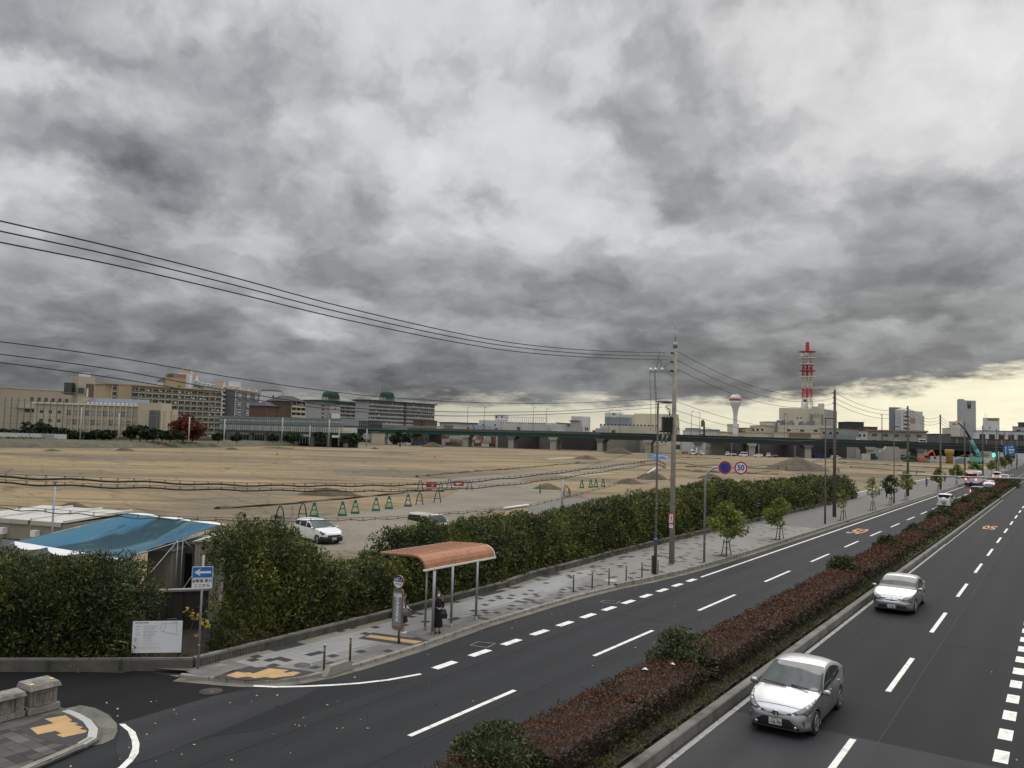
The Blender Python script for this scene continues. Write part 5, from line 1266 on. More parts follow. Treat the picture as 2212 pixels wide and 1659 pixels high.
# manhole covers
def cover(x,y,r,label,m_='conc_dark',z=SW+.006,ring='conc'):
 T=thing('manhole_cover',label,'manhole cover',(x,y,z))
 mb=MB();mb.lathe([(r,0),(r,.004),(r*.9,.004)],(x,y,z),28);mkobj('ring',mb,ring,T)
 mb=MB();mb.lathe([(r*.9,0),(r*.9,.006),(.001,.007)],(x,y,z),28);mkobj('lid',mb,m_,T)
cover(-20.65*KS,19.22*KS,.29,'dark round manhole cover in the pale paving by the first bollard')
cover(-20.57,15.68,.36,'brownish manhole cover in the side road asphalt',mat('rusty_iron',(.05,.042,.035),.8,var=.4,scale=20,fine=.4,fscale=60),.018,'asphalt_mid')
cover(-20.22*KS,33.82*KS,.36,'manhole with a pale ring near the kerb end','tile_grey');cover(-20.40*KS,40.82*KS,.40,'pale manhole cover behind the third bollard of the row','conc_light');cover(-22.2*KS,51.76*KS,.5,'small dark manhole cover left of the utility pole','steel_dark')
# old stone parapet, left foreground
def parapet():
 T=thing('stone_parapet','weathered grey stone bridge parapet with two yellow paint spots on its end pier','parapet',(-22.4,11.3,SW))
 X0,X1=-22.78,-22.13;z=SW
 mb=MB();mb.box(((X0+X1)/2-.01,11.76,z+.29),(.56,.68,.58));mb.box(((X0+X1)/2,11.76,z+.08),(.70,.80,.16));o=mkobj('end_pier',mb,'stone',T)
 mb=MB();mb.add([(X0-.03,11.36,z+.60),(X1+.04,11.36,z+.60),(X1+.04,12.16,z+.60),(X0-.03,12.16,z+.60),(X0+.01,11.39,z+.74),(X1-.02,11.39,z+.72),(X1-.02,12.12,z+.72),(X0+.01,12.12,z+.74)],[(3,2,1,0),(4,5,6,7),(0,1,5,4),(1,2,6,5),(2,3,7,6),(3,0,4,7)]);mkobj('pier_cap',mb,'stone',o)
 for yy,xx in ((11.46,-22.25),(12.05,-22.40)):
  mb=MB();mb.add([(xx+.055*math.cos(a)*(1+.3*math.sin(3*a)),yy+.05*math.sin(a),z+.7435-.0*a) for a in np.linspace(0,5.6,9)],[tuple(range(9))]);mkobj('paint_spot',mb,'yellow_bright',o)
 mb=MB();xf=X1-.015
 for a,b in (((11.50,.20),(12.0,.20)),((11.50,.54),(12.0,.54)),((11.50,.20),(11.50,.54)),((12.0,.20),(12.0,.54))):mb.bar((xf,a[0],z+a[1]),(xf,b[0],z+b[1]),.03,.025)
 mkobj('pier_moulding',mb,'stone',o)
 mb=MB();mb.box((-22.42,6.5,z+.26),(.34,9.5,.52));mb.box((-22.42,6.5,z+.07),(.50,9.6,.14));w=mkobj('wall',mb,'stone',T)
 mb=MB();mb.add([(-22.66,1.8,z+.52),(-22.14,1.8,z+.52),(-22.14,11.30,z+.52),(-22.66,11.30,z+.52),(-22.62,1.8,z+.64),(-22.18,1.8,z+.62),(-22.18,11.28,z+.62),(-22.62,11.28,z+.64)],[(3,2,1,0),(4,5,6,7),(0,1,5,4),(1,2,6,5),(2,3,7,6),(3,0,4,7)]);mkobj('coping',mb,'stone',w)
 mb=MB()
 for k in range(9):
  y=11.0-k*.62
  for yy in (y,y-.26):mb.bar((-22.24,yy,z+.17),(-22.24,yy,z+.47),.03,.025)
  mb.bar((-22.24,y,z+.47),(-22.24,y-.26,z+.47),.03,.025);mb.bar((-22.24,y,z+.17),(-22.24,y-.26,z+.17),.03,.025)
 mb.box((-22.24,11.18,z+.33),(.06,.20,.40));mkobj('wall_moulding',mb,'stone',w)
parapet()
# -- site huts, awning, wall
M['hut']=mat('ribbed_cream_panel',(.33,.31,.25),.7,var=.10,scale=.8);M['hutroof']=mat('white_sheet_roof',(.55,.55,.53),.5,var=.15,scale=.8,dirt=((.30,.29,.26),.6,1.2))
def hut():
 T=thing('site_hut','long cream prefabricated site hut with white ribbed sheet roofs behind the left hedge','site hut',(-45,25,0))
 z=2.75
 fl=[gp(-70,1118,z),gp(0,1122.5,z),gp(62,1128,z),gp(133,1133,z)]; 
 A,B=gp(-70,1117,z),gp(138,1133.5,z);Cc=gp(285,1112,z);d=(B-A).normalized();e=(Cc-B);L=(B-A).length
 Dd=A+e
 def tr(p,zz):return Vector((p.x,p.y,zz))
 mb=MB();mb.add([tr(A,0),tr(B,0),tr(Cc,0),tr(Dd,0),tr(A,z),tr(B,z),tr(Cc,z),tr(Dd,z)],[(0,1,5,4),(1,2,6,5),(2,3,7,6),(3,0,4,7)]);mkobj('wall',mb,'hut',T)
 en=e.normalized()
 for k in range(3):
  t0,t1=k/3+.012,(k+1)/3-.012
  p0,p1=A.lerp(B,t0),A.lerp(B,t1);N=16;mb=MB()
  for i in range(N):
   a,b=p0.lerp(p1,i/N),p0.lerp(p1,(i+.82)/N);dz=.05*(i % 2)*0+.02
   mb.add([tr(a,z+.10),tr(b,z+.10),tr(b+e*.985,z+.20),tr(a+e*.985,z+.20),tr(a,z+.05),tr(b,z+.05),tr(b+e*.985,z+.1),tr(a+e*.985,z+.1)],[(0,1,2,3),(7,6,5,4),(0,4,5,1),(1,5,6,2),(3,2,6,7),(0,3,7,4)])
  rf=mkobj('roof',mb,'hutroof',T)
  mb=MB();mb.add([tr(p0-en*.1,z-.12),tr(p1-en*.1,z-.12),tr(p1-en*.1,z+.09),tr(p0-en*.1,z+.09),tr(p0+en*.3,z+.09),tr(p1+en*.3,z+.09)],[(0,1,2,3),(3,2,5,4)]);mkobj('fascia',mb,mat('fascia'+str(k),(.40,.39,.34),.6),rf)
  q=B if k==2 else p1
  mb=MB();mb.bar(tr(p1+d*.08 ,z+.13),tr(p1+d*.08+e,z+.23),.12,.12);mkobj('roof_ridge',mb,'cream',rf)
  pm=p0.lerp(p1,.42);n=Vector((d.y,-d.x,0))
  if n.dot(-A)<0:n=-n
  mb=MB();mb.bar(tr(p0.lerp(p1,.12)+n*.02,1.35),tr(p0.lerp(p1,.72)+n*.02,1.35),.05,1.05);wn=mkobj('window',mb,'blackp',T)
  for u0,u1 in ((.14,.41),(.43,.70)):mb=MB();mb.bar(tr(p0.lerp(p1,u0)+n*.05,1.37),tr(p0.lerp(p1,u1)+n*.05,1.37),.02,.92);mkobj('pane',mb,'glass_pale',wn)
  mb=MB();mb.box(tr(p0.lerp(p1,.22)+n*.16,2.25),(.3,.3,.3),math.atan2(d.y,d.x));mkobj('vent_hood',mb,'white',T)
 mb=MB()
 for i in range(60):
  p=A.lerp(B,i/60);n=Vector((d.y,-d.x,0))*(1 if Vector((d.y,-d.x,0)).dot(-A)>0 else-1)
  mb.bar(tr(p+n*.012,.1),tr(p+n*.012,z-.1),.012,.012)
 for i in range(60):
  p=B+e*(i/60);mb.bar(tr(p+d*.012,.1),tr(p+d*.012,z-.05),.012,.012)
 mkobj('panel_joints',mb,'conc',T)
hut()
def vertmat():
 m=bpy.data.materials.new('blue_tarpaulin');m.use_nodes=True;nt=m.node_tree;g=G(nt);p=nt.nodes['Principled BSDF'];p.inputs['Roughness'].default_value=.6;p.inputs['Specular IOR Level'].default_value=.15
 uv=g.n('ShaderNodeTexCoord').outputs['UV'];n1=g.noise(g.vm('MULTIPLY',uv,(3,14,1)),1.0,6,.65,.6);n2=g.noise(g.vm('MULTIPLY',uv,(1.2,2.5,1)),1.3,5,.6)
 sp=g.n('ShaderNodeSeparateXYZ',[uv]);y=g.m('ADD',sp.outputs[1],g.m('MULTIPLY',g.m('SUBTRACT',n2,.5),.30))
 col=g.ramp(y,[(.0,(.045,.14,.20)),(.30,(.02,.115,.19)),(.34,(.005,.035,.05)),(.62,(.007,.045,.062)),(.66,(.055,.13,.16)),(.8,(.022,.095,.16)),(1,(.03,.12,.19))])
 col=g.mix(g.mr(n1,.52,.72,0,.55),col,(.17,.21,.22));col=g.mix(g.mr(n2,.56,.66,0,.8),col,(.012,.025,.032));nt.links.new(g.n('ShaderNodeBump',{'Strength':.8,'Distance':.06,'Height':n1}).outputs[0],p.inputs['Normal'])
 nt.links.new(col,p.inputs['Base Color']);return m
def awning():
 T=thing('blue_awning','sagging faded blue tarpaulin awning on a scaffold tube frame behind the left hedge','awning',(-30,18,0))
 z=3.05;fl,fr,bl_,br=gp(32,1170,2.9),gp(258,1207,2.75),gp(275,1109,3.5),gp(487,1136,3.3)
 nu,nv=44,34;vs=[];uvs=[]
 for i in range(nu+1):
  for j in range(nv+1):
   s,t=i/nu,j/nv
   p=fl.lerp(bl_,s).lerp(fr.lerp(br,s),t)
   sag=.36*math.sin(math.pi*s)*math.sin(math.pi*t)**.7+(.06*math.sin(9*t+3*s)+.03*math.sin(23*t+8*s)+.025*math.sin(17*s+5*t))*math.sin(math.pi*s)-.10*abs(math.sin(3*math.pi*t))*(1-s)**3*0
   if s<.001 or s>.999:sag+=.0
   vs.append(p-Vector((0,0,sag)));uvs.append((s,t))
 mb=MB();mb.smooth=True;n=nv+1
 fs=[(i*n+j,(i+1)*n+j,(i+1)*n+j+1,i*n+j+1) for i in range(nu) for j in range(nv)]
 fs=[f[::-1] for f in fs]
 mb.add(vs,fs);o=mkobj('tarpaulin',mb,vertmat(),T)
 uvl=o.data.uv_layers.new(name='UVMap')
 for pl in o.data.polygons:
  for li in pl.loop_indices:uvl.data[li].uv=uvs[o.data.loops[li].vertex_index]
 def flap(a,b,up,out,k=3):
  mb=MB();mb.smooth=True;N=24;v=[]
  for i in range(N+1):
   t=i/N;p=a.lerp(b,t);bul=abs(math.sin(math.pi*t*k))**.7
   v+=[p+Vector((0,0,.015)),p+out*(.32*bul+.02)+Vector((0,0,up*bul))]
  mb.add(v,[(2*i,2*i+1,2*i+3,2*i+2) for i in range(N)]);return mb
 mkobj('white_flap',flap(fl,fr,-.12,-(bl_-fl).normalized(),3),'white',T);mkobj('white_flap',flap(bl_,br,.02,(bl_-fl).normalized(),3),'white',T)
 S_='steel'
 for a,b in ((fl,fr),(bl_,br),(fl,bl_),(fr,br)):
  ex=(b-a).normalized()*.35;mb=MB();mb.tube([a-ex-Vector((0,0,.06)),b+ex-Vector((0,0,.06))],.028,6);mkobj('rail',mb,S_,T)
 mid=lambda a,b,t=.5:a.lerp(b,t)
 for p in (fl,fr,bl_,br,mid(fl,fr),mid(fr,br),mid(fr,br,.55),mid(bl_,br)):
  mb=MB();mb.tube([(p.x,p.y,0),(p.x,p.y,p.z-.02)],.026,6);mkobj('upright',mb,S_,T)
 for a,b in ((Vector((fr.x,fr.y,.8)),mid(fr,br,.5)),(mid(fr,br,.55),Vector((br.x,br.y,1.0))),(Vector((mid(fr,br).x+.6,mid(fr,br).y-.3,.9)),br-Vector((0,0,.1))),(Vector((fl.x,fl.y,2.2)),mid(fl,fr,.3))):
  mb=MB();mb.tube([a,b],.024,6);mkobj('brace',mb,S_,T)
awning()
def small_hut(name,label,u0,u1,v,zt,D,depth=3.0,roofm='cream',door=None):
 A,B=at(u0,v,D),at(u1,v,D);A.z=B.z=zt;d=(B-A).normalized();n=Vector((d.y,-d.x,0));n=n if n.dot(-A)>0 else-n
 T=thing(name,label,'site hut',(A.x,A.y,0));g0=lambda p:Vector((p.x,p.y,0))
 C_,D_=B-n*depth,A-n*depth
 mb=MB();mb.add([g0(A),g0(B),g0(C_),g0(D_),A,B,C_,D_],[(0,1,5,4),(1,2,6,5),(2,3,7,6),(3,0,4,7),(4,5,6,7)]);mkobj('wall',mb,'hut',T)
 mb=MB();up=Vector((0,0,.16));m1,m2=(A+B)/2+up,(C_+D_)/2+up;ov=d*.12
 mb.add([A-ov+n*.1,m1+n*.1,B+ov+n*.1,C_+ov,m2,D_-ov,A-ov+n*.1+up*.2,B+ov+n*.1+up*.2],[(0,1,4,5),(1,2,3,4),(0,2,1)]);mkobj('roof',mb,roofm,T)
 mb=MB();w=(B-A).length
 for i in range(int(w/.12)):p=A+d*(i*.12);mb.bar(g0(p+n*.01)+Vector((0,0,.1)),p+n*.01-Vector((0,0,.05)),.015,.015)
 mkobj('panel_joints',mb,'conc',T)
 if door:
  a,b=door;p,q=A.lerp(B,a),A.lerp(B,b);mb=MB();mb.bar(g0(p+n*.02)+Vector((0,0,1.2)),g0(q+n*.02)+Vector((0,0,1.2)),.04,2.2);mkobj('door',mb,'blackp',T)
small_hut('portable_hut','cream ribbed cabin with an arched roof under the awning, left of the dark doorway',322,372,1164,2.6,33.5,2.4)
small_hut('portable_hut','dark recess between the two cream cabins with an open dark door',374,420,1160,2.7,35,2.4,'cream',(.05,.95))
small_hut('portable_hut','cream ribbed cabin just behind the one-way sign, partly behind the hedge',423,480,1156,2.95,34,2.4)
# dark wall between the two hedges
T=thing('retaining_wall','dark brown stained concrete wall between the hedges behind the notice board','wall',(-25,17.5,0))
A,B=at(318,1270,29.8),at(452,1262,30.5);mb=MB();A.z=B.z=0;zt=1.65
mb.bar(A+Vector((0,0,zt/2)),B+Vector((0,0,zt/2)),.2,zt);mkobj('wall_face',mb,mat('stained_wall',(.042,.035,.028),.9,var=.4,scale=1.2,fine=.3,dirt=((.10,.085,.065),.35,1.5)),T)
mb=MB();mb.bar(A+Vector((0,0,zt+.04)),B+Vector((0,0,zt+.04)),.3,.07);mkobj('coping',mb,'conc',T)
for t in (.35,.62):p=A.lerp(B,t);f=Vector((.6,-.8,0));mb=MB();mb.bar(p+f*.12+Vector((0,0,.1)),p+f*.12+Vector((0,0,zt)),.05,.04);mkobj('batten',mb,'steel_dark',T)
# == PEOPLE
def skinned(name,V,E_,R,matn,parent,sub=1,root=0):
 me=bpy.data.meshes.new(name);me.from_pydata([tuple(v) for v in V],E_,[]);o=bpy.data.objects.new(name,me);COL.objects.link(o)
 md=o.modifiers.new('skin','SKIN');md.use_smooth_shade=True;md.branch_smoothing=.6
 sv=me.skin_vertices[0] if me.skin_vertices else None
 if not me.skin_vertices:
  bpy.context.view_layer.objects.active=o
 for i,r in enumerate(R):
  r=r if isinstance(r,tuple) else (r,r);me.skin_vertices[0].data[i].radius=r
 me.skin_vertices[0].data[root].use_root=True
 s=o.modifiers.new('sub','SUBSURF');s.levels=sub;s.render_levels=sub
 bpy.context.view_layer.update();dg=bpy.context.evaluated_depsgraph_get()
 nm=bpy.data.meshes.new_from_object(o.evaluated_get(dg));bpy.data.objects.remove(o)
 nm.name=name;nm.materials.clear();nm.materials.append(M[matn] if isinstance(matn,str) else matn)
 o=bpy.data.objects.new(name,nm);COL.objects.link(o);o.parent=parent
 return o
def person(label,x,y,z,rz,h=1.55,arms='clasp',legs='skin',top='inkk',bottom='inkk',skirt=None,sleeve=None,shoes='blackp',hairlen=.3,mask=False,group=None,gait=.0,detail=True,lean=0.0,hairm='hair'):
 T=thing('person',label,'person',(0,0,0),group);k=h/1.60;S_=lambda p:Vector((p[0]*k,(p[1]+lean*max(0,p[2]-.8))*k,p[2]*k))
 V,E_,R=[],[],[]
 def v(p,r,par=None):
  V.append(S_(p));R.append((r[0]*k,r[1]*k) if isinstance(r,tuple) else r*k)
  if par is not None:E_.append((par,len(V)-1))
  return len(V)-1
 hip=v((0,0,.84),(.125,.095));wa=v((0,0,1.0),(.11,.085),hip);ch=v((0,.0,1.2),(.135,.095),wa);sh=v((0,-.01,1.30),(.12,.07),ch);nk=v((0,.0,1.37),.048,sh);ch1=v((0,.02,1.43),(.058,.066),nk);hd=v((0,.015,1.52),(.072,.085),ch1);tp=v((0,.0,1.57),(.055,.065),hd)
 L={}
 for s in (-1,1):
  fy=gait*s
  a=v((s*.075,0,.78),.078,hip);b=v((s*.08,fy*.5+.02,.44),.055,a);c=v((s*.08,fy-.01-abs(gait)*.1,.09),.034,b);v((s*.085,fy+.06,.035),(.032,.03),c);L[s]=(S_((s*.08,fy,0)),V[b])
  a=v((s*.165,-.01,1.27),.046,sh)
  if arms=='clasp':el,ha=(s*.235,-.02,1.02),(s*.05,.17,.98)
  elif arms=='down':el,ha=(s*.23,-.03,1.03),(s*.25,.05,.80)
  elif arms=='bar':el,ha=(s*.22,.1,1.05),(s*.19,.36,1.02)
  else:el,ha=(s*.22,.02,1.02),(s*.20,.20,.92)
  b=v(el,.036,a);c=v(ha,.024,b);d=Vector(ha)-Vector(el);d.normalize()
  hnd=v(tuple(Vector(ha)+d*.045),(.034,.018),c)
  if detail:
   sd=Vector((0,0,1)).cross(d).normalized() if abs(d.z)<.9 else Vector((0,1,0))
   for f,(o_,ln) in enumerate(((-.024,.055),(-.008,.065),(.008,.062),(.024,.05))):
    p=Vector(ha)+d*.075+sd*o_;q=v(tuple(p),.0085,hnd);v(tuple(p+d*ln*.6+Vector((0,0,-.02))),.0075,q)
   p=Vector(ha)+d*.03+Vector((0,0,.025));q=v(tuple(p),.010,hnd);v(tuple(p+d*.035+Vector((0,0,.008))),.008,q)
  L[(s,'a')]=((s*.165,-.01,1.27),el,ha)
 skinned('body',V,E_,R,'skin',T,1 if not detail else 2)
 mb=MB();mb.smooth=True
 def blob(c,r,n=14,m=9,cut=None):
  vs=[];c=S_(c)
  for i in range(m+1):
   ph=math.pi*i/m
   for j in range(n):
    th=2*math.pi*j/n;p=Vector((r[0]*k*math.sin(ph)*math.cos(th),r[1]*k*math.sin(ph)*math.sin(th),r[2]*k*math.cos(ph)));vs.append(c+p)
  mb.add(vs,[(i*n+j,(i+1)*n+j,(i+1)*n+(j+1) % n,i*n+(j+1) % n) for i in range(m) for j in range(n)])
 blob((0,-.018,1.535),(.088,.092,.088))
 if hairlen>0:blob((0,-.06,1.50-hairlen*.5),(.088,.045,.05+hairlen*.55))
 mkobj('hair',mb,hairm,T)
 if detail:
  mb=MB();mb.smooth=True;blob((0,.085,1.475),(.011,.016,.017));mkobj('nose',mb,'skin',T)
  for s in (-1,1):mb=MB();mb.smooth=True;blob((s*.028,.083,1.50),(.012,.006,.007));mkobj('eye',mb,'hair',T)
  if mask:mb=MB();mb.smooth=True;blob((0,.062,1.452),(.056,.045,.046));mkobj('face_mask',mb,'white',T)
  else:mb=MB();blob((0,.083,1.445),(.02,.006,.006));mkobj('mouth',mb,mat('lips',(.3,.1,.08),.5) if 'lips' not in bpy.data.materials else bpy.data.materials['lips'],T)
 def loft(rings,name,m_,n=18,pleat=0):
  mb=MB();mb.smooth=True;vs=[]
  for (cx,cy,z,rx,ry) in rings:
   for j in range(n):
    th=2*math.pi*j/n;f=1+pleat*math.cos(j*math.pi)*(1 if z<.8 else .3);vs.append(S_((cx+rx*f*math.cos(th),cy+ry*f*math.sin(th),z)))
  mb.add(vs,[(i*n+j,i*n+(j+1) % n,(i+1)*n+(j+1) % n,(i+1)*n+j) for i in range(len(rings)-1) for j in range(n)]+[tuple(range(n)),tuple((len(rings)-1)*n+j for j in range(n))[::-1]])
  return mkobj(name,mb,m_,T)
 loft([(0,0,1.355,.055,.055),(0,0,1.33,.10,.07),(0,0,1.29,.175,.088),(0,0,1.2,.168,.115),(0,0,1.02,.135,.105),(0,0,.92,.150,.115),(0,0,.80,.165,.125)],'jacket',top)
 if skirt:loft([(0,0,.98,.13,.10),(0,0,.86,.155,.125),(0,0,.60,.175,.15),(0,0,skirt+.02,.195+.02*(skirt<.3),.175),(0,0,skirt,.18,.16)],'skirt',bottom,28,.025)
 for s in (-1,1):
  a,b,c=L[(s,'a')];aa=Vector(a);cc=Vector(b).lerp(Vector(c),.86)
  skinned('sleeve',[S_(aa+Vector((-s*.03,0,0))),S_(b),S_(cc)],[(0,1),(1,2)],[.078*k,.058*k,.046*k],sleeve or top,T,1)
  fy=gait*s
  if not skirt or legs !='skin':
   skinned('trouser_leg',[S_((s*.07,0,.84)),S_((s*.08,fy*.5+.02,.44)),S_((s*.08,fy-.01,.12))],[(0,1),(1,2)],[.10*k,.07*k,.055*k],bottom,T,1)
  mb=MB();mb.smooth=True;blob((s*.085,fy+.045,.04),(.045,.12,.045));mkobj('shoe',mb,shoes,T)
 place(T,(x,y,z),rz)
 return T
WAIT='people waiting at the bus shelter'
person('student with white sleeves, dark skirt and white sneakers behind the bus stop sign',-21.03*KS,24.59*KS,SW,math.radians(-60),1.50,'fwd','skin','inkk','inkk',.46,'white','white',.42)
person('woman in long black clothes and a white face mask under the bus shelter',-20.11*KS+.03,25.37*KS+.1,SW,math.radians(-125),1.56,'clasp','skin',mat('black_cloth',(.012,.011,.012),.9,var=.2),mat('black_cloth2',(.009,.009,.010),.9,var=.2),.24,None,'blackp',.16,True)
M['bagm']=mat('black_leather',(.016,.016,.018),.5,var=.3,scale=9)
def bag(name,label,c,d,rz,strap,m_='bagm',tagc=None):
 T=thing(name,label,'bag',c);mb=MB();x,y,z=d[0]/2,d[1]/2,d[2]/2;Q=Matrix.Rotation(rz,3,'Z');C_=Vector(c)
 vs=[C_+Q @ Vector(p) for p in ((-x,-y,-z),(x,-y,-z),(x,y,-z),(-x,y,-z),(-x*1.05,-y*1.2,0),(x*1.05,-y*1.2,0),(x*1.05,y*1.2,0),(-x*1.05,y*1.2,0),(-x*.7,-y*.4,z),(x*.7,-y*.4,z),(x*.7,y*.4,z),(-x*.7,y*.4,z))]
 mb.add(vs,[(3,2,1,0),(0,1,5,4),(1,2,6,5),(2,3,7,6),(3,0,4,7),(4,5,9,8),(5,6,10,9),(6,7,11,10),(7,4,8,11),(8,9,10,11)]);mkobj('body',mb,m_,T)
 mb=MB();mb.tube([C_+Q @ Vector((x*.5,0,z*.9)),C_+Q @ Vector((x*.3,0,z+strap)),C_+Q @ Vector((-x*.3,0,z+strap)),C_+Q @ Vector((-x*.5,0,z*.9))],.01,5);mkobj('strap',mb,m_,T)
 if tagc:mb=MB();mb.box(C_+Q @ Vector((x*1.07,-y*.5,-.02)),(.02,.05,.12),rz);mkobj('label_tag',mb,tagc,T)
bag('shoulder_bag','big black shoulder bag with a white tag hanging on the arm of the masked woman',(-19.66,25.16,SW+.72),(.44,.16,.34),math.radians(38),.16,'bagm','white')
bag('handbag','grey bag held at the waist of the student behind the bus stop sign',(-20.52,24.05,SW+.86),(.22,.12,.26),math.radians(30),.2,mat('grey_bag',(.16,.16,.165),.7))
def bicycle(label,x,y,rz,z=SW):
 T=thing('bicycle',label,'bicycle',(0,0,0))
 for yy in (-.52,.52):mb=MB();mb.tube([(0,yy+.33*math.cos(a),.33+.33*math.sin(a)) for a in np.linspace(0,6.2832,20)],.016,5,False);mkobj('wheel',mb,'tyre',T)
 mb=MB()
 for a,b in (((0,-.52,.33),(0,-.1,.3)),((0,-.1,.3),(0,-.2,.85)),((0,-.1,.3),(0,.35,.82)),((0,.52,.33),(0,.36,.9)),((0,-.52,.33),(0,-.2,.78))):mb.tube([a,b],.016,5)
 mkobj('frame',mb,'steel',T);mb=MB();mb.tube([(-.27,.28,1.0),(0,.38,1.0),(.27,.28,1.0)],.014,5);mkobj('handlebar',mb,'steel_dark',T);mb=MB();mb.box((0,-.22,.9),(.14,.25,.06));mkobj('saddle',mb,'blackp',T)
 place(T,(x,y,z),rz)
person('person in a bright blue jacket seen from behind, riding a bicycle along the far pavement',-22.4,181.2,SW+.05,0,1.78,'bar','trousers',mat('bright_blue_jacket',(.01,.09,.42),.6),'inkgrey' if False else 'darkcar',None,None,'blackp',0,detail=False,gait=.12)
bicycle('bicycle ridden by the person in the blue jacket',-22.4,181.3,0)
person('cyclist in an orange and black top on the far pavement beyond the blue jacket',-22.6,213,SW+.05,math.pi,1.72,'bar','trousers',mat('orange_black_jacket',(.38,.12,.06),.7),'inkk',None,'inkk','blackp',0,detail=False,gait=.1)
bicycle('bicycle ridden by the cyclist in the orange and black top',-22.6,212.9,math.pi)
person('person in a dark grey coat leaning over beside the dark leafy street tree',-21.9,134,SW,math.radians(70),1.62,'fwd','trousers',mat('dark_grey_coat',(.05,.05,.055),.9),'inkk',None,None,'blackp',.05,detail=False,lean=.35)
# == POLES, LAMPS, WIRES
PX=-20.45
def utility_pole(x,y,H,label,matn='pole_far',r=.16,steps=True,hv=3):
 T=thing('utility_pole',label,'utility pole',(x,y,SW),'utility poles along the pavement')
 mb=MB();mb.tube([(x,y,SW),(x,y,H*.5),(x,y,H)],[r*1.12,r*.95,r*.78],14);mkobj('shaft',mb,matn,T)
 if steps:
  mb=MB()
  for i in range(22):
   zz=3.2+i*.45;s=1 if i % 2 else-1
   if zz<H-.6:mb.tube([(x,y+s*r*.8,zz),(x,y+s*(r+.15),zz)],.011,4)
  mkobj('step_bolts',mb,'steel_dark',T)
 for i in range(hv):
  zz=H-.35-i*.55
  mb=MB();mb.bar((x-.05,y-.12,zz),(x-.12,y-.34,zz),.07,.09);mb.smooth=True;mb.lathe([(.03,-.06),(.075,-.04),(.05,0),(.075,.04),(.03,.06)],(x-.1,y-.30,zz),8);mkobj('insulator',mb,'steel_dark',T)
 return T
P1x,P1y=-20.38*KS,49.1*KS
T=utility_pole(P1x,P1y,13.4,'tall pale concrete utility pole with transformer, cables and a red-bordered sign, nearest pole','pole_conc',.155)
# mast cap
mb=MB();mb.tube([(P1x,P1y,13.4),(P1x,P1y,13.75)],[.14,.15],10);mb.tube([(P1x,P1y,13.75),(P1x,P1y,14.5)],.035,8);mb.tube([(P1x,P1y,14.5),(P1x,P1y,15.0)],.014,6);mkobj('mast',mb,'steel',T)
camr=ROT @ Vector((1,0,0));camr=Vector((camr.x,camr.y,0)).normalized()
def off1(a,z,d=0):return Vector((P1x,P1y,0))+camr*a+Vector((0,0,z))
mb=MB();mb.bar(off1(-1.55,11.85),off1(.3,11.95),.09,.10);mb.bar(off1(-.45,11.85),off1(-.15,11.6),.05,.05);arm=mkobj('crossarm',mb,'steel',T)
for a in (-1.5,-1.2,-.78):mb=MB();mb.smooth=True;mb.lathe([(.02,-.02),(.10,.03),(.10,.11),(.03,.17)],off1(a,11.93+(a+1.5)*.05),10);mkobj('insulator',mb,'white',arm)
mb=MB()
for a,z,a2,z2 in ((-1.55,11.8,-1.42,8.2),(-1.27,11.8,-1.12,8.2),(-1.22,11.8,-1.02,8.2),(-.95,13.2,-1.2,11.95),(-.9,12.6,-.78,12.0),(-.5,12.4,-.85,11.98)):mb.tube([off1(a,z),off1((a+a2)/2+.03,(z+z2)/2),off1(a2,z2)],.013,4)
mkobj('drop_wire',mb,'blackp',T)
mb=MB();c=off1(-.42,8.62);an=math.atan2(camr.y,camr.x);mb.box(c,(.60,.5,.78),an);mb.box(off1(-.42,9.03),(.68,.56,.06),an)
for i in range(6):mb.box(off1(-.66+i*.096,8.62)+Vector((camr.y,-camr.x,0))*.28,(.02,.07,.66),an)
tr_=mkobj('transformer',mb,'steel_dark',T)
mb=MB();mb.bar(off1(-.9,8.18),off1(.2,8.18),.08,.09);mb.bar(off1(-.12,8.0),off1(-.12,9.1),.06,.4);mkobj('bracket',mb,'steel_dark',tr_)
for a in (-.62,-.42,-.22):mb=MB();mb.tube([off1(a,9.05),off1(a+.02,9.28)],[.05,.025],8);mkobj('bushing',mb,'conc_light',tr_)
mb=MB()
for i in range(7):
 random.seed(i);r_=random.random
 mb.tube([off1(-.1-.1*r_(),10.1-i*.1),off1(-.35-.25*r_(),9.8-.2*r_()),off1(-.2-.25*r_(),9.5),off1(-.3+.15*r_(),9.1)],.012,4)
mb.tube([off1(.15,9.3),off1(.33,8.8),off1(.25,8.3),off1(.1,8.0)],.012,4);mkobj('loose_wires',mb,'blackp',T)
for a in (-.75,-.5):mb=MB();mb.tube([off1(a,7.5),off1(a+.16,8.1)],.075,8);mkobj('fuse_box',mb,'steel',T)
mb=MB()
for z in (3.4,3.5,4.3,5.0,5.5,7.0,7.6,8.5,9.6):mb.tube([off1(0,z),off1(0,z+.06)],.172-z*.003,12,False)
mkobj('clamps',mb,'steel',T)
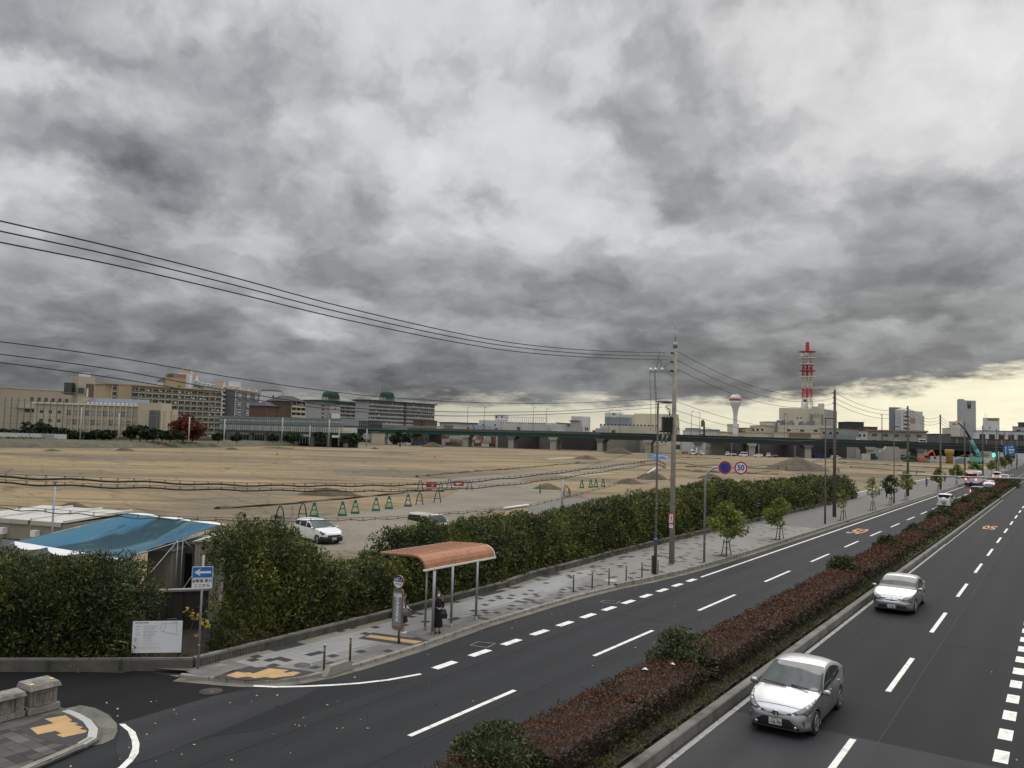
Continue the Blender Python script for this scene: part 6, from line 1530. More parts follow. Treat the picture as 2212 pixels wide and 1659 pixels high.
# red-bordered pedestrian sign
fn=Vector((.55,-.83,0));rn=Vector((-fn.y,fn.x,0));c0=Vector((P1x,P1y,0))+fn*.24-rn*.12
def sg(a,z,o):return c0+rn*a+fn*o+Vector((0,0,z))
mb=MB();mb.add([sg(a,z,0) for a,z in ((-.17,2.55),(.17,2.55),(.17,3.2),(-.17,3.2))]+[sg(a,z,.012) for a,z in ((-.17,2.55),(.17,2.55),(.17,3.2),(-.17,3.2))],[(3,2,1,0),(4,5,6,7),(0,1,5,4),(1,2,6,5),(2,3,7,6),(3,0,4,7)]);sp_=mkobj('sign_panel',mb,'red',T)
mb=MB();mb.add([sg(a,z,.015) for a,z in ((-.115,2.61),(.115,2.61),(.115,3.14),(-.115,3.14))],[(0,1,2,3)]);mkobj('sign_field',mb,'white',sp_)
mb=MB();mb.bar(sg(0,2.98,.018),sg(0,2.84,.018),.06,.004);mb.bar(sg(0,2.84,.018),sg(-.05,2.68,.018),.03,.004);mb.bar(sg(0,2.84,.018),sg(.05,2.68,.018),.03,.004);mb.bar(sg(-.06,2.9,.018),sg(.06,2.96,.018),.025,.004);mb.bar(sg(0,3.02,.018),sg(0,3.08,.018),.06,.004);mkobj('pedestrian_figure',mb,'signblue',sp_)
mb=MB();mb.bar(sg(-.11,3.12,.021),sg(.11,2.63,.021),.025,.003);mkobj('slash',mb,'red',sp_)
mb=MB();mb.add([sg(a,z,.002) for a,z in ((-.12,2.3),(.12,2.3),(.12,2.52),(-.12,2.52))],[(0,1,2,3)]);pl_=mkobj('small_plate',mb,'white',T)
t=text_mb('横断禁止',.055);t.v=[tuple(sg(p[0],2.43+p[2],.006)) for p in t.v];mkobj('lettering',t,'inkk',pl_)
def yat(u,X):d=ray(u,960);return d.y*X/d.x
POLES=[(P1x,P1y)]
for i,(u,vt) in enumerate([(1803,841),(1961,877),(2031.5,895.5),(2084,910),(2123,919),(2153,926),(2170,930),(2185,934),(2197,938)]):
 X=[-20.2,-20.3,-19.3,-19.6,-19.8,-19.9,-19.9,-19.9,-19.9][i];Y=yat(u,X);H=Y and EYE+(hor(u)-vt)/FP*(Y*.8307-X*.5530)*1.0
 POLES.append((X,Y));utility_pole(X,Y,H,'brown utility pole, '+ordinal(i+1)+' beyond the pale pole with the transformer',r=.17,steps=i<2)
def lamp(x,y,H,label,det=True):
 T=thing('street_lamp',label,'street lamp',(x,y,SW),'brown street lamps along the pavement')
 mb=MB();mb.tube([(x,y,SW),(x,y,1.9),(x,y,1.95),(x,y,H)],[.09,.085,.065,.052],10);mkobj('pole',mb,'brown_pole',T)
 d=camr*1.0;a=Vector((x,y,H));mb=MB();mb.smooth=True
 vs=[];n=12;prof=[(-.14,.0,.03),(-.10,.10,.05),(.1,.15,.08),(.45,.17,.10),(.75,.13,.07),(.86,.02,.02)]
 s_=Vector((-d.y,d.x,0))
 for (q,w,t_) in prof:
  for j in range(n):th=6.2832*j/n;vs.append(a+d*q+s_*(w*math.cos(th))+Vector((0,0,.05+(t_ if math.sin(th)>0 else t_*.5)*math.sin(th))))
 mb.add(vs,[(i*n+j,(i+1)*n+j,(i+1)*n+(j+1) % n,i*n+(j+1) % n) for i in range(len(prof)-1) for j in range(n)]);mkobj('lamp_head',mb,'brown_pole',T)
 mb=MB();mb.box(a+d*.48+Vector((0,0,-.02)),(.55,.22,.03),math.atan2(d.y,d.x));mkobj('diffuser',mb,'glass_pale',T)
 if det:
  mb=MB();mb.tube([(x,y,1.95),(x,y,2.12)],.102,10);mkobj('blue_band',mb,'blue',T)
  mb=MB();mb.box((x+.06,y-.10,3.9),(.10,.02,.38),0.6);st_=mkobj('number_sticker',mb,'blackp',T)
  t=text_mb('14\nP\n04',.12);t.v=[(x+.075+p[0]*.8,y-.115+p[0]*.5,3.93+p[2]) for p in t.v];mkobj('lettering',t,'white',st_)
  mb=MB();mb.box((x-.14,y,.65),(.12,.16,1.0));mkobj('control_box',mb,'brown_pole',T)
LX=[(-17.94*1.0857*KS,41.03*1.0857*KS,9.75),(-19.1,83.5,10.2),(-19.1,122.5,10.4)]
for i,(x,y,H) in enumerate(LX):lamp(x,y,H,['nearest dark brown street lamp, just left of the pale utility pole','brown street lamp left of the first brown utility pole','brown street lamp left of the second brown utility pole'][i],i==0)
for i,u in enumerate((2032,2096,2150)):X=-18.9;Y=yat(u,X);lamp(X,Y,10.2,['street lamp at the fourth brown pole','street lamp beyond the bus in front of the crane','farthest street lamp near the green signal'][i] if i else 'street lamp just right of the third brown utility pole',False)
# wires hang in the plane of the poles
def wire(name,label,pts,r,matn='blackp',group=None):
 mb=MB();mb.tube(pts,r,5);o=mkobj(name,mb,matn);return tag(o,label,'wire',group)
def smooth(pts,k=6):
 P=[Vector(p) for p in pts];out=[]
 for i in range(len(P)-1):
  p0=P[max(i-1,0)];p1=P[i];p2=P[i+1];p3=P[min(i+2,len(P)-1)]
  for j in range(k):
   t=j/k;out.append(.5*((2*p1)+(p2-p0)*t+(2*p0-5*p1+4*p2-p3)*t*t+(3*p1-p0-3*p2+p3)*t**3))
 return out+[P[-1]]
WX=P1x
HVW=[[(-130,447),(0,477),(250,535),(500,598),(750,665),(1000,722),(1150,746),(1300,758),(1438,762)],[(-130,470),(0,499),(250,553),(500,614),(750,678),(1000,732),(1150,754),(1300,766),(1438,769)],[(-130,494),(0,523),(250,573),(500,631),(750,691),(1000,742),(1150,763),(1300,773),(1438,777)]]
for i,pts in enumerate(HVW):wire('power_line',['topmost','middle','lowest'][i]+' of the three high power lines crossing the sky to the pale utility pole',smooth([onx(u,v,WX) for u,v in pts]),.019,group='high power lines')
LVW=[[(-130,727),(0,738),(250,772),(500,815),(750,850),(950,866),(1100,871),(1250,870),(1430,861)],[(-130,752),(0,765),(250,799),(500,845),(750,880),(950,889),(1100,890),(1250,886),(1430,872)],[(-130,772),(0,783),(250,817),(500,857),(750,887),(950,898),(1100,897),(1250,892),(1430,880)]]
for i,pts in enumerate(LVW):wire('power_line',['topmost','middle','lowest'][i]+' of the three lower power lines above the far apartment blocks',smooth([onx(u,v,WX) for u,v in pts]),.013,group='lower power lines')
def span(a,b,za,zb,sag,n=14):
 return [Vector((a[0]+(b[0]-a[0])*t,a[1]+(b[1]-a[1])*t,za+(zb-za)*t-sag*4*t*(1-t))) for t in np.linspace(0,1,n)]
PH=[13.4]+[0]*9
zt=[13.05]+[o_.location.z for o_ in []]
tops=[]
for (X,Y),(u,vt) in zip(POLES[1:],[(1803,841),(1961,877),(2031.5,895.5),(2084,910),(2123,919),(2153,926),(2170,930),(2185,934),(2197,938)]):tops.append(EYE+(hor(u)-vt)/FP*(Y*.8307-X*.5530))
tops=[13.6]+tops
for k in range(0,8):
 for j in range(3):
  wire('power_line',f'{["top", "middle", "bottom"][j]} power line in the {ordinal(k)} span beyond the pale pole',span(POLES[k],POLES[k+1],tops[k]-.35-j*.55,tops[k+1]-.35-j*.55,(1.3 if k==0 else 1.0)),.017+.006*k,group='high power lines')
for j in range(3):
 wire('power_line',f'{["top", "middle", "bottom"][j]} thin lower line running from the pale pole to the first brown pole',span(POLES[0],POLES[1],10.1-j*.55,9.6-j*.5,.9),.014,group='lower power lines')
# telephone cables with lashing rings
def cable(label,pts,r,ring=.45,group='telephone cables'):
 T=thing('telephone_cable',label,'cable',(0,0,0),group)
 P=smooth([onx(u,v,WX) for u,v in pts],8);mb=MB();mb.tube([p+Vector((0,0,-.035-.022*math.sin(i*1.3))) for i,p in enumerate(P)],r,6);mkobj('cable',mb,'blackp',T)
 mb=MB();mb.tube([p+Vector((0,0,.04)) for p in P],.007,4);mkobj('messenger_wire',mb,'blackp',T)
 L=0;nxt=0;mb=MB()
 for a,b in zip(P[:-1],P[1:]):
  l=(b-a).length
  while nxt<L+l:
   p=a.lerp(b,(nxt-L)/l);t=(b-a).normalized();mb.tube([p+Vector((0,0,.045)),p+t*.025,p+Vector((0,0,-.06)),p-t*.025,p+Vector((0,0,.045))],.007,4,False);nxt+=ring
  L+=l
 mkobj('lashing_thread',mb,'blackp',T)
cable('upper telephone cable with rings crossing the bare site at eye level',[(-80,1019),(0,1027),(250,1036),(500,1045),(700,1047),(850,1046),(1000,1040),(1150,1026),(1300,1008),(1400,995),(1420,994),(1438,1003)],.026)
cable('second telephone cable just below the upper one',[(-80,1034),(0,1040),(250,1050),(500,1056),(700,1058),(850,1059),(1000,1054),(1150,1040),(1300,1018),(1400,1003),(1420,1002),(1438,1010)],.022)
cable('lowest thin telephone cable sagging over the awning and the white estate car',[(-80,1088),(0,1095),(130,1105),(275,1115),(400,1119),(525,1122),(703,1122),(803,1120),(903,1115),(978,1108),(1060,1101),(1141,1092),(1281,1059),(1398,1025),(1438,1008)],.012,.6)
wire('telephone_cable','thin cable joining the pale pole to the small grey post behind the hedge',smooth([onx(1438,960,WX),Vector((-33,62,5.4)),gp(1219,1036,3.9)]),.014)
for j,(za,zb,sg_) in enumerate(((6.25,6.4,.5),(5.85,5.9,.55),(5.45,5.5,.6))):
 wire('telephone_cable',f'{["upper", "middle", "lower"][j]} telephone cable from the pale pole to the first brown pole',[p+Vector((0,0,.06*math.sin(i*1.9))) for i,p in enumerate(span(POLES[0],POLES[1],za,zb,sg_,26))],.028 if j<2 else .014,group='telephone cables')
for k in range(1,6):
 for j in range(2):wire('telephone_cable',f'{["upper", "lower"][j]} telephone cable in the {ordinal(k)} span beyond the pale pole',span(POLES[k],POLES[k+1],6.4-j*.6,6.4-j*.6,.5),.03+.006*k,group='telephone cables')
# yellow-white cable guards
for pts,lb in (([(1088,1099),(1141,1092)],'white cable guard sleeve on the lowest cable above the clay patch'),([(1398,1024),(1420,1010)],'white cable guard sleeve beside the pale pole')):
 mb=MB();mb.tube([onx(u,v-1,WX) for u,v in pts],.05,8);tag(mkobj('cable_guard',mb,'white'),lb,'cable guard')
# small grey post behind the hedge and thin post at the hut
p=gp(1213,1135,0);q=Vector((p.x,p.y,0))
T=thing('cable_post','grey post with a coil of cable standing behind the hedge','post',tuple(q));zt_=at(1217,1036,q.y*.8307-q.x*.553).z
mb=MB();mb.tube([q,q+Vector((0,0,zt_))],.10,10);mkobj('post',mb,'steel',T)
mb=MB()
for i in range(5):mb.tube([q+camr*(.25+.28*math.cos(a)+.05*i)+Vector((0,0,zt_-.9-.45*math.sin(a)-.06*i)) for a in np.linspace(0,6.28,14)],.018,4,False)
mkobj('cable_coil',mb,'blackp',T)
p=at(110,1190,36);p.z=0;zt_=at(110,1042,36).z
T=thing('thin_post','thin grey post rising beside the site hut at the far left','post',tuple(p));mb=MB();mb.tube([p,p+Vector((0,0,zt_))],.045,8);mkobj('post',mb,'steel',T)
mb=MB();mb.box(p+Vector((0,0,zt_)),(.14,.14,.08));mkobj('cap',mb,'steel',T)
# -- curved arm with the two round signs
def speedsign():
 x,y=-17.52*1.0857*KS,47.06*1.0857*KS;T=thing('road_sign','grey curved sign pole carrying a blue no-parking disc and a white 50 speed limit disc','road sign',(x,y,SW))
 d=camr;z=5.75;P=[Vector((x,y,SW)),Vector((x,y,5.1))]+[Vector((x,y,5.1))+d*(1.0-math.cos(a))*.8+Vector((0,0,math.sin(a)*.95)) for a in np.linspace(.25,math.pi/2,7)]+[Vector((x,y,6.06))+d*2.6]
 mb=MB();mb.tube(P,[.072,.072]+[.065]*7+[.05],12);mkobj('pole',mb,'steel',T)
 mb=MB();mb.tube([(x,y,1.42),(x,y,1.46)],.076,12,False);mkobj('band',mb,'yellow',T)
 f=Vector((d.y,-d.x,0));up=Vector((0,0,1))
 for k,a0 in enumerate((1.20,2.20)):
  c=Vector((x,y,6.04))+d*a0+f*.08
  def disc(r,o,m_,name,par,n=36):mb=MB();mb.add([c+f*o+(d*math.cos(t)+up*math.sin(t))*r for t in np.linspace(0,6.2832,n+1)[:-1]],[tuple(range(n))]);return mkobj(name,mb,m_,par)
  mb=MB();n=36;ring=lambda o:[c+f*o+(d*math.cos(t)+up*math.sin(t))*.43 for t in np.linspace(0,6.2832,n+1)[:-1]]
  mb.add(ring(-.012)+ring(0),[tuple(range(n))[::-1],tuple(range(n,2*n))]+[(i,(i+1) % n,n+(i+1) % n,n+i) for i in range(n)]);s=mkobj('sign_disc',mb,'white',T)
  disc(.415,.003,'red','red_ring',s);disc(.31 if k==0 else .315,.006,'signblue' if k==0 else 'white','centre',s)
  if k==0:mb=MB();v=(d*.7071-up*.7071);mb.bar(c+f*.009-v*.32,c+f*.009+v*.32,.05,.004);mkobj('slash',mb,'red',s)
  else:
   t=text_mb('50',.48,bold=.016);t.v=[tuple(c+f*.009+d*p[0]*.92+up*(p[2])) for p in t.v];mkobj('lettering',t,'signblue',s)
speedsign()
# == FAR BUILDINGS
for k,c in dict(beige=(.40,.345,.27),beige2=(.48,.415,.315),ochre=(.42,.33,.20),greyw=(.36,.37,.36),whiteb=(.60,.61,.62),creamb=(.54,.50,.39),brownb=(.12,.075,.055),darkb=(.05,.052,.055),slate=(.045,.045,.05),
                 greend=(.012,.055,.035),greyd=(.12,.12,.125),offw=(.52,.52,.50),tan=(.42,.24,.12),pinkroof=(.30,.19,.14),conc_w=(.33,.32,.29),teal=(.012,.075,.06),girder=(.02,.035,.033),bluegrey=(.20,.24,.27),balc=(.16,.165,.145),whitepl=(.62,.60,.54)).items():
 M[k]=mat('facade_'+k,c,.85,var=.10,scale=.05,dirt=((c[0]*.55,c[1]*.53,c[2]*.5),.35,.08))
M['stripe_blue']=mat('stripe_blue',(.03,.06,.16),.6);M['rails_grey']=mat('fence_grey',(.20,.21,.20),.7);M['netgreen']=mat('net_green',(.09,.16,.14),.7,var=.1)
class Fr:pass
def bld(name,label,u1,v1,D1,u2,v2,depth,m_,cat='building',z0=0.0,D2=None,group=None,wallname='wall'):
 A=at(u1,v1,D1);H=A.z
 if D2:B=at(u2,0,D2);B.z=H
 else:B=gp(u2,v2,H)
 f=Fr();f.A,f.B,f.H=Vector((A.x,A.y,0)),Vector((B.x,B.y,0)),H
 f.d=(f.B-f.A).normalized();f.L=(f.B-f.A).length;f.n=Vector((f.d.y,-f.d.x,0));f.n=f.n if f.n.dot(-f.A)>0 else-f.n;f.depth=depth;f.z0=z0
 f.T=thing(name,label,cat,tuple(f.A),group)
 f.wall=slabp(f,0,f.L,z0,H,0,depth,wallname,m_)
 return f
def P3(f,a,z,o=0):return f.A+f.d*a+f.n*o+Vector((0,0,z))
def slabp(f,a0,a1,z0,z1,o,depth,name,m_,parent=None):
 mb=MB();q=[P3(f,a,z,oo) for z in (z0,z1) for a,oo in ((a0,o),(a1,o),(a1,o-depth),(a0,o-depth))]
 mb.add(q,[(3,2,1,0),(4,5,6,7),(0,1,5,4),(1,2,6,5),(2,3,7,6),(3,0,4,7)]);return mkobj(name,mb,m_,parent or f.T)
def many(f,boxes,name,m_,parent=None):
 if name not in ('window_frame','door_glazing','laundry','mullion','roof_railing','panel_feet'):
  for b_ in boxes:o=slabp(f,*b_,name,m_,parent)
  return o
 mb=MB()
 for (a0,a1,z0,z1,o,dp) in boxes:
  q=[P3(f,a,z,oo) for z in (z0,z1) for a,oo in ((a0,o),(a1,o),(a1,o-dp),(a0,o-dp))]
  mb.add(q,[(3,2,1,0),(4,5,6,7),(0,1,5,4),(1,2,6,5),(2,3,7,6),(3,0,4,7)])
 return mkobj(name,mb,m_,parent or f.T)
def wins(f,cols,rows,a0,a1,z0,z1,wf=.7,hf=.55,m_='glass',frame=None):
 cw,rh=(a1-a0)/cols,(z1-z0)/rows
 for r in range(rows):
  for c in range(cols):
   x=a0+(c+.5)*cw;z=z0+(r+.5)*rh
   w=slabp(f,x-cw*wf/2,x+cw*wf/2,z-rh*hf/2,z+rh*hf/2,.06,.1,'window',random.choice(m_) if isinstance(m_,list) else m_)
   if frame:many(f,[(x+k*cw*wf/2-.06,x+k*cw*wf/2+.06,z-rh*hf/2,z+rh*hf/2,.12,.08) for k in (-1,-.33,.33,1)]+[(x-cw*wf/2,x+cw*wf/2,z-rh*hf*.1,z-rh*hf*.04,.12,.08)],'window_frame',frame,w)
def balconies(f,rows,a0,a1,z0,z1,slab='whitepl',par='balc',back='darkb',out=1.2,bays=8,clutter=True):
 rh=(z1-z0)/rows;rnd=random.Random(int(z1*10))
 for r in range(rows):
  z=z0+r*rh
  b=slabp(f,a0,a1,z+.25,z+rh*.42,out,.1,'balcony',par)
  slabp(f,a0,a1,z,z+.25,out+.03,out,'balcony_slab',slab,b)
  cw=(a1-a0)/bays
  many(f,[(a0+cw*(k+.15),a0+cw*(k+.45),z+.3,z+rh*.80,.04,.05) for k in range(bays)]+[(a0+cw*(k+.55),a0+cw*(k+.85),z+.3,z+rh*.80,.04,.05) for k in range(bays)],'door_glazing',back,b)
  if clutter:many(f,[(a0+cw*k+q,a0+cw*k+q+rnd.uniform(.5,1.6),z+rh*.42,z+rh*rnd.uniform(.5,.7),out-.2,.05) for k in range(bays) for q in (rnd.uniform(0,cw-2),) if rnd.random()<.35],'laundry','whiteb',b)
 many(f,[(a0+(a1-a0)/bays*k-.12,a0+(a1-a0)/bays*k+.12,z0,z1,out-.2,out-.2) for k in range(bays+1)],'partition',slab)
# --- long school, left
f=bld('school_building','long beige upper school block with a row of small square openings, rear left',-70,832.5,342,181,847.5,22,'beige')
many(f,[(0,f.L,f.H-.1,f.H+.5,.2,.5)],'roof_edge','beige2')
b0=f.L*118/251;wins(f,7,1,b0+1.5,f.L-3,f.H-6.4,f.H-2.4,.45,.5,'brownb')
many(f,[(b0-3,f.L+1,f.H-8.4,f.H-6.9,.6,.6)],'ledge','beige2');wins(f,9,1,b0,f.L,f.H-10.4,f.H-8.4,.78,.75,'darkb')
f=bld('school_building','beige three-storey classroom block with rows of windows and grey solar panels',75,871,335,337,879.6,16,'beige2')
slabp(f,-1,f.L+1,f.H-.1,f.H+.6,.7,17,'roof_edge','whitepl')
for r in range(3):
 z=f.H-4.3-r*3.75
 for c in range(15):
  cw=(f.L-12)/15;x=12+(c+.5)*cw
  w=slabp(f,x-cw*.40,x+cw*.40,z-.1,z+2.1,.05,.1,'window','glass_pale' if (c*7+r*5) % 3 else 'glass')
  many(f,[(x+k*cw*.40-.07,x+k*cw*.40+.07,z-.1,z+2.1,.14,.1) for k in (-1,-.33,.33,1)]+[(x-cw*.4,x+cw*.4,z+.9,z+1.02,.14,.1)],'window_frame','offw',w)
many(f,[(12+(f.L-12)/15*c-.3,12+(f.L-12)/15*c+.3,0,f.H-.2,.55,.6) for c in range(16)],'pilaster','beige2')
wins(f,3,3,1,11,f.H-12,f.H-1.5,.38,.35,'glass')
mb=MB();q=[P3(f,f.L*.40,f.H+.8,-1),P3(f,f.L*.94,f.H+.8,-1),P3(f,f.L*.90,f.H+3.2,-9),P3(f,f.L*.40,f.H+3.2,-9)];mb.add(q+[p-Vector((0,0,.25)) for p in q],[(0,1,2,3),(7,6,5,4),(0,4,5,1),(1,5,6,2),(2,6,7,3),(3,7,4,0)]);mkobj('solar_array',mb,mat('solar_grey',(.08,.09,.125),.35,var=.1,scale=.3),f.T)
many(f,[(f.L*(.42+.036*k),f.L*(.436+.036*k),f.H+.6,f.H+1.2,-.2,.6) for k in range(14)],'panel_feet','whiteb')
f=bld('school_building','beige stair tower with a white tank on top above the school roof',171,812.5,352,206,815,9,'beige')
slabp(f,f.L*.45,f.L*.96,f.H-8.8,f.H-3.0,.03,.5,'opening','brownb');slabp(f,f.L*.48,f.L*.85,f.H-16,f.H-10.5,.03,.5,'opening','brownb');slabp(f,f.L*.5,f.L*.62,f.H-8.6,f.H-5,.06,.4,'door','offw')
slabp(f,f.L*.28,f.L*.78,f.H,f.H+1.7,-1,4,'water_tank','whiteb')
f=bld('roof_plant','dark grey louvred plant box on the left school roof beside the stair tower',139,826,350,155,826.6,4,'darkb','rooftop plant',20);slabp(f,-1,f.L+5,f.H-4.6,f.H-4.2,.6,5,'deck','greyd');slabp(f,f.L+2.6,f.L+4.6,f.H-4.2,f.H-2,0,2,'unit','darkb')
f=bld('school_building','windowless beige end tower of the classroom block beside the maroon tree',349.5,870.8,336,371,872.5,10,'beige2');slabp(f,f.L+.02,f.L+4.4,0,f.H-2.3,.5,10,'wing','beige2');slabp(f,-2.6,0,0,f.H-3,-.6,3,'stairwell','greyd')
slabp(f,f.L*.25,f.L*.5,1.5,f.H-3,.15,.2,'panel','beige');slabp(f,f.L+.8,f.L+3.8,1.5,f.H-4.2,.65,.2,'panel','beige')
# --- apartment blocks
f=bld('apartment_building','long nine-storey ochre apartment block with white balcony bands',228,829,430,478,845,14,'ochre')
slabp(f,-.6,f.L+.6,f.H-.05,f.H+.5,1.6,16,'roof_edge','ochre')
a_=f.L*52/250;balconies(f,9,a_,f.L,f.H-27.3,f.H-.8,bays=14);balconies(f,9,3.2,a_-7.6,f.H-27.3,f.H-.8,bays=1,clutter=False);slabp(f,a_-7.4,a_-.6,0,f.H,1.4,2,'stair_core','ochre')
f=bld('apartment_building','white stepped apartment block with steep gables, ochre tower and black pyramid roof',415,822,560,480,833,14,'whiteb')
balconies(f,5,0,f.L,f.H-15,f.H,'whiteb','greyw','greyd',1.2,7)
def gable(f,a,z,w,h,name='gable'):
 mb=MB();q=[P3(f,a,z,.3),P3(f,a+w,z,.3),P3(f,a+w/2,z+h,.3),P3(f,a,z,-5),P3(f,a+w,z,-5),P3(f,a+w/2,z+h,-5)]
 mb.add(q,[(0,1,2),(5,4,3)]);mb.m=1;mb.add(q,[(0,2,5,3),(1,4,5,2),(0,3,4,1)]);mkobj(name,mb,['whiteb','pinkroof'],f.T)
gable(f,3.5,f.H,7.5,4.6)
slabp(f,-4.5,0,0,f.H+4.5,0,8,'tower','whiteb');gable(f,-4.5,f.H+4.5,4.4,3)
g2=bld('apartment_building','square ochre and cream tower rising behind the ochre block, right of the black pyramid roof',375.5,807,548,403.5,809.5,9,'ochre');slabp(g2,0,g2.L,g2.H-2.6,g2.H+.1,.05,9.1,'parapet','pinkroof');slabp(g2,g2.L*.4,g2.L*.53,g2.H-9.5,g2.H-7.6,.05,.2,'window','darkb')
g3=bld('apartment_building','white turret with a black pyramid roof behind the ochre block',352,823.5,552,370,825,6,'whiteb')
mb=MB();q=[P3(g3,-.6,g3.H,.6),P3(g3,g3.L+.6,g3.H,.6),P3(g3,g3.L+.6,g3.H,-6.6),P3(g3,-.6,g3.H,-6.6),P3(g3,g3.L/2,g3.H+3.0,-3)];mb.add(q,[(0,1,4),(1,2,4),(2,3,4),(3,0,4)]);mkobj('roof',mb,'slate',g3.T);slabp(g3,g3.L*.3,g3.L*.4,g3.H-2.2,g3.H-1,.05,.1,'window','greyd')
f=bld('apartment_building','tall white apartment block with a pink gable, left of the grey and black block',479,835,560,508,840.5,12,'greyw')
balconies(f,10,0,f.L,f.H-30,f.H,'whiteb','whiteb','greyd',1.2,3);gable(f,1,f.H,6,4.2);slabp(f,f.L-.4,f.L+.6,0,f.H,1.6,13,'end_wall','whiteb')
f=bld('apartment_building','dark grey apartment block framed in white with pointed dormers, beside the station canopy',509,841,565,561,849,14,'greyd')
for c in range(3):
 x=f.L*(.16+.34*c)
 for r,(za,zb) in enumerate(((1.5,6),(8.4,11.5),(13.5,17.5),(20.5,28.5))):
  w=slabp(f,x-2.5,x+2.5,f.H-zb,f.H-za,.5,.4,'window_bay','whiteb');many(f,[(x-2.2+1.55*k,x-.9+1.55*k,f.H-zb+.4+j*(zb-za)/2,f.H-zb+(zb-za)/2+j*(zb-za)/2-.3,.56,.1) for k in range(3) for j in range(2)],'pane','glass',w)
 gable(f,x-2.2,f.H,4.4,2.3,'dormer')
slabp(f,2,f.L,f.H-37,f.H-30.5,.8,6,'lower_roof','brownb');balconies(f,9,0,2.4,f.H-29,f.H-1,'whiteb','greyd','glass',.6,1)
f=bld('rooftop_building','white rooftop tower block with a dark square vent, above the grey and black apartments',502,834,568,523,836,8,'creamb','rooftop plant',20);slabp(f,3,f.L-.5,f.H,f.H+3.4,-1,5,'tank','whiteb');slabp(f,f.L-.5,f.L+2.6,f.H-3,f.H+.3,-1,4,'deck','offw')
f=bld('apartment_building','small brown apartment block with cream balconies and a hipped slate roof, front part',576,876.5,500,629,880.6,12,'brownb')
balconies(f,5,f.L*.54,f.L+12,f.H-14.2,f.H-.6,'creamb','creamb','darkb',1.2,5);slabp(f,f.L*.56,f.L+12,0,f.H,0,10,'wall','brownb');wins(f,2,4,1,f.L*.5,f.H-13.5,f.H-1.5,.3,.3,'darkb')
def hip(f,a0,a1,z,h,o0=1.2,dp=14,m_='slate'):
 mb=MB();i=min((a1-a0)*.35,dp*.45);q=[P3(f,a0,z,o0),P3(f,a1,z,o0),P3(f,a1,z,o0-dp),P3(f,a0,z,o0-dp),P3(f,a0+i,z+h,o0-dp/2),P3(f,a1-i,z+h,o0-dp/2)]
 mb.add(q,[(0,1,5,4),(1,2,5),(2,3,4,5),(3,0,4),(3,2,1,0)]);mkobj('roof',mb,m_,f.T)
hip(f,-.8,f.L+1,f.H,2.6)
f=bld('apartment_building','upper rear part of the brown apartment block with a slate roof',601,865.5,512,659,869,12,'brownb');balconies(f,3,f.L*.48,f.L,f.H-9.8,f.H-.6,'creamb','creamb','darkb',1.2,3);hip(f,-.8,f.L+1,f.H,3.6)
f=bld('apartment_building','narrow white lift tower behind the brown apartment block',585,844,530,608,846,8,'whiteb');slabp(f,-.2,f.L+.2,f.H,f.H+.5,.2,8.4,'roof_edge','brownb');wins(f,1,4,1.2,3.6,f.H-14,f.H-2,.6,.5,'darkb')
def cupola(f,a0,a1,zb,h,m_='greend'):
 mb=MB();w=a1-a0;c=lambda k,z,r:[P3(f,a0+w/2+r*w*.40*x,z,-5+r*w*.26*y) for x,y in ((-1,.55),(-.6,1),(.6,1),(1,.55),(1,-.55),(.6,-1),(-.6,-1),(-1,-.55))]
 R_=[c(0,zb,1),c(0,zb+h*.5,.95),c(0,zb+h*.85,.82),c(0,zb+h,.66)];vs=sum(R_,[]);mb.add(vs,[(i*8+j,i*8+(j+1)%8,(i+1)*8+(j+1)%8,(i+1)*8+j) for i in range(3) for j in range(8)]+[tuple(range(8))[::-1],tuple(range(24,32))]);o=mkobj('cupola',mb,m_,f.T)
 many(f,[(a0+w*.70+k,a0+w*.70+.9+k,zb+h*.35,zb+h*.6,w*.20-5,.2) for k in (0,1.6)],'cupola_window','offw',o)
for (u1,v1,u2,v2,D,lb,cu) in ((687,866,789,873,640,'grey green-roofed apartment block behind the white store sign, left of its twin',(705,740)),(795,865.5,937,875.5,640,'larger grey green-roofed apartment block with aerials on its green cupola',(828,857.5))):
 f=bld('apartment_building',lb,u1,v1,D,u2,v2,14,'greyw')
 k=.34 if u1<700 else 0;slabp(f,-1.5,f.L+1.5,f.H-.2,f.H+.9,2.2,18,'roof_edge','greend')
 balconies(f,8,f.L*k,f.L,f.H-24,f.H-.4,'greyw','greyw','greyd',1.3,6 if k else 10)
 if k:wins(f,2,6,2,f.L*.3,f.H-20,f.H-2,.4,.35,'darkb')
 else:slabp(f,f.L*.515,f.L*.54,0,f.H-.3,1.45,2,'joint','darkb')
 s=f.L/(u2-u1);a0,a1=(cu[0]-u1)*s,(cu[1]-u1)*s;slabp(f,a0+1.2,a1-1.2,f.H,f.H+3.6,-3,4.5,'lift_house','greyw');cupola(f,a0,a1,f.H+3.6,4.6)
 many(f,[(a0+1.8,a0+2.2,f.H+.5,f.H+3.6,-1.5,.4),(a1-2.2,a1-1.8,f.H+.5,f.H+3.6,-1.5,.4)],'column','whiteb')
 rnd=random.Random(4);many(f,[(x,x+1.0,f.H+.9,f.H+1.9,-1,1) for x in [f.L*rnd.uniform(.5,.98) for _ in range(7)]],'dish','whiteb')
 if not k:many(f,[(a0+2+3.2*i,a0+2.3+3.2*i,f.H+8,f.H+13.5-(i==2)*1.5,-5,.3) for i in range(3)],'aerial','greyd')
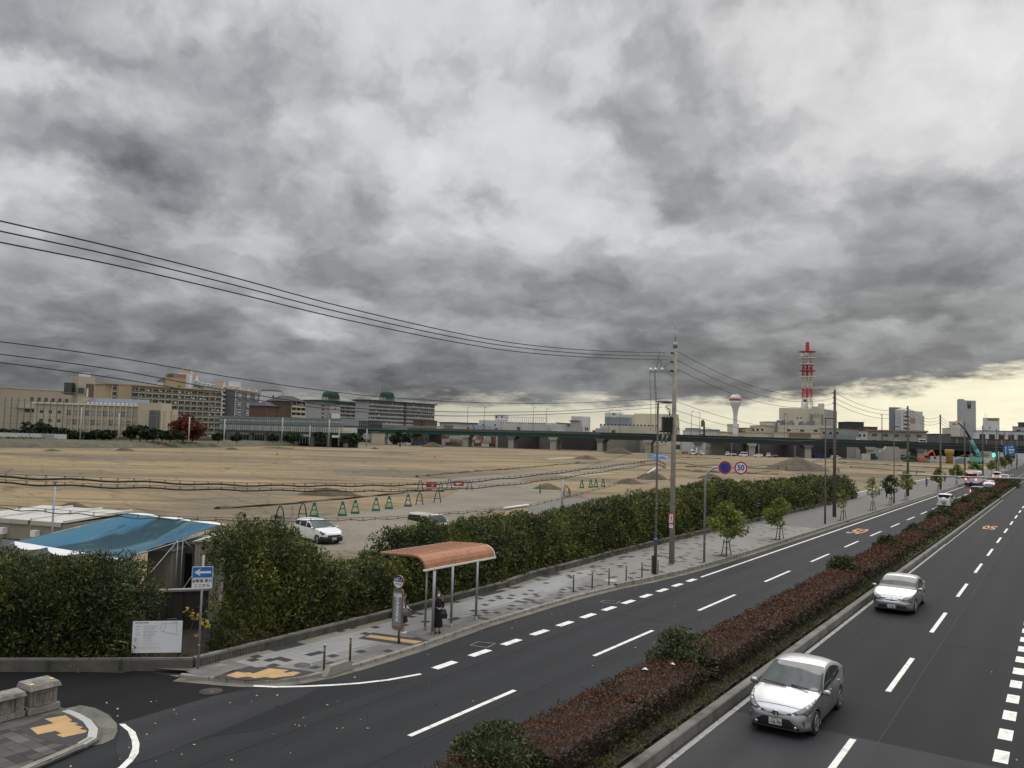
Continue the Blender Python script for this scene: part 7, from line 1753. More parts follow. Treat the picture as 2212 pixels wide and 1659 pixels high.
# --- store sign and elevated station with net
f=bld('store_sign','white store sign board with a red mark in front of the green-roofed block',717,876,455,735.5,877,3,'greyw','sign',0);slabp(f,0,f.L,0,f.H-4.4,.1,3.2,'base','whiteb')
mb=MB();c=P3(f,f.L*.40,f.H-1.5,.12);mb.add([c+(f.d*math.cos(t)+Vector((0,0,math.sin(t))))*.62 for t in np.linspace(0,6.28,19)[:-1]],[tuple(range(18))]);mkobj('emblem',mb,'red',f.T); 
t=text_mb('ニシノミヤ',.62);t.v=[tuple(P3(f,f.L*.42+p[0],f.H-3.0+p[2],.14)) for p in t.v];mkobj('lettering',t,'red',f.T)
f=bld('elevated_station','long elevated station with a dark blue stripe behind green net poles',476,899,430,741,904,12,'bluegrey',z0=10.5)
slabp(f,0,f.L,f.H-2.1,f.H-1.5,.1,.3,'light_band','whiteb');slabp(f,0,f.L,f.H-3.6,f.H-2.1,.1,.3,'grey_band','bluegrey');slabp(f,0,f.L,f.H-4.2,f.H-3.6,.12,.3,'blue_stripe','stripe_blue');slabp(f,0,f.L,f.H-6.8,f.H-4.2,.1,11,'wall','offw')
slabp(f,-1,f.L+1,f.H-8,f.H-6.8,.3,11.5,'deck','girder');many(f,[(f.L/60*k-.15,f.L/60*k+.15,f.H-6.8,f.H,.35,.2) for k in range(61)],'mullion','rails_grey')
many(f,[(f.L/8*k,f.L/8*k+1.6,0,f.H-8,-1,1.6) for k in range(9)],'pier','greyd');slabp(f,0,f.L,0,4.6,-11,1,'lower_wall','darkb')
for lb,u0,u1,n,D,v0,v1,mm in (('net fence of tall green posts in front of the elevated station',470,708,42,392,903,905,'netgreen'),('tall ball-stop net fence on green posts before the left school block',12,138,10,322,858,866,'netgreen')):
 T=thing('net_fence',lb,'fence',tuple(Vector((at(u0,900,D).x,at(u0,900,D).y,0))));A,B=at(u0,v0,D),at(u1,v1,D)
 for i in range(n):
  p=A.lerp(B,i/(n-1));mb=MB();mb.tube([(p.x,p.y,1.5),tuple(p)],.16 if n<20 else .12,5);mkobj('post',mb,mm,T)
 mb=MB()
 for z in np.linspace(4,min(A.z,B.z)-.3,5):mb.bar((A.x,A.y,z),(B.x,B.y,z),.09)
 mkobj('rail',mb,mm,T)
# catenary posts of the railway on the bank
for i,(u,v) in enumerate([(177,880),(258,893),(410,901),(486,906),(611,902),(670,919),(712,906),(733,925),(793,926)]):
 p=at(u,v,300 if u<600 else 330);T=thing('railway_post',f'pale railway catenary post on the bank, {ordinal(i)} from the left','post',(p.x,p.y,2),'railway catenary posts on the bank')
 mb=MB();mb.tube([(p.x,p.y,1.8),tuple(p)],.22,6);mkobj('post',mb,'conc_light',T);mb=MB();mb.bar((p.x,p.y,p.z-1.2),(p.x+4.5,p.y+2,p.z-1.0),.1);mb.bar((p.x,p.y,p.z-2.4),(p.x+4.5,p.y+2,p.z-1.1),.07);mkobj('bracket',mb,'rails_grey',T)
for j,vv in enumerate((888,896)):a,b=at(-40,vv-22,300),at(800,vv+30,330);wire('catenary_wire',f'{["upper", "lower"][j]} railway catenary wire along the bank',[a.lerp(b,t) for t in np.linspace(0,1,8)],.04,'rails_grey')
# bank fence, hedges and trees before the school
T=thing('white_fence','low white panel fence on the railway bank at the far left','fence',tuple(at(0,945,300)));A,B=at(-40,942,300),at(143,944,300);mb=MB();mb.bar((A.x,A.y,2.9),(B.x,B.y,2.9),.1,1.7);mkobj('panels',mb,'whiteb',T);mb=MB()
for i in range(24):p=A.lerp(B,i/23);mb.bar((p.x,p.y,2),(p.x,p.y,3.9),.22)
mkobj('fence_post',mb,'offw',T)
f=bld('pump_house','small pale concrete box on the white fence line before the school',90,937.5,296,100,938,2.5,'conc_w','shed',1.9)
f=bld('rust_fence','low rust and grey boundary fence along the bank below the classroom block',143,942,302,480,947,1,'brownb','fence',1.9)
def ftree(u,vt,vb,D,r,label,matn='leaf_dark',n=16,name='tree',group='trees and shrubs along the railway bank',asp=1.0,cat='tree'):
 tp=at(u,vt,D);H=tp.z;zb=at(u,vb,D).z;x,y=tp.x,tp.y;T=thing(name,label,cat,(x,y,max(0,zb-1)),group);rnd=random.Random(int(u*7+vt));cen=[]
 for _ in range(n):
  a,q,h_=rnd.uniform(0,6.28),rnd.uniform(0,1)**.5,rnd.uniform(0,1);rr=r*math.sin(math.pi*(.18+.72*h_))*asp
  cen.append((x+math.cos(a)*q*rr,y+math.sin(a)*q*rr,zb+(H-zb)*(.12+.78*h_)))
 s=r*.34;C,D_=clumps(np.array(cen),np.full(n,s),46,.1,.9);L=D*.0042
 leaf_obj('crown',C,D_,np.full(len(C),L),np.full(len(C),L*.7),M[matn],T);mb=MB();mb.tube([(x,y,max(0,zb-1.5)),(x,y,(zb+H)/2)],r*.07,6);mkobj('trunk',mb,'bark',T)
for i,(u,vt,vb,r) in enumerate([(10,931,943,3),(26,932,943,3),(45,932,943,3),(75,912,943,5),(103,926,943,3.2),(117,928,943,3),(137,927,943,2.8),(161,934,943,2.6),(188,936,944,3.2),(207,934,944,3),(225,934,944,3),(237,933,944,3),(285,921,944,3),(304,921,944,3.6),(318,928,944,3),(332,928,945,3),(350,936,945,3),(368,935,945,3.2),(384,933,945,2.4)]):
 ftree(u,vt,vb,305,r,f'dark green tree on the bank before the school, {ordinal(i)} from the left')
ftree(398,895,945,322,5.2,'tall maroon tree at the right end of the school','leaf_maroon',34,group=None);ftree(418,908,945,322,4.6,'shorter maroon tree leaning right, beside the tall maroon one','leaf_maroon',26,group=None)
for i,(u,vt,vb,r) in enumerate([(472,938,948,2.5),(512,940,949,2.2),(590,940,950,2),(632,938,950,3),(690,938,951,3),(760,940,955,4),(865,936,957,4)]):ftree(u,vt,vb,330,r,f'low dark bush on the bank under the station, {ordinal(i)} from the left')
C=np.stack([np.zeros(9000)]*3,1);A,B=gp(-40,962),gp(820,958)
t_=RNG.uniform(0,1,9000);nn=Vector((A.x,A.y,0)).normalized();C=np.array([A])+(np.array(B)-np.array(A))[None]*t_[:,None]+np.array(nn)[None]*RNG.uniform(2,18,9000)[:,None];C[:,2]=RNG.uniform(.6,2.6,9000)
o=leaf_obj('grass',C,RNG.normal(size=C.shape)+np.array([0,0,1.2]),np.full(9000,1.1),np.full(9000,.35),M['weed']);o['kind']='stuff';o['label']='dry weeds and grass on the railway bank';o['category']='grass'
# -- expressway viaduct
VU=[(735,922.0,560),(882,924.4,548),(1006,926.9,535),(1106,929,530),(1195,931,524),(1296,934,514),(1400,936.6,504),(1509,940,495),(1625,943.5,489),(1746,946.8,484),(1880,951,478),(2016,955.6,474),(2130,960,470),(2260,965,466)]
VP_=[at(u,v,D) for u,v,D in VU]
def viaduct():
 T=thing('viaduct','long elevated expressway on concrete piers crossing behind the site','viaduct',(VP_[3].x,VP_[3].y,0))
 def along(a,b,prof,name,m_):
  P=VP_[a:b+1];mb=MB();vs=[];k=len(P);n=len(prof)
  for i,p in enumerate(P):
   t=(P[min(i+1,k-1)]-P[max(i-1,0)]);t.z=0;t.normalize();nr=Vector((t.y,-t.x,0))
   for (o,z) in prof:vs.append(p+nr*o+Vector((0,0,z)))
  mb.add(vs,[(i*n+j,(i+1)*n+j,(i+1)*n+(j+1) % n,i*n+(j+1) % n) for i in range(k-1) for j in range(n)]+[tuple(range(n)),tuple((k-1)*n+j for j in range(n))[::-1]]);return mkobj(name,mb,m_,T)
 box_=lambda o0,o1,z0,z1:[(o0,z0),(o0,z1),(o1,z1),(o1,z0)]
 along(0,13,box_(-16,0,-1.5,-1.15),'deck','conc_w')
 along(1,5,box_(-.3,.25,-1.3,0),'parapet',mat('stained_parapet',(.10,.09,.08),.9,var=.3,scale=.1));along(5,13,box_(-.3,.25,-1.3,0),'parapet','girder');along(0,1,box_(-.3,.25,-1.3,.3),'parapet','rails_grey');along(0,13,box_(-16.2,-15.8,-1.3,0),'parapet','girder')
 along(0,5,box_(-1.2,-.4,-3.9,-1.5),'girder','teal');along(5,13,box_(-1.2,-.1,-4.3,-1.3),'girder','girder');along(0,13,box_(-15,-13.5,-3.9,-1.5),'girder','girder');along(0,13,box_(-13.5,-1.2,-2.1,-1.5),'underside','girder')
 for i,(u,vv,w) in enumerate([(760,922.3,3),(882,924.4,4),(1006,926.9,3.5),(1104,929,3.5),(1195,931,4),(1296,934,3.5),(1400,936.6,3.5),(1509,940,4),(1625,943.5,3.5),(1746,946.8,3.5),(1880,951,3.5),(1990,955,3.5),(2130,960,3.5)]):
  D=float(np.interp(u,[q[0] for q in VU],[q[2] for q in VU]));p=at(u,vv,D);p2=at(u+10,vv,float(np.interp(u+10,[q[0] for q in VU],[q[2] for q in VU])));t=p2-p;t.z=0;t.normalize();nr=Vector((t.y,-t.x,0));an=math.atan2(t.y,t.x);zt=p.z-3.9
  g0=Vector((p.x,p.y,0))-nr*1.4
  mb=MB();mb.box(g0+Vector((0,0,(zt-1.6)/2)),(w,1.9,zt-1.6),an);mb.box(g0-nr*11+Vector((0,0,(zt-1.6)/2)),(w,1.9,zt-1.6),an);pr=mkobj('pier',mb,'conc_w',T)
  mb=MB();q=g0-nr*5.5;mb.add([q+t*a+nr*b+Vector((0,0,z)) for (a,z) in ((-w/2,zt-1.8),(w/2,zt-1.8),(w/2+1.1,zt-.6),(w/2+1.1,zt),(-w/2-1.1,zt),(-w/2-1.1,zt-.6)) for b in (7.2,-7.2)],[(0,2,4,6,8,10),(11,9,7,5,3,1)]+[(2*i,2*i+1,(2*i+3) % 12,(2*i+2) % 12) for i in range(6)]);mkobj('crosshead',mb,'greyd' if i % 2 else 'conc_w',pr)
 T2=thing('noise_barrier','row of grey and dark noise barrier panels on the left end of the viaduct','noise barrier',tuple(VP_[0]))
 A,B=at(742,922,556),at(950,925,545);n=44
 for i in range(n):
  a,b=A.lerp(B,i/n),A.lerp(B,(i+.8)/n);h=4.4 if i<18 else 1.6
  mb=MB();mb.bar((a.x,a.y,a.z+h/2-.1),(b.x,b.y,b.z+h/2-.1),.2,h);mkobj('barrier_panel',mb,'slate' if i<18 else 'rails_grey',T2)
viaduct()
def hwlamp(u,vt,vb,label,D=None,dx=1.5):
 D=D or float(np.interp(u,[q[0] for q in VU],[q[2] for q in VU]))+1;p=at(u,vb,D);q=at(u,vt,D);T=thing('highway_lamp',label,'street lamp',tuple(p),'slender lamp posts on the viaduct')
 mb=MB();mb.tube([tuple(p),(p.x,p.y,q.z-1),(p.x,p.y,q.z)],[.16,.11,.09],6);mb.tube([(p.x,p.y,q.z),tuple(Vector((p.x,p.y,q.z+.5))+camr*dx*.6),tuple(Vector((p.x,p.y,q.z+.5))+camr*dx)],.09,5);mkobj('pole',mb,'greyd',T);mb=MB();mb.box(Vector((p.x,p.y,q.z+.5))+camr*dx*1.2,(1.1,.4,.25),an_cam);mkobj('lamp_head',mb,'greyd',T)
an_cam=math.atan2(camr.y,camr.x)
for i,(u,vt,dx) in enumerate([(1009,882,.5),(1045,882,.5),(1151,881,.5),(1179.5,884,.5),(1315,886,1.5),(1339,888,-1.5),(1493,890,.8),(1511,892,-.8),(1694,896,.3),(1701,897,-1),(1904,898,.4),(1906,898,-.6)]):
 vb=float(np.interp(u,[q[0] for q in VU],[q[1] for q in VU]))+6;hwlamp(u,vt,vb,f'slender lamp post on the viaduct, {ordinal(i)} from the left',dx=dx)
p=at(1521,942,492);T=thing('gantry_sign','grey expressway information sign seen edge-on, on a bent dark post beside the viaduct','road sign',tuple(p));mb=MB();mb.tube([p,at(1521,913,492),at(1519.5,909,492),at(1517,907.5,492)],.55,6);mkobj('post',mb,'steel_dark',T);mb=MB();q=at(1517.5,915,491.5);mb.box(q,(1.7,.5,3.4),an_cam);mkobj('panel',mb,'greyd',T)
# --- factories behind the viaduct
f=bld('factory','long low white factory with a saw-toothed roof edge behind the viaduct',1072,913.5,560,1203,914.5,60,'offw',D2=575)
many(f,[(f.L/22*k,f.L/22*(k+.55),f.H,f.H+.8,0,1) for k in range(1,22)],'roof_vent','darkb');many(f,[(f.L/26*k,f.L/26*k+.2,f.H,f.H+4.6,-10,.2) for k in range(27)]+[(0,f.L,f.H+4.4,f.H+4.6,-10,.2)],'roof_railing','rails_grey');slabp(f,f.L*.42,f.L*.49,12,14.2,.2,.3,'shutter','greyd');slabp(f,-11.5,f.L*.09,12,f.H+1.6,2,8,'annex','offw')
many(f,[(-9,-8,14.6,15.6,2.2,.4),(-1,0,14.6,15.6,2.2,.4)],'vent_fan','darkb')
wins(f,2,1,12,40,1.5,4.5,.1,.4,'whiteb')
f=bld('factory','white gabled side wing of the saw-tooth factory running to the tall white stair block',1203,914,574,1256,917.5,40,'offw');slabp(f,0,f.L,f.H,f.H+.5,.3,1,'roof_edge','darkb')
f=bld('factory','tall pale stair block at the right end of the white factory',1234,899,590,1258,899.5,14,'offw');slabp(f,0,f.L*.78,f.H-12,f.H-3.6,2.5,2.4,'loading_bay','greyw');slabp(f,-1,f.L*.8,f.H-3.6,f.H-3.0,3.0,3,'canopy','greyd')
f=bld('factory','white windowed right face of the pale stair block',1258,899.5,590,1275.5,900.5,10,'whiteb');many(f,[(f.L*.35,f.L*.5,f.H-10.5,f.H-7.5,.1,.2),(f.L*.6,f.L*.75,f.H-10.5,f.H-7.5,.1,.2)],'window','darkb')
f=bld('billboard','white rooftop billboard reading 伊藤ハム with a red and black mark',1069,895,566,1098.5,895.8,1,'whiteb','billboard',17)
t=text_mb('伊藤ハム',1.95,bold=.03);t.v=[tuple(P3(f,f.L*.62+p[0]*.86,f.H-1.9+p[2],.06)) for p in t.v];mkobj('lettering',t,'signblue',f.T);t=text_mb('ITOHAM FOODS',1.05,bold=.02);t.v=[tuple(P3(f,f.L*.5+p[0],f.H-4.1+p[2],.06)) for p in t.v];mkobj('lettering',t,'red',f.T)
lg=slabp(f,f.L*.05,f.L*.21,f.H-2.7,f.H-.9,.06,.05,'logo','darkb');slabp(f,f.L*.08,f.L*.18,f.H-2.4,f.H-1.5,.1,.05,'logo_mark','red',lg)
many(f,[(.5,.8,12,18,-.6,.3),(f.L-.8,f.L-.5,12,18,-.6,.3)],'strut','steel_dark')
f=bld('factory','long cream factory with small dark roof vents right of the white one',1296,918.5,545,1440,921.5,50,'creamb',D2=545)
many(f,[(f.L/16*k,f.L/16*(k+.4),f.H,f.H+.9,0,1) for k in range(16)],'roof_vent','darkb');slabp(f,f.L*.2,f.L*.27,11.5,13.8,.2,.3,'shutter','greyd');wins(f,3,1,8,60,1.5,6.5,.28,.6,'greyd')
slabp(f,2,19,f.H,f.H+5.5,-4,5,'cooling_unit','bluegrey');slabp(f,18,45,f.H,f.H+8.5,-16,12,'penthouse','creamb');slabp(f,6,18,f.H,f.H+7.8,-18,8,'penthouse','creamb')
f2=bld('factory','short cream wing with triangular wall vents behind the utility pole',1440,921.5,545,1469,925,30,'creamb');many(f2,[(f2.L/4*k+1,f2.L/4*k+3,z,z+1,.15,.2) for k in range(4) for z in (f2.H-5,6.2)],'wall_vent','darkb');slabp(f2,5,9,0,4.5,.1,.2,'door','beige')
f=bld('billboard','white rooftop sign board with a green oval above grey lettering',1306.5,891,566,1346,891.6,1,'whiteb','billboard',19)
mb=MB();c=P3(f,f.L*.5,f.H-1.1,.1);mb.add([c+f.d*math.cos(t)*1.6+Vector((0,0,math.sin(t)*.8)) for t in np.linspace(0,6.28,19)[:-1]],[tuple(range(18))]);mkobj('emblem',mb,mat('sign_green',(.12,.3,.15),.6),f.T);t=text_mb('関西スーパーマーケット配送センター',.72);t.v=[tuple(P3(f,f.L*.5+p[0],f.H-2.9+p[2],.1)) for p in t.v];mkobj('lettering',t,'bluegrey',f.T)
f=bld('rooftop_building','beige box and blue tanks on the cream factory roof near the street lamp',1383,908,560,1404,908.5,6,'beige2','rooftop plant',15)
for k,u in enumerate((1413.5,1421)):p=at(u,917,552);T=thing('blue_tank',['left','right'][k]+' of the two upright blue tanks on the cream factory roof','tank',tuple(p));mb=MB();mb.lathe([(1.2,0),(1.2,3.4),(.9,3.8),(.01,3.9)],tuple(p),12);mkobj('tank',mb,'blue',T)
f=bld('rooftop_building','pale grey ribbed box on the cream factory right of the utility pole',1456,911,552,1467.5,911.5,6,'greyw','rooftop plant',15)
# lower stuff seen under and over the deck
LOW=[('warehouse','low building with a green roof edge and white arches left of the blue-banded lorry',950,913.5,590,1010,914.5,20,'offw',0),('shed','dark maroon tank house beside the green-roofed flats',937,909.5,600,941,909.8,6,'brownb',0),('shed','dark brown tank house left of the green-edged low building',944.5,910,600,951,910.3,6,'brownb',0),
       ('warehouse','grey concrete wall of the white factory under the viaduct',1072,940,560,1190,943,30,'greyd',0),('workshop','black open shed under the viaduct between two piers',1196,942,560,1298,946,10,'slate',0),('warehouse','pale grey low wall under the viaduct right of the black shed',1300,945,541,1400,948,4,'conc_w',0),
       ('house','small tan house below the left end of the viaduct',838,936,560,866,937,8,'beige2',0),('house','low grey row of openings under the viaduct behind the blue lorry',917,936,575,962,938,8,'greyd',0),('house','small orange building under the viaduct left of the first pier',738,935,560,775,936,8,'tan',0),('house','dark structure under the viaduct right of the orange building',770,933,556,800,934,6,'slate',0),('house','pale grey building under the left end of the viaduct',800,935,565,838,936,8,'greyw',0),
       ('warehouse','white warehouse with pale roofs left of the water tower',1475,930.5,610,1543,932.5,20,'offw',0),('warehouse','long cream warehouse behind the foot of the water tower',1543,933.5,600,1660,934.5,20,'creamb',0),('office','cream office with brown roof block left of the water tower column',1571,888+30,640,1583,918.3,8,'creamb',0),('office','olive and cream low office right of the water tower',1592,925,640,1622,926,10,'creamb',0),('office','cream stepped office block right of the water tower',1620,920,625,1662,921,12,'creamb',0),('office','cream upper floor of the stepped office block',1641,912,630,1664,912.5,10,'creamb',0),
       ('house','pale house under the viaduct left of the black tiled house',1524,956,520,1552,957,8,'greyw',0),('workshop','dark grey workshop with wide windows under the viaduct',1581,953,520,1616,954,10,'greyd',0),('workshop','grey flat-roofed building with two windows under the viaduct, behind the white van',1640,955,515,1702,958,10,'greyd',0),('house','dark cluttered house row under the viaduct behind the big earth heap',1718,958,520,1760,959,8,'slate',0),('house','dark roofed house row right of the second far pier',1762,958,520,1812,960,8,'darkb',0),('warehouse','pale hall with a dark ground floor under the viaduct near the excavator',1884,962,525,1990,965,14,'conc_w',0),('warehouse','beige wall under the viaduct left of the pale hall',1850,962,520,1884,963,8,'greyw',0),
       ('office','dark grey square office block behind the first brown utility pole',1810.5,912.5,640,1834,914.5,12,'darkb',0),('office','flat cream building with dark cornice right of the tower building',1771,926,560,1821,928,16,'conc_w',0),('warehouse','low cream building with a band of brown windows over the viaduct',1672,934,560,1764,936,14,'creamb',0),
       ('office','beige building with a pink flat roof and square windows above the viaduct',1874,930,545,1998,933.5,16,'conc_w',0),('house','small dark brown house before the pink-roofed building',1848,923,620,1866,924,10,'brownb',0),('house','low white house left of the pink-roofed building',1842,932,600,1875,933,10,'offw',0),
       ('office','white low building with a row of six dark square windows at the far right',2110,930.5,560,2260,935,16,'whiteb',0),('office','pale grey stepped office at the right edge of the photo',2187,922,620,2260,924,16,'greyw',0),('office','brown topped office block at the right edge of the photo',2199,913,640,2260,914,12,'brownb',0),('house','cluster of dark roofs right of the pink-roofed building',1999,938,600,2018,940,10,'greyd',0),('house','low dark houses left of the white sign building',2043,944,620,2054,944.5,10,'brownb',0),('house','long low pale roofline behind the right end of the viaduct',2020,948,620,2112,950,10,'offw',0),('house','far low brown roofs left of the comm tower building',1480,926,700,1500,926.5,10,'greyw',0),('house','far long grey roofline right of the information sign',1500,928,700,1545,929,10,'greyw',0)]
FR={}
for nm,lb,u1,v1,D1,u2,v2,dp,m_,z0 in LOW:
 f=bld(nm,lb,u1,v1,D1,u2,v2,dp,m_,'building',z0,D2=D1+2);FR[lb]=f
 mcap={'offw':'greyw','creamb':'beige','greyd':'slate','slate':'darkb'}.get(m_,'greyd');slabp(f,-.3,f.L+.3,f.H-.05,f.H+.35,.3,f.depth+.6,'roof_edge',mcap)
 if nm in ('office','house') and f.L>8 and 'six dark' not in lb and 'behind the big' not in lb:
  z_=max(1.0,f.H-9 if f.H>16 else 1.0);wins(f,max(2,int(f.L/6)),2 if f.H>14 else 1,1,f.L-1,z_,f.H-.8,.45,.4,'glass')
f=FR['white low building with a row of six dark square windows at the far right'];wins(f,7,1,.5,f.L*.92,f.H-5.4,f.H-2.0,.62,.95,'darkb')
f=FR['low cream building with a band of brown windows over the viaduct'];wins(f,22,1,10,f.L*.92,12.2,15.2,.7,.9,'brownb')
f=FR['beige building with a pink flat roof and square windows above the viaduct'];slabp(f,-1,f.L+1,f.H-.3,f.H+.6,1,18,'roof_edge','pinkroof')
f=FR['low building with a green roof edge and white arches left of the blue-banded lorry'];slabp(f,-1,f.L+1,f.H,f.H+.6,.8,20,'roof_edge','teal');wins(f,9,1,6,f.L,10.5,14.5,.55,.9,'darkb')
f=FR['dark grey workshop with wide windows under the viaduct'];wins(f,3,1,1,f.L-1,4.6,7,.7,.6,'glass')
f=FR['pale hall with a dark ground floor under the viaduct near the excavator'];slabp(f,2,f.L*.95,.3,3.2,.2,.3,'dark_opening','slate')
T=thing('tiled_house','old house with black tiled gable roofs under the viaduct','house',tuple(Vector((at(1570,960,512).x,at(1570,960,512).y,0))))
for (u0,u1,vr,ve) in ((1545,1584,953,961),(1536,1580,964,971)):
 A,B,Cc=at(u0,ve,512),at(u1,ve,512),at((u0+u1)/2,vr,512);bk=Vector((-.55,.83,0))*9;mb=MB();mb.add([A,B,Cc,A+bk,B+bk,Cc+bk],[(0,2,5,3),(2,1,4,5),(0,1,2)]);mkobj('roof',mb,'slate',T);mb=MB();A2,B2=A.lerp(B,.1),A.lerp(B,.9);mb.add([(A2.x,A2.y,0),(B2.x,B2.y,0),B2,Cc-Vector((0,0,.4)),A2],[(0,1,2,3,4)]);mkobj('wall',mb,'greyd',T)
# --- stacked timber packs
rnd=random.Random(12)
for i in range(26):
 u=952+i*4.7;lev=rnd.randint(0,3);D=563+rnd.uniform(-3,6);a=at(u,961,D);a.z=0
 T=thing('timber_stack',f'{ordinal(i)} timber pack from the left in the stacks behind the viaduct piers','timber stack',tuple(a),'timber packs stacked behind the viaduct');mb=MB();mb.box(a+Vector((0,0,1.5+lev*2.25)),(5.2,3,2.1),an_cam);mkobj('pack',mb,'tan' if rnd.random()<.6 else 'beige2',T);mb=MB();mb.box(a+Vector((0,0,.4+lev*2.25)),(5.0,3,.14),an_cam);mkobj('bearer',mb,'slate',T)
# --- water tower
p=at(1588,941,560);b=Vector((p.x,p.y,0));T=thing('water_tower','white ball-topped water tower with a red stripe on a slender column','water tower',tuple(b))
s=560/FP;zc=at(1588,863,560).z;r=12.6*s
mb=MB();mb.lathe([(5.0*s,0),(5.0*s,zc-68*s),(4.6*s,zc-67*s),(4.3*s,zc-38*s),(5.0*s,zc-28*s),(7*s,zc-18*s),(r*.9,zc-8*s),(r,zc-2.2*s)],tuple(b),24);mkobj('column',mb,'whiteb',T)
mb=MB();mb.lathe([(r,zc-2.2*s),(r*1.02,zc-2.2*s),(r*1.02,zc+1.4*s),(r,zc+1.4*s)],tuple(b),24);mkobj('stripe',mb,'red',T)
mb=MB();mb.lathe([(r,zc+1.4*s),(r*.92,zc+5*s),(r*.75,zc+8.5*s),(r*.45,zc+10.8*s),(.05,zc+11.6*s)],tuple(b),24);mkobj('dome',mb,'whiteb',T)
# --- lattice tower and the building it stands on
f=bld('telephone_exchange','big cream building with roof pipes that carries the red and white lattice tower',1683,881,640,1781,882.5,30,'creamb');slabp(f,f.L*.87,f.L,f.H,f.H+4,-4,8,'stair_head','creamb');slabp(f,f.L*.73,f.L*.87,f.H,f.H+1.6,-4,8,'roof_deck','greyw');many(f,[(12.8,14,f.H-8,f.H-7,.1,.2),(15.5,16.7,f.H-8,f.H-7,.1,.2)],'vent','darkb');slabp(f,f.L*.69,f.L*.74,f.H-13,f.H-4.5,1,1,'duct','bluegrey');slabp(f,f.L*.93,f.L*.97,f.H-13,f.H-4.5,1,1,'duct','bluegrey');slabp(f,f.L*.76,f.L*.9,f.H-7,f.H-4,.1,.2,'stain_panel','beige')
f=bld('office','light grey gabled building attached right of the tower building',1781,883.5,645,1808,888,20,'greyw');wins(f,1,5,f.L*.62,f.L*.8,f.H-13,f.H-1,.8,.3,'darkb')
f=bld('factory','cream lower hall with pipes and ducts in front of the tower building',1679,918,600,1772,919,20,'creamb');rnd=random.Random(6)
for i in range(13):a=f.L*(.05+.07*i);h=rnd.uniform(1.5,4.2);slabp(f,a,a+rnd.uniform(1.6,3.2),f.H,f.H+h,-rnd.uniform(0,3),2,'roof_unit',rnd.choice(['bluegrey','greyw','rails_grey','offw']))
mb=MB();q=P3(f,-.8,13,.5);mb.tube([q,q+Vector((0,0,f.H-12)),q+Vector((0,0,f.H-10))+f.d*1.5,q+Vector((0,0,f.H-10))+f.d*5],.9,8);mkobj('pipe',mb,'steel',f.T)
wins(f,3,1,4,34,f.H-5,f.H-2.5,.28,.6,'darkb')
def tower():
 D=655;s=D/FP;uc=1743.4;c=at(uc,880,D);V_=lambda v:at(uc,v,D).z;T=thing('lattice_tower','tall red and white telecommunications lattice tower with round platforms','communications tower',(c.x,c.y,V_(884)))
 r0=12.5*s;r1=10.4*s
 def ring(z,r):return [Vector((c.x+r*math.cos(a),c.y+r*math.sin(a),z)) for a in [math.pi/8+k*math.pi/4 for k in range(8)]]
 secs=[(884,858.5,'whitepl',r0,r1),(858.5,838,'red',r1,r1),(838,815.5,'whitepl',r1,r1),(815.5,788.5,'red',r1,r1),(788.5,761.5,'whitepl',r1,r1*.98)]
 for (va,vb,m_,ra,rb) in secs:
  A,B=ring(V_(va),ra),ring(V_(vb),rb);mb=MB()
  for k in range(8):
   mb.bar(A[k],B[k],.38);k2=(k+1) % 8;mid=(A[k]+A[k2]+B[k]+B[k2])/4
   if k % 2==0:mb.bar(A[k],B[k2],.24)
   else:mb.bar(B[k],A[k2],.24)
   mb.bar(A[k].lerp(B[k],.75),A[k2].lerp(B[k2],.75),.26)
  mb.tube([Vector((c.x,c.y,V_(va))),Vector((c.x,c.y,V_(vb)))],0.45,8)
  mkobj('lattice_section',mb,m_,T)
 for v,m_ in ((814.7,'whitepl'),(801.4,'red'),(787.7,'whitepl'),(774,'whitepl'),(760,'red')):
  mb=MB();z=V_(v);mb.lathe([(.5,-.25),(17.6*s,0),(18*s,.1),(18*s,.5),(17.7*s,.5),(17.6*s,.2),(.5,.3)],(c.x,c.y,z),28);mkobj('platform',mb,m_,T)
 for j,(a,v) in enumerate(((-2.1,767),(-.9,765.5),(-1.8,784),(.6,783),(-2,797),(1.0,797),(-1.6,810))):
  q=Vector((c.x,c.y,V_(v)))+camr*(a*2.6 if j<2 else a*2.4)+Vector((.5,-.83,0))*4.5;mb=MB();mb.lathe([(1.4 if j<2 else .6,-.5),(1.4 if j<2 else .6,.3),(.2,.5)],tuple(q),14,'Y');mkobj('dish',mb,'offw' if j<2 else 'greyd',T)
 A,B=ring(V_(758.5),3.3*s),ring(V_(738.8),3.3*s);mb=MB()
 for k in range(8):mb.bar(A[k],B[k],.35);mb.bar(A[k],A[(k+1)%8].lerp(B[(k+1)%8],.33),.2);mb.bar(A[k].lerp(B[k],.5),A[(k+1)%8].lerp(B[(k+1)%8],.83),.2)
 for t in (0,.33,.66,1):mb.lathe([(3.4*s,-.25),(3.4*s,.25)],tuple(Vector((c.x,c.y,A[0].z)).lerp(Vector((c.x,c.y,B[0].z)),t)),12)
 mkobj('mast',mb,'red',T)
 q=at(1739,868,D-8);mb=MB();mb.lathe([(1.5,V_(881.5)-q.z),(1.2,-1.5),(1.0,.2)],tuple(q),10);mb.m=1;mb.lathe([(1.2,.2),(1.2,1.6),(.5,2.0)],tuple(q),10);mkobj('flue',mb,['whiteb','slate'],T)
tower()
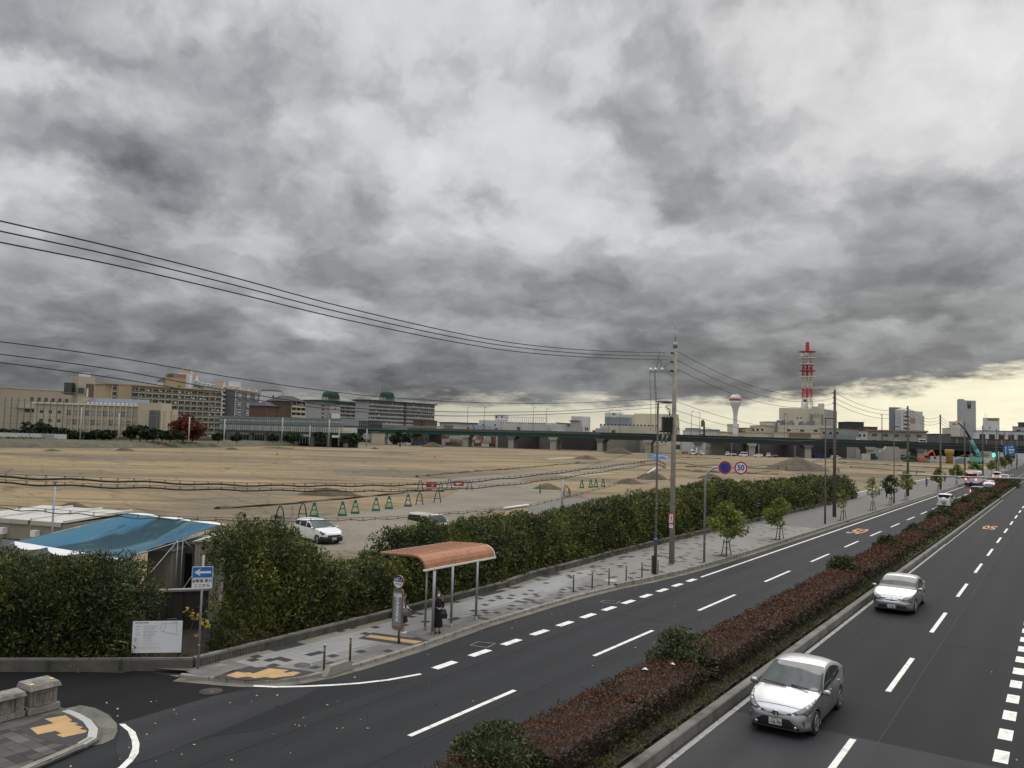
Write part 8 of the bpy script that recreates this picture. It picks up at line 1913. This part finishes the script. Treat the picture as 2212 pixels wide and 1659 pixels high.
# --- right-hand blocks
f=bld('apartment_building','pale grey slab tower left of the balcony flats, behind the second brown pole',1932.5,879.5,640,1948,880.5,5,'bluegrey')
f=bld('apartment_building','pink-beige apartment block with curved white balconies and a tan square panel',1950,886,632,1993,889.5,6,'offw');balconies(f,7,-2.5,f.L*.24,f.H-22,f.H-1,'whiteb','whiteb','darkb',2.0,1,False);slabp(f,f.L*.3,f.L*.62,f.H-9.5,f.H-5.5,.1,.2,'tan_panel','tan');hip(f,0,f.L*.62,f.H,1.8,.3,6,'offw');balconies(f,6,f.L,f.L+1.6,f.H-18,f.H-3,'whiteb','whiteb','greyd',.6,1,False)
f=bld('office_tower','tall plain grey tower with a dark square emblem panel near its top',2075.2,864.3,640,2108,865.6,4,mat('tower_grey',(.37,.38,.40),.8,var=.05,scale=.05));pn=slabp(f,f.L*.44,f.L*.67,f.H-6.3,f.H-1.2,.15,.3,'emblem_panel','darkb');slabp(f,f.L*.0,f.L*.26,f.H,f.H+.9,-.5,3,'stair_head','greyw')
mb=MB();c=P3(f,f.L*.555,f.H-2.5,.22);mb.tube([c+(f.d*math.cos(t)+Vector((0,0,math.sin(t))))*.75 for t in np.linspace(0,6.28,17)],.09,4);[mb.bar(c,c+(f.d*math.cos(t)+Vector((0,0,math.sin(t))))*.75,.12) for t in (1.571,3.665,5.76)];mkobj('emblem',mb,'whiteb',pn)
f=bld('office','white block with a gold lettered dark sign strip right of the grey tower',2124.5,902.3,600,2159,902.8,5,'whiteb');sg_=slabp(f,f.L*.24,f.L*.92,f.H-1.9,f.H-.5,.15,.3,'sign_strip','darkb');t=text_mb('YANASE NISHINOMIYA',.9,bold=.02);t.v=[tuple(P3(f,f.L*.58+p[0],f.H-1.2+p[2],.2)) for p in t.v];mkobj('lettering',t,'yellow',sg_);slabp(f,f.L*.3,f.L*.45,f.H-8,f.H-6,.1,.2,'window','greyw');many(f,[(f.L*.1,f.L*.1+.15,f.H,f.H+4,-2,.15),(f.L*.22,f.L*.22+.15,f.H,f.H+3.5,-2,.15)],'aerial','greyd')
f=bld('office','small cream building under a white roof sign, left of the grey tower',2052.5,924,610,2074,924.6,12,'creamb');sg_=slabp(f,-.2,f.L+1,f.H,f.H+4.8,0,1,'roof_sign','whiteb');mb=MB();q=P3(f,1.4,f.H+2.2,.15);mb.add([q,q+f.d*1.6,q+f.d*2.2+Vector((0,0,1.3)),q+f.d*.9+Vector((0,0,1.3))],[(0,1,2,3)]);mkobj('red_mark',mb,'red',sg_);t=text_mb('MITSUBISHI',.75,bold=.01);t.v=[tuple(P3(f,f.L*.62+p[0]*.8,f.H+2.5+p[2],.15)) for p in t.v];mkobj('lettering',t,'greyd',sg_)
# railway viaduct, right
T=thing('railway_viaduct','grey concrete railway viaduct behind the expressway at the right edge','viaduct',tuple(at(2150,960,500)));A,B=at(2058,947.5,500),at(2290,950.5,470);A.z=B.z=(A.z+B.z)/2
mb=MB();mb.bar(A-Vector((0,0,.35)),B-Vector((0,0,.35)),.6,.7);mkobj('cornice',mb,'slate',T);mb=MB();mb.bar(A-Vector((0,0,2.9)),B-Vector((0,0,2.9)),.5,4.4);mb.bar(A-Vector((0,0,5))-Vector((-.5,.8,0))*-4,B-Vector((0,0,5))-Vector((-.5,.8,0))*-4,9,.8);mkobj('parapet',mb,'conc_dark',T)
for k in range(7):
 p=A.lerp(B,(k+.3)/7);mb=MB();mb.box((p.x-2,p.y+3,(p.z-5)/2),(1.8,1.8,p.z-5));mkobj('column',mb,'conc_w',T);mb=MB();mb.box((p.x,p.y,p.z-2.6),(.7,.7,4.4),an_cam);mkobj('rib',mb,'conc_w',T)
# far low hills at both sides and a hazy skyline
for lb,pts in (('far',[(1560,950),(1700,951),(1900,955),(2060,955),(2120,950),(2180,946),(2240,944),(2300,947),(2500,950)]),):
 A=[at(u,v,3600) for u,v in pts];mb=MB();n=len(A);mb.add([(p.x,p.y,-5) for p in A]+[tuple(p) for p in A]+[tuple(p+Vector((-200,400,-20))) for p in A],[(i,i+1,n+i+1,n+i) for i in range(n-1)]+[(n+i,n+i+1,2*n+i+1,2*n+i) for i in range(n-1)]);struct('hills',mb,mat('hazy_hill',(.20,.23,.27),.95,var=.1,scale=.002))
rnd=random.Random(21)
for i in range(46):
 u=905+i*29+rnd.uniform(-9,9);D=rnd.uniform(700,900);hh=rnd.uniform(4,14);w=rnd.uniform(8,24);v=hor(u)-(hh-EYE)*FP/D
 f=bld('distant_house',f'small distant building, {ordinal(i)} from the left in the skyline behind the viaduct',u,v,D,u+w*FP/D,v,10,rnd.choice(['offw','greyw','creamb','greyd','beige','brownb']),'building',0,D2=D+rnd.uniform(-3,3),group='distant low buildings in the skyline behind the viaduct')
 slabp(f,-.2,f.L+.2,f.H,f.H+.5,.2,10.4,'roof',rnd.choice(['slate','greyd','pinkroof']))
 slabp(f,f.L*.2,f.L*.5,max(.5,f.H-3),f.H-1,.1,.2,'window','glass')
# == ON THE SITE
def mound(u,v,w,h,label,m_='mound',lw=.8,cat='earth heap',name='earth_heap',group='earth heaps on the bare site',flat=0.0):
 p=gp(u,v);D=p.y*.8307-p.x*.553;W=w*D/FP;H=h*D/FP;T=None
 rnd=np.random.default_rng(int(u*3+v));n,m=34,12;mb=MB();mb.smooth=True;vs=[];ph=rnd.uniform(0,6.28,8)
 L_=Vector((-.55,.83,0))
 for i in range(m+1):
  q=1-i/m
  for j in range(n):
   a=6.2832*j/n;lump=1+.10*math.sin(3*a+ph[0])+.07*math.sin(5*a+ph[1])+.04*math.sin(11*a+ph[2])
   rr=q*lump;z=H*(1-q**(1.35+flat))*(1+.10*math.sin(4*a+ph[3]+q*5)*q*(1+flat))+.02*H*math.sin(17*a+q*20+ph[4])
   vs.append(Vector((p.x,p.y,.0))+camr*(W/2*rr*math.cos(a))+L_*(W/2*lw*rr*math.sin(a)+W/2*lw)+Vector((0,0,max(-.02,z) if q<.999 else-.05)))
 mb.add(vs,[(i*n+j,i*n+(j+1)%n,(i+1)*n+(j+1)%n,(i+1)*n+j) for i in range(m) for j in range(n)]);return tag(mkobj(name,mb,m_),label,cat,group)
for a in [(1741,1018.5,145,29,'biggest brown earth heap, left of and behind the first brown utility pole'),(1525,965+0,0,0,'') ,(1337,980.5,62,15,'earth heap under the viaduct right of the black shed','mound',.5),(1269,992.5,58,8.5,'low flat dark earth heap in the middle distance, left of the one under the viaduct','mound',.6,),(1250,1001,26,4,'very small dark heap left of the pile of green nets','mound',.5),(1412,1037,74,18,'dark earth heap behind the nearest street lamp and pale pole','mound',.7),(1360,1046,66,12,'low brown heap just left of the pale pole','mound',.6),(1184,1058,66,13,'rough brown heap left of the four folded green barricades','mound',.6),(700,1072,140,17,'long low grey heap left of the right-arrow board','mound',.35),(150,1099,80,13,'grey heap just behind the site hut roof','mound',.4),
          (108,975,44,5,'low earth heap at the far left edge of the site','mound',.4),(264,974,44,7,'brown earth heap before the classroom block','mound',.4),(499,971.5,30,5,'small brown earth heap before the grey apartments','mound',.4),(600,969,80,4,'low wide earth heap before the station','mound',.3),(1010-5,965,10,2,'small bump by the first viaduct pier','mound',.5),(932,966,52,11,'pointed earth heap beside the blue lorry under the viaduct','mound',.4),(1510,1016,34,7,'small orange sand heap left of the no-parking disc','mound_tan',.5),(1540,1034,56,10,'dark earth heap behind the curved sign pole','mound',.5),(1690,1024,60,8,'flat orange-brown heap right of the 50 disc','mound_tan',.4),(809,970,18,4,'tiny heap at the left foot of the viaduct','mound',.4)]:
 if a[2]:mound(*a)
mound(1425,991,44,7.5,'bright blue tarpaulin covered heap behind the nearest street lamp',mat('bright_tarp',(.02,.16,.42),.5,var=.3,scale=1),.5,'covered heap','covered_heap',None,1.5)
def berm(pts,w,h,label,m_='mound'):
 P=dense([tuple(gp(*q))[:2] for q in pts],2.0);rnd=random.Random(len(P));mb=sweep(P,[(-w/2,-.02),(-w*.2,h),(w*.2,h*.9),(w/2,-.02)]);mb.v=[(x+rnd.uniform(-.3,.3),y+rnd.uniform(-.3,.3),z*rnd.uniform(.5,1.3)) for x,y,z in mb.v];tag(mkobj('earth_ridge',mb,m_),label,'earth ridge','low earth ridges on the bare site')
for a in [([(470,1100),(600,1092),(760,1077),(930,1060)],.5,.22,'long thin dark ridge running beside the row of green barricades'),([(900,1030),(1000,1021),(1100,1014),(1200,1005),(1300,998)],.6,.25,'thin ridge edging the haul road in mid distance'),([(1480,1009),(1560,1011),(1700,1014)],1.2,.35,'dark ridge behind the no-parking disc'),([(1500,1019),(1600,1023),(1680,1026)],1.3,.4,'second dark ridge behind the round signs'),([(1812,999),(1900,1004),(2045,1013)],1.5,.4,'long dark ridge right of the biggest heap'),([(1838,1010),(1900,1014),(1995,1021)],1.5,.4,'shorter dark ridge right of the biggest heap'),([(1836,990),(1950,996),(2080,1002)],1.6,.4,'farthest dark ridge right of the biggest heap'),([(1400,975+13),(1480,989),(1560,991)],1.2,.3,'thin dark ridge before the parked lorries')]:berm(*a)
# A-frame barricades
def barricade(x,y,label,style=0,rz=0.0,k=1.0):
 T=thing('barricade',label,'barricade',(x,y,0),'green A-frame barricades on the site');d=Vector((math.cos(rz),math.sin(rz),0));m_='green_plastic' if style==0 else 'greend';c=Vector((x,y,0));h=1.35*k;w=.38*k
 mb=MB()
 if style==0:
  for s in (-1,1):mb.bar(c+d*s*w,c+d*s*w*.30+Vector((0,0,h*.8)),.13,.09)
  mb.box(c+Vector((0,0,h*.86)),(.26,.12,.30),rz);mb.box(c+Vector((0,0,h*.10)),(w*2.1,.14,.18),rz);mb.box(c+Vector((0,0,h*.50)),(w*1.2,.1,.09),rz)
 else:
  mb.tube([c-d*w,c-d*w*.6+Vector((0,0,h*.7)),c-d*w*.25+Vector((0,0,h*.95)),c+Vector((0,0,h)),c+d*w*.25+Vector((0,0,h*.95)),c+d*w*.6+Vector((0,0,h*.7)),c+d*w],.05,6)
  mb.bar(c-d*w*.8+Vector((0,0,h*.35)),c+d*w*.8+Vector((0,0,h*.35)),.06)
 mkobj('frame',mb,m_,T)
BR=[(-54.7,50.17,1),(-54.93,51.71,0),(-54.23,54.46,0),(-54.86,56.73,0),(-55.61,60.35,0),(-56.23,62.9,0),(-56.95,66.63,0),(-57.48,69.13,1),(-58.19,73.08,1)]
BR=[(-53.9,47.0,1)]+BR
for i,(x,y,s) in enumerate(BR):barricade(x,y,f'{"dark green hoop" if s else "bright green"} barricade, {ordinal(i)} from the left in the row behind the white estate car',s,an_cam+.15)
for j,(i,k) in enumerate([(0,1),(2,3),(4,5),(6,7),(8,9)]):
 a,b=BR[i],BR[k]
 for z,nm in ((1.22,'upper'),(.35,'lower')):mb=MB();mb.tube([(a[0],a[1],z),(b[0],b[1],z)],.024,5);tag(mkobj('barrier_pipe',mb,'steel'),f'{nm} steel pipe across the {ordinal(j)} pair of barricades from the left','pipe','steel pipes laid across the barricades')
for i,(x,y,s) in enumerate([(-72.36,87.07,1),(-68.65,86.87,0),(-72.38,93.48,1),(-68.54,93.05,1)]):barricade(x,y,f'green barricade at the junction of haul roads, {ordinal(i)} from the left',s,an_cam)
for i,(x,y,s) in enumerate([(-59.2,96.55,0),(-61.49,112.43,0),(-61.23,114.85,0),(-61.17,116.47,0),(-61.22,119.0,0)]):barricade(x,y,f'green barricade right of the rough heap behind the hedge, {ordinal(i)} from the left',s,an_cam+(1.4 if i==0 else .6))
for i,(u,v) in enumerate([(1680,1018),(1698,1017),(1812,1021),(1958,1025),(1980,1025),(2030,1026)]):q=gp(u,v);barricade(q.x,q.y,f'small far green barricade in front of the biggest heap, {ordinal(i)} from the left',0,an_cam+.8)
p=gp(1421,1004)
for i,(u,v) in enumerate([(1407,985),(1414,986),(1421,988),(1428,988)]):q=gp(u-3,v+0,0);barricade(q.x,q.y,f'green barricade in the tangled pile beyond the haul road, {ordinal(i)} from the left',i % 2,an_cam+i,1.9)
for x,y,lb,s_ in ((-73.79,91.21,'left red board with a white arrow at the haul road junction',1),(-73.54,97.17,'right red board with a white arrow at the haul road junction',-1)):
 T=thing('arrow_board',lb,'sign board',(x,y,0));c=Vector((x,y,0));mb=MB();mb.box(c+Vector((0,0,.55)),(1.5,.12,.75),an_cam);mkobj('board',mb,'red',T);f_=Vector((camr.y,-camr.x,0));g_=lambda a,z:c+camr*a*s_+f_*.075+Vector((0,0,z));mb=MB();mb.add([g_(-.45,.62),g_(.05,.62),g_(.05,.78),g_(.5,.55),g_(.05,.32),g_(.05,.48),g_(-.45,.48)],[(0,1,5,6),(1,2,3),(1,3,5),(5,3,4)]);mkobj('arrow',mb,'white',T)
for u,v,lb,s_ in ((1388,1001.5,'small red arrow board left of the pale pole',-1),(1807,1004+12,'small red arrow board right of the 50 disc',-1)):
 q=gp(u,v+1);T=thing('arrow_board',lb,'sign board',tuple(q));mb=MB();mb.box(q+Vector((0,0,.6)),(1.5,.12,.75),an_cam);mkobj('board',mb,'red',T);mb=MB();mb.box(q+Vector((0,0,.6))+Vector((camr.y,-camr.x,0))*.08,(.8,.03,.22),an_cam);mkobj('arrow',mb,'white',T)
def cone(u,v,label,k=1.0):
 q=gp(u,v);T=thing('traffic_cone',label,'traffic cone',tuple(q),'orange traffic cones on the site');mb=MB();mb.smooth=True;mb.lathe([(.22*k,.03),(.03*k,.72*k),(.01,.74*k)],tuple(q),12);mkobj('cone',mb,'orange',T);mb=MB();mb.box(q+Vector((0,0,.02)),(.5*k,.5*k,.04));mkobj('base',mb,'orange',T)
for i,(u,v,k) in enumerate([(599,982.5,1.25),(939,990,1.3),(1448,1038.5,1.2),(634,968,1.2),(341,968.5,1.2),(348,967.5,1.4)]):cone(u,v,['orange cone on the left part of the site, below the brown apartments','orange cone in the middle of the site','orange cone at the foot of the dark heap right of the pale pole','tiny orange cone by the pale sand strip','red cone before the maroon trees, left one','red cone before the maroon trees, right one'][i],k)
# -- works vehicles
def on(u,v):q=gp(u,v);return q.x,q.y
def van(u,v,rz,label,paint='whitecar',L=4.4,H=1.9,sc=1.0,cat='van'):x,y=on(u,v);put(make_car('van' if cat=='van' else 'car',label,boxy(L,1.7,H,.5 if cat=='van' else 1.0,1.05,.35,.3,cat),paint,1),x,y,rz,sc)
def lorry(c,rz,label,L=7.5,cab='white',body='greyw',bodyh=2.4,flat=False,W=2.2,sc=1.0,extra=None,k0=.9,tilt=0):
 T=thing('lorry',label,'lorry',(0,0,0));mb=MB();h=L/2
 mb.add([(h-1.7,-W/2,.6),(h,-W/2,.6),(h,W/2,.6),(h-1.7,W/2,.6),(h-1.7,-W/2,2.5),(h-.25,-W/2,2.5),(h-.25,W/2,2.5),(h-1.7,W/2,2.5),(h,-W/2,1.5),(h,W/2,1.5)],[(0,1,8,5,4),(3,7,6,9,2),(1,2,9,8),(8,9,6,5),(4,5,6,7),(0,4,7,3),(0,3,2,1)]);mkobj('cab',mb,cab,T)
 mb=MB();mb.add([(h-.01,-W*.44,1.55),(h-.01,W*.44,1.55),(h-.2,W*.44,2.35),(h-.2,-W*.44,2.35)],[(0,1,2,3)]);mb.v=[(x+.04,y,z) for x,y,z in mb.v];mkobj('windscreen',mb,'glass',T)
 for s in (-1,1):mb=MB();mb.box((h-.85,s*(W/2+.01),1.95),(.9,.03,.65));mkobj('side_window',mb,'glass',T)
 mb=MB();mb.box((-.85,0,.85),(L-1.9,W*.9,.25));mkobj('chassis',mb,'steel_dark',T)
 if body:
  mb=MB();mb.box((-.95,0,k0+(.25 if flat else bodyh/2)+.1),(L-2.0,W,.5 if flat else bodyh));mkobj('cargo_body',mb,body,T)
 if extra:extra(T,L,W)
 for x in ([h-1.1,-h+1.3]+([-h+2.4] if L>8 else [])):
  for s in (-1,1):mb=MB();mb.lathe([(.2,-.13),(.45,-.13),(.45,.13),(.2,.13)],(x,s*(W/2-.13),.45),14,'Y');mkobj('wheel',mb,'tyre',T)
 return place(T,c,rz,sc=sc)
aw=an_cam+math.pi
def P_(u,v):q=gp(u,v);return (q.x,q.y,0)
van(2000/8+1382.5+(1785-2000)/8*0-27.5+0,985.2,aw+.2,'white van parked under the viaduct, between the flatbed and the white estate',L=4.6,H=2.3,sc=1.3) if False else None
def mixer(T,L,W):mb=MB();mb.smooth=True;mb.tube([(.3,0,1.6),(-.8,0,2.0),(-2.0,0,2.3),(-2.9,0,2.5)],[.7,1.1,1.05,.5],14);mkobj('mixer_drum',mb,'tealcrane',T)
def dump(T,L,W):mb=MB();mb.box((-1.2,0,2.6),(.3,W,3.2));mkobj('raised_bed',mb,'white',T)
M['tealcrane']=mat('turquoise_paint',(.10,.42,.40),.5,var=.1)
lorry(P_(1495,983.2),-1.0,'white concrete mixer lorry with a turquoise drum, left of the white tipper',7,'white',None,extra=mixer);lorry(P_(1509,983.2),an_cam,'white tipper lorry under the viaduct right of the mixer',5.5,'white','greyw',flat=True,extra=dump)
lorry(P_(1579,985.3),aw,'white flatbed lorry parked before the dark workshop',6,'white','white',flat=True);lorry(P_(1668,988.3),aw,'white double-cab lorry with a blue-grey bed, left of the biggest heap',6.2,'white','bluegrey',flat=True)
van(1605.5,986.3,aw,'white van parked before the grey workshop under the viaduct',L=4.2,H=2.2,sc=1.15);van(1637.5,987.5,aw,'white estate car parked beside the viaduct pier, right of the white van',L=4.6,H=1.55,sc=1.1,cat='car');van(1806,992.3,an_cam,'white estate car at the foot of the first brown pole on the site',L=4.6,H=1.6,sc=1.25,cat='car')
lorry(P_(889,962.8),aw,'small white lorry at the first viaduct pier',5,'white','greend',flat=True);lorry(P_(908,962.8),aw,'blue lorry with a green load beside the pointed earth heap',6.5,'stripe_blue','teal',1.6)
van(833,957,aw,'white minivan under the left end of the viaduct',L=4.4,H=2,sc=1.2)
# traffic on the viaduct
def deck(u,dv=0,back=3.0):
 D=float(np.interp(u,[q[0] for q in VU],[q[2] for q in VU]));v=float(np.interp(u,[q[0] for q in VU],[q[1] for q in VU]));p=at(u,v,D);n=Vector((p.x,p.y,0)).normalized();return (p.x+n.x*back,p.y+n.y*back,p.z-1.15)
def stripes(T,L,W):
 for s in (-1,1):mb=MB();mb.add([(h_,s*(W/2+.03),z) for h_,z in ((2.6,3.9),(3.5,3.9),(1.9,1.4),(1.0,1.4))],[(0,1,2,3)]);mkobj('blue_stripe',mb,'blue',T)
hd=math.atan2((VP_[4]-VP_[2]).y,(VP_[4]-VP_[2]).x)
lorry(deck(1031),hd+math.pi,'orange-cabbed lorry with a pale blue container on the viaduct',14,'orange',mat('pale_blue_container',(.30,.36,.44),.5,var=.05),2.9,extra=stripes);lorry(deck(1061,back=6),hd,'blue lorry cab and grey box following the orange lorry on the viaduct',9,'blue','greyw',2.2)
lorry(deck(1237),hd+math.pi,'white lorry with a long grey box body, left of the red-cabbed lorry',13.5,'white','greyw',2.9);lorry(deck(1297),hd+math.pi,'lorry with a red cab and grey box body over the viaduct pier',10,'red','greyw',2.7)
hd2=math.atan2((VP_[11]-VP_[9]).y,(VP_[11]-VP_[9]).x);lorry(deck(1819),hd2,'long grey-blue lorry with a white cab on the viaduct, behind the first brown pole',18.5,'white','bluegrey',3.0)
for u,lb,pt,hh in ((1519,'white van on the viaduct below the information sign','whitecar',1.9),(1567,'pale car on the viaduct left of the water tower','beigecar',1.5),(1271,'white car between the two grey lorries on the viaduct','whitecar',1.5),(1202,'white car at the left of the grey lorries on the viaduct','whitecar',1.5),(1937,'yellow car on the viaduct left of the second brown pole','yellow',1.5),(1994,'white lorry cab over the viaduct near the pink-roofed building','whitecar',2.4)):
 x,y,z=deck(u);T=make_car('car',lb,boxy(4.4,1.7,hh,.8,1.05,.4),pt,1);place(T,(x,y,z),hd2,sc=1.15)
# excavator, crane, tank
T=thing('excavator','orange excavator with its arm bent down beside the third brown pole','excavator',P_(1995,999));c=Vector(P_(1995,999));R_=lambda a,z,o=0:c+camr*a+Vector((0,0,z))+Vector((camr.y,-camr.x,0))*o
mb=MB()
for o in (-1.2,1.2):mb.box(R_(0,.5,o),(5,.6,.9),an_cam)
mkobj('track',mb,'steel_dark',T);mb=MB();mb.box(R_(-.6,2.0),(4.6,2.8,1.5),an_cam);mkobj('body',mb,'orange',T);mb=MB();mb.box(R_(.9,3.0,1),(1.4,1.2,1.6),an_cam);mkobj('cab',mb,'glass',T)
mb=MB();mb.bar(R_(1.4,2.0),R_(2.6,5.0),.7);mb.bar(R_(2.6,5.0),R_(5.0,6.6),.65);mkobj('boom',mb,'orange',T);mb=MB();mb.bar(R_(4.9,6.7),R_(6.2,3.4),.55);mkobj('stick',mb,'orange',T);mb=MB();mb.box(R_(6.1,2.7),(1.0,1.1,1.3),an_cam);mkobj('bucket',mb,'steel_dark',T)
D=446;T=thing('mobile_crane','turquoise mobile crane with a long boom leaning left across the viaduct','crane',tuple(Vector((at(2105,998,D).x,at(2105,998,D).y,0))))
mb=MB();a=at(2092,1000,D);b=at(2124,1001,D);mb.bar(Vector((a.x,a.y,1.3)),Vector((b.x,b.y,1.3)),2.6,1.6);mkobj('carrier',mb,'tealcrane',T)
for t in (.1,.3,.7,.9):q=a.lerp(b,t);mb=MB();mb.lathe([(.2,-.4),(.7,-.4),(.7,.4),(.2,.4)],(q.x,q.y-1.2,.7),12,'Y');mkobj('wheel',mb,'tyre',T)
mb=MB();q=at(2109,992,D);mb.box(q,(4.5,2.5,2.2),an_cam);mkobj('crane_house',mb,'tealcrane',T)
mb=MB();mb.tube([at(2117,986,D),at(2108,971,D)],1.1,6);mb.tube([at(2108,971,D),at(2097,950,D)],.95,6);mkobj('boom_base',mb,'tealcrane',T);mb=MB();mb.tube([at(2098,951,D),at(2084,927,D),at(2070,913,D)],[.7,.6,.5],6);mkobj('boom_tip',mb,'steel_dark',T);mb=MB();mb.box(at(2068.5,911,D),(1.8,.8,1.0),an_cam);mkobj('boom_head',mb,'yellow',T)
q=Vector(P_(2051,1001.5));T=thing('orange_silo','upright orange tank between the excavator and the crane','tank',tuple(q));mb=MB();mb.lathe([(1.7,0),(1.7,4.6),(2.2,5.2),(2.2,7.2),(1.9,7.4)],tuple(q),10);mkobj('tank',mb,mat('ochre_tank',(.38,.22,.05),.7,var=.2),T)
q=Vector(P_(1886,994.5));T=thing('portable_toilet','green portable toilet cabin at the far edge of the site','toilet cabin',tuple(q));mb=MB();mb.box(q+Vector((0,0,2)),(2,2,4),an_cam);mkobj('cabin',mb,'greend',T);mb=MB();mb.box(q+Vector((0,0,4.1)),(2.2,2.2,.25),an_cam);mkobj('roof',mb,'offw',T)
for i,(u,v,w,h,m_,lb) in enumerate([(1928,996,9,8,'conc_w','small beige site cabin beside the second brown pole'),(1913,995,6,6,'greyw','pale grey container beside the beige site cabin'),(1969,998,7,3.4,'greend','green roller machine beside the third brown pole'),(1905,994.5,5,2.4,'blue','blue sheeted pile beside the grey container'),(2078,1002,4,3,'bluegrey','blue-grey machine right of the orange tank'),(2110,1002,8,1.6,'tan','tan plant under the crane'),(1874,993.5,6,3.6,'offw','white bags beside the portable toilet'),(1772,990,7,2.6,'stripe_blue','dark blue sheeted lorry behind the biggest heap'),(1481,981,3.2,1.6,'tan','orange bags left of the mixer lorry')]):
 q=Vector(P_(u,v));T=thing('site_plant',lb,'site equipment',tuple(q));mb=MB();mb.add([q+camr*(a*w/2)+Vector((-.55,.83,0))*b+Vector((0,0,z)) for z,k in ((0,1),(h*.75,1),(h,.72)) for a,b in ((-k,0),(k,0),(k,3),(-k,3))],[(0,1,5,4),(1,2,6,5),(2,3,7,6),(3,0,4,7),(4,5,9,8),(5,6,10,9),(6,7,11,10),(7,4,8,11),(8,9,10,11)]);mkobj('body',mb,m_,T)
f=bld('hoarding','long white hoarding at the far end of the site below the railway viaduct',2010,985,470,2200,989,1,'offw','hoarding',0,D2=470)
for i,(u,vt,r) in enumerate([(2032,971,7),(2050,972,7),(2070,974,6)]):ftree(u,vt,990,480,r,f'dark tree under the viaduct behind the hoarding, {ordinal(i)} from the left',group=None)
# signal, direction signs and the long horizontal arm
X=-18.9;Y=yat(2157,X);T=thing('traffic_light','green traffic light on an arm reaching left from its pole','traffic light',(X,Y,SW));D=Y*.8307-X*.553;mb=MB();mb.tube([(X,Y,SW),(X,Y,7.2)],.2,8);mb.tube([at(2146,983.5,D),at(2160,983.5,D)],.12,6);mkobj('pole',mb,'steel',T)
mb=MB();q=at(2147.5,983.5,D);mb.box(q,(2.3,.5,.8),an_cam);o=mkobj('signal_head',mb,'greyd',T);mb=MB();mb.lathe([(.001,-.05),(.52,-.03),(.52,.2),(.001,.2)],tuple(q-camr*.4+Vector((.25,-.5,0))),16,'Y');mkobj('green_lamp',mb,mat('lit_green',(0,.6,.35),.3,var=0,emit=((.02,1,.55),6)),o)
D=345;A,B=at(2167,962,D),at(2192.5,962.5,D);T=thing('direction_sign','big blue overhead direction sign with white arrow and lettering at the right edge','road sign',tuple(A));B.z=A.z;zb=at(2167,984,D).z;d=(B-A).normalized();n_=Vector((d.y,-d.x,0));n_=n_ if n_.y<0 else-n_
mb=MB();mb.bar((A+B)/2*1-d*(B-A).length/2+Vector((0,0,(zb-A.z)/2)),B+Vector((0,0,(zb-A.z)/2)),.15,A.z-zb);bo=mkobj('panel',mb,'blue',T);L=(B-A).length
for s_,x,z,sz in (('伊丹',.62,-.7,.95),('尼崎',.68,-2.9,.95)):t=text_mb(s_,sz,bold=.02);t.v=[tuple(A+d*(L*x+p[0])+n_*.12+Vector((0,0,z+p[2]))) for p in t.v];mkobj('lettering',t,'white',bo)
mb=MB();q=lambda a,z:A+d*a+n_*.12+Vector((0,0,z));mb.bar(q(1.0,-3.8),q(1.0,-.9),.25,.05);mb.add([q(.6,-1.1),q(1.4,-1.1),q(1.0,-.4)],[(0,1,2)]);mb.bar(q(2.1,-1.75),q(4.6,-1.75),.05,.5);mkobj('arrow',mb,'white',bo);mb=MB();mb.tube([at(2166,981.5,D),at(2194,982,D),at(2196,983,D),Vector((at(2196,1010,D).x,at(2196,1010,D).y,0))],.16,6);mkobj('arm',mb,'steel',T)
D=62;T=thing('signal_arm','long horizontal grey steel arm crossing the right edge above the road','arm',tuple(at(2250,1033,D)));mb=MB();mb.tube([at(1945,1024.5,D),at(2100,1031,D),at(2290,1036,D)],[.045,.065,.08],10);mkobj('arm',mb,'steel',T);mb=MB();mb.smooth=True;q=at(1944,1024,D);mb.lathe([(.02,-.12),(.14,-.06),(.14,.05),(.02,.1)],tuple(q),12);mkobj('end_cap',mb,'conc_light',T);mb=MB();q=at(2290,1036,D);mb.tube([(q.x,q.y,0),(q.x,q.y,q.z+.4)],.11,10);mkobj('pole',mb,'steel',T);mb=MB();mb.tube([at(2068,1031,D),at(2074,1031.5,D)],.10,10);mkobj('collar',mb,'conc_light',T)
# fallen leaves and grit on the carriageway
n=150;X_=np.concatenate([RNG.uniform(-22,-15,70),RNG.uniform(-19.3,-10.9,40),RNG.uniform(-8.2,-1,15),RNG.uniform(-19.2,-18.0,25)]);Y_=np.concatenate([RNG.uniform(9.5,17,70),RNG.uniform(14,40,40),RNG.uniform(18,60,15),RNG.uniform(19,45,25)])
keep=~((X_<-18.9) & (Y_>16.5));C=np.stack([X_,Y_,np.full(n,.03)],1)[keep];D_=RNG.normal(size=C.shape);D_[:,2]=0
o=leaf_obj('fallen_leaves',C,D_,np.full(len(C),.075),np.full(len(C),.05),mat('pale_dead_leaves',(.42,.34,.17),.7,var=.3,scale=3));o['kind']='stuff';o['label']='pale yellow fallen leaves scattered over the asphalt';o['category']='leaves'
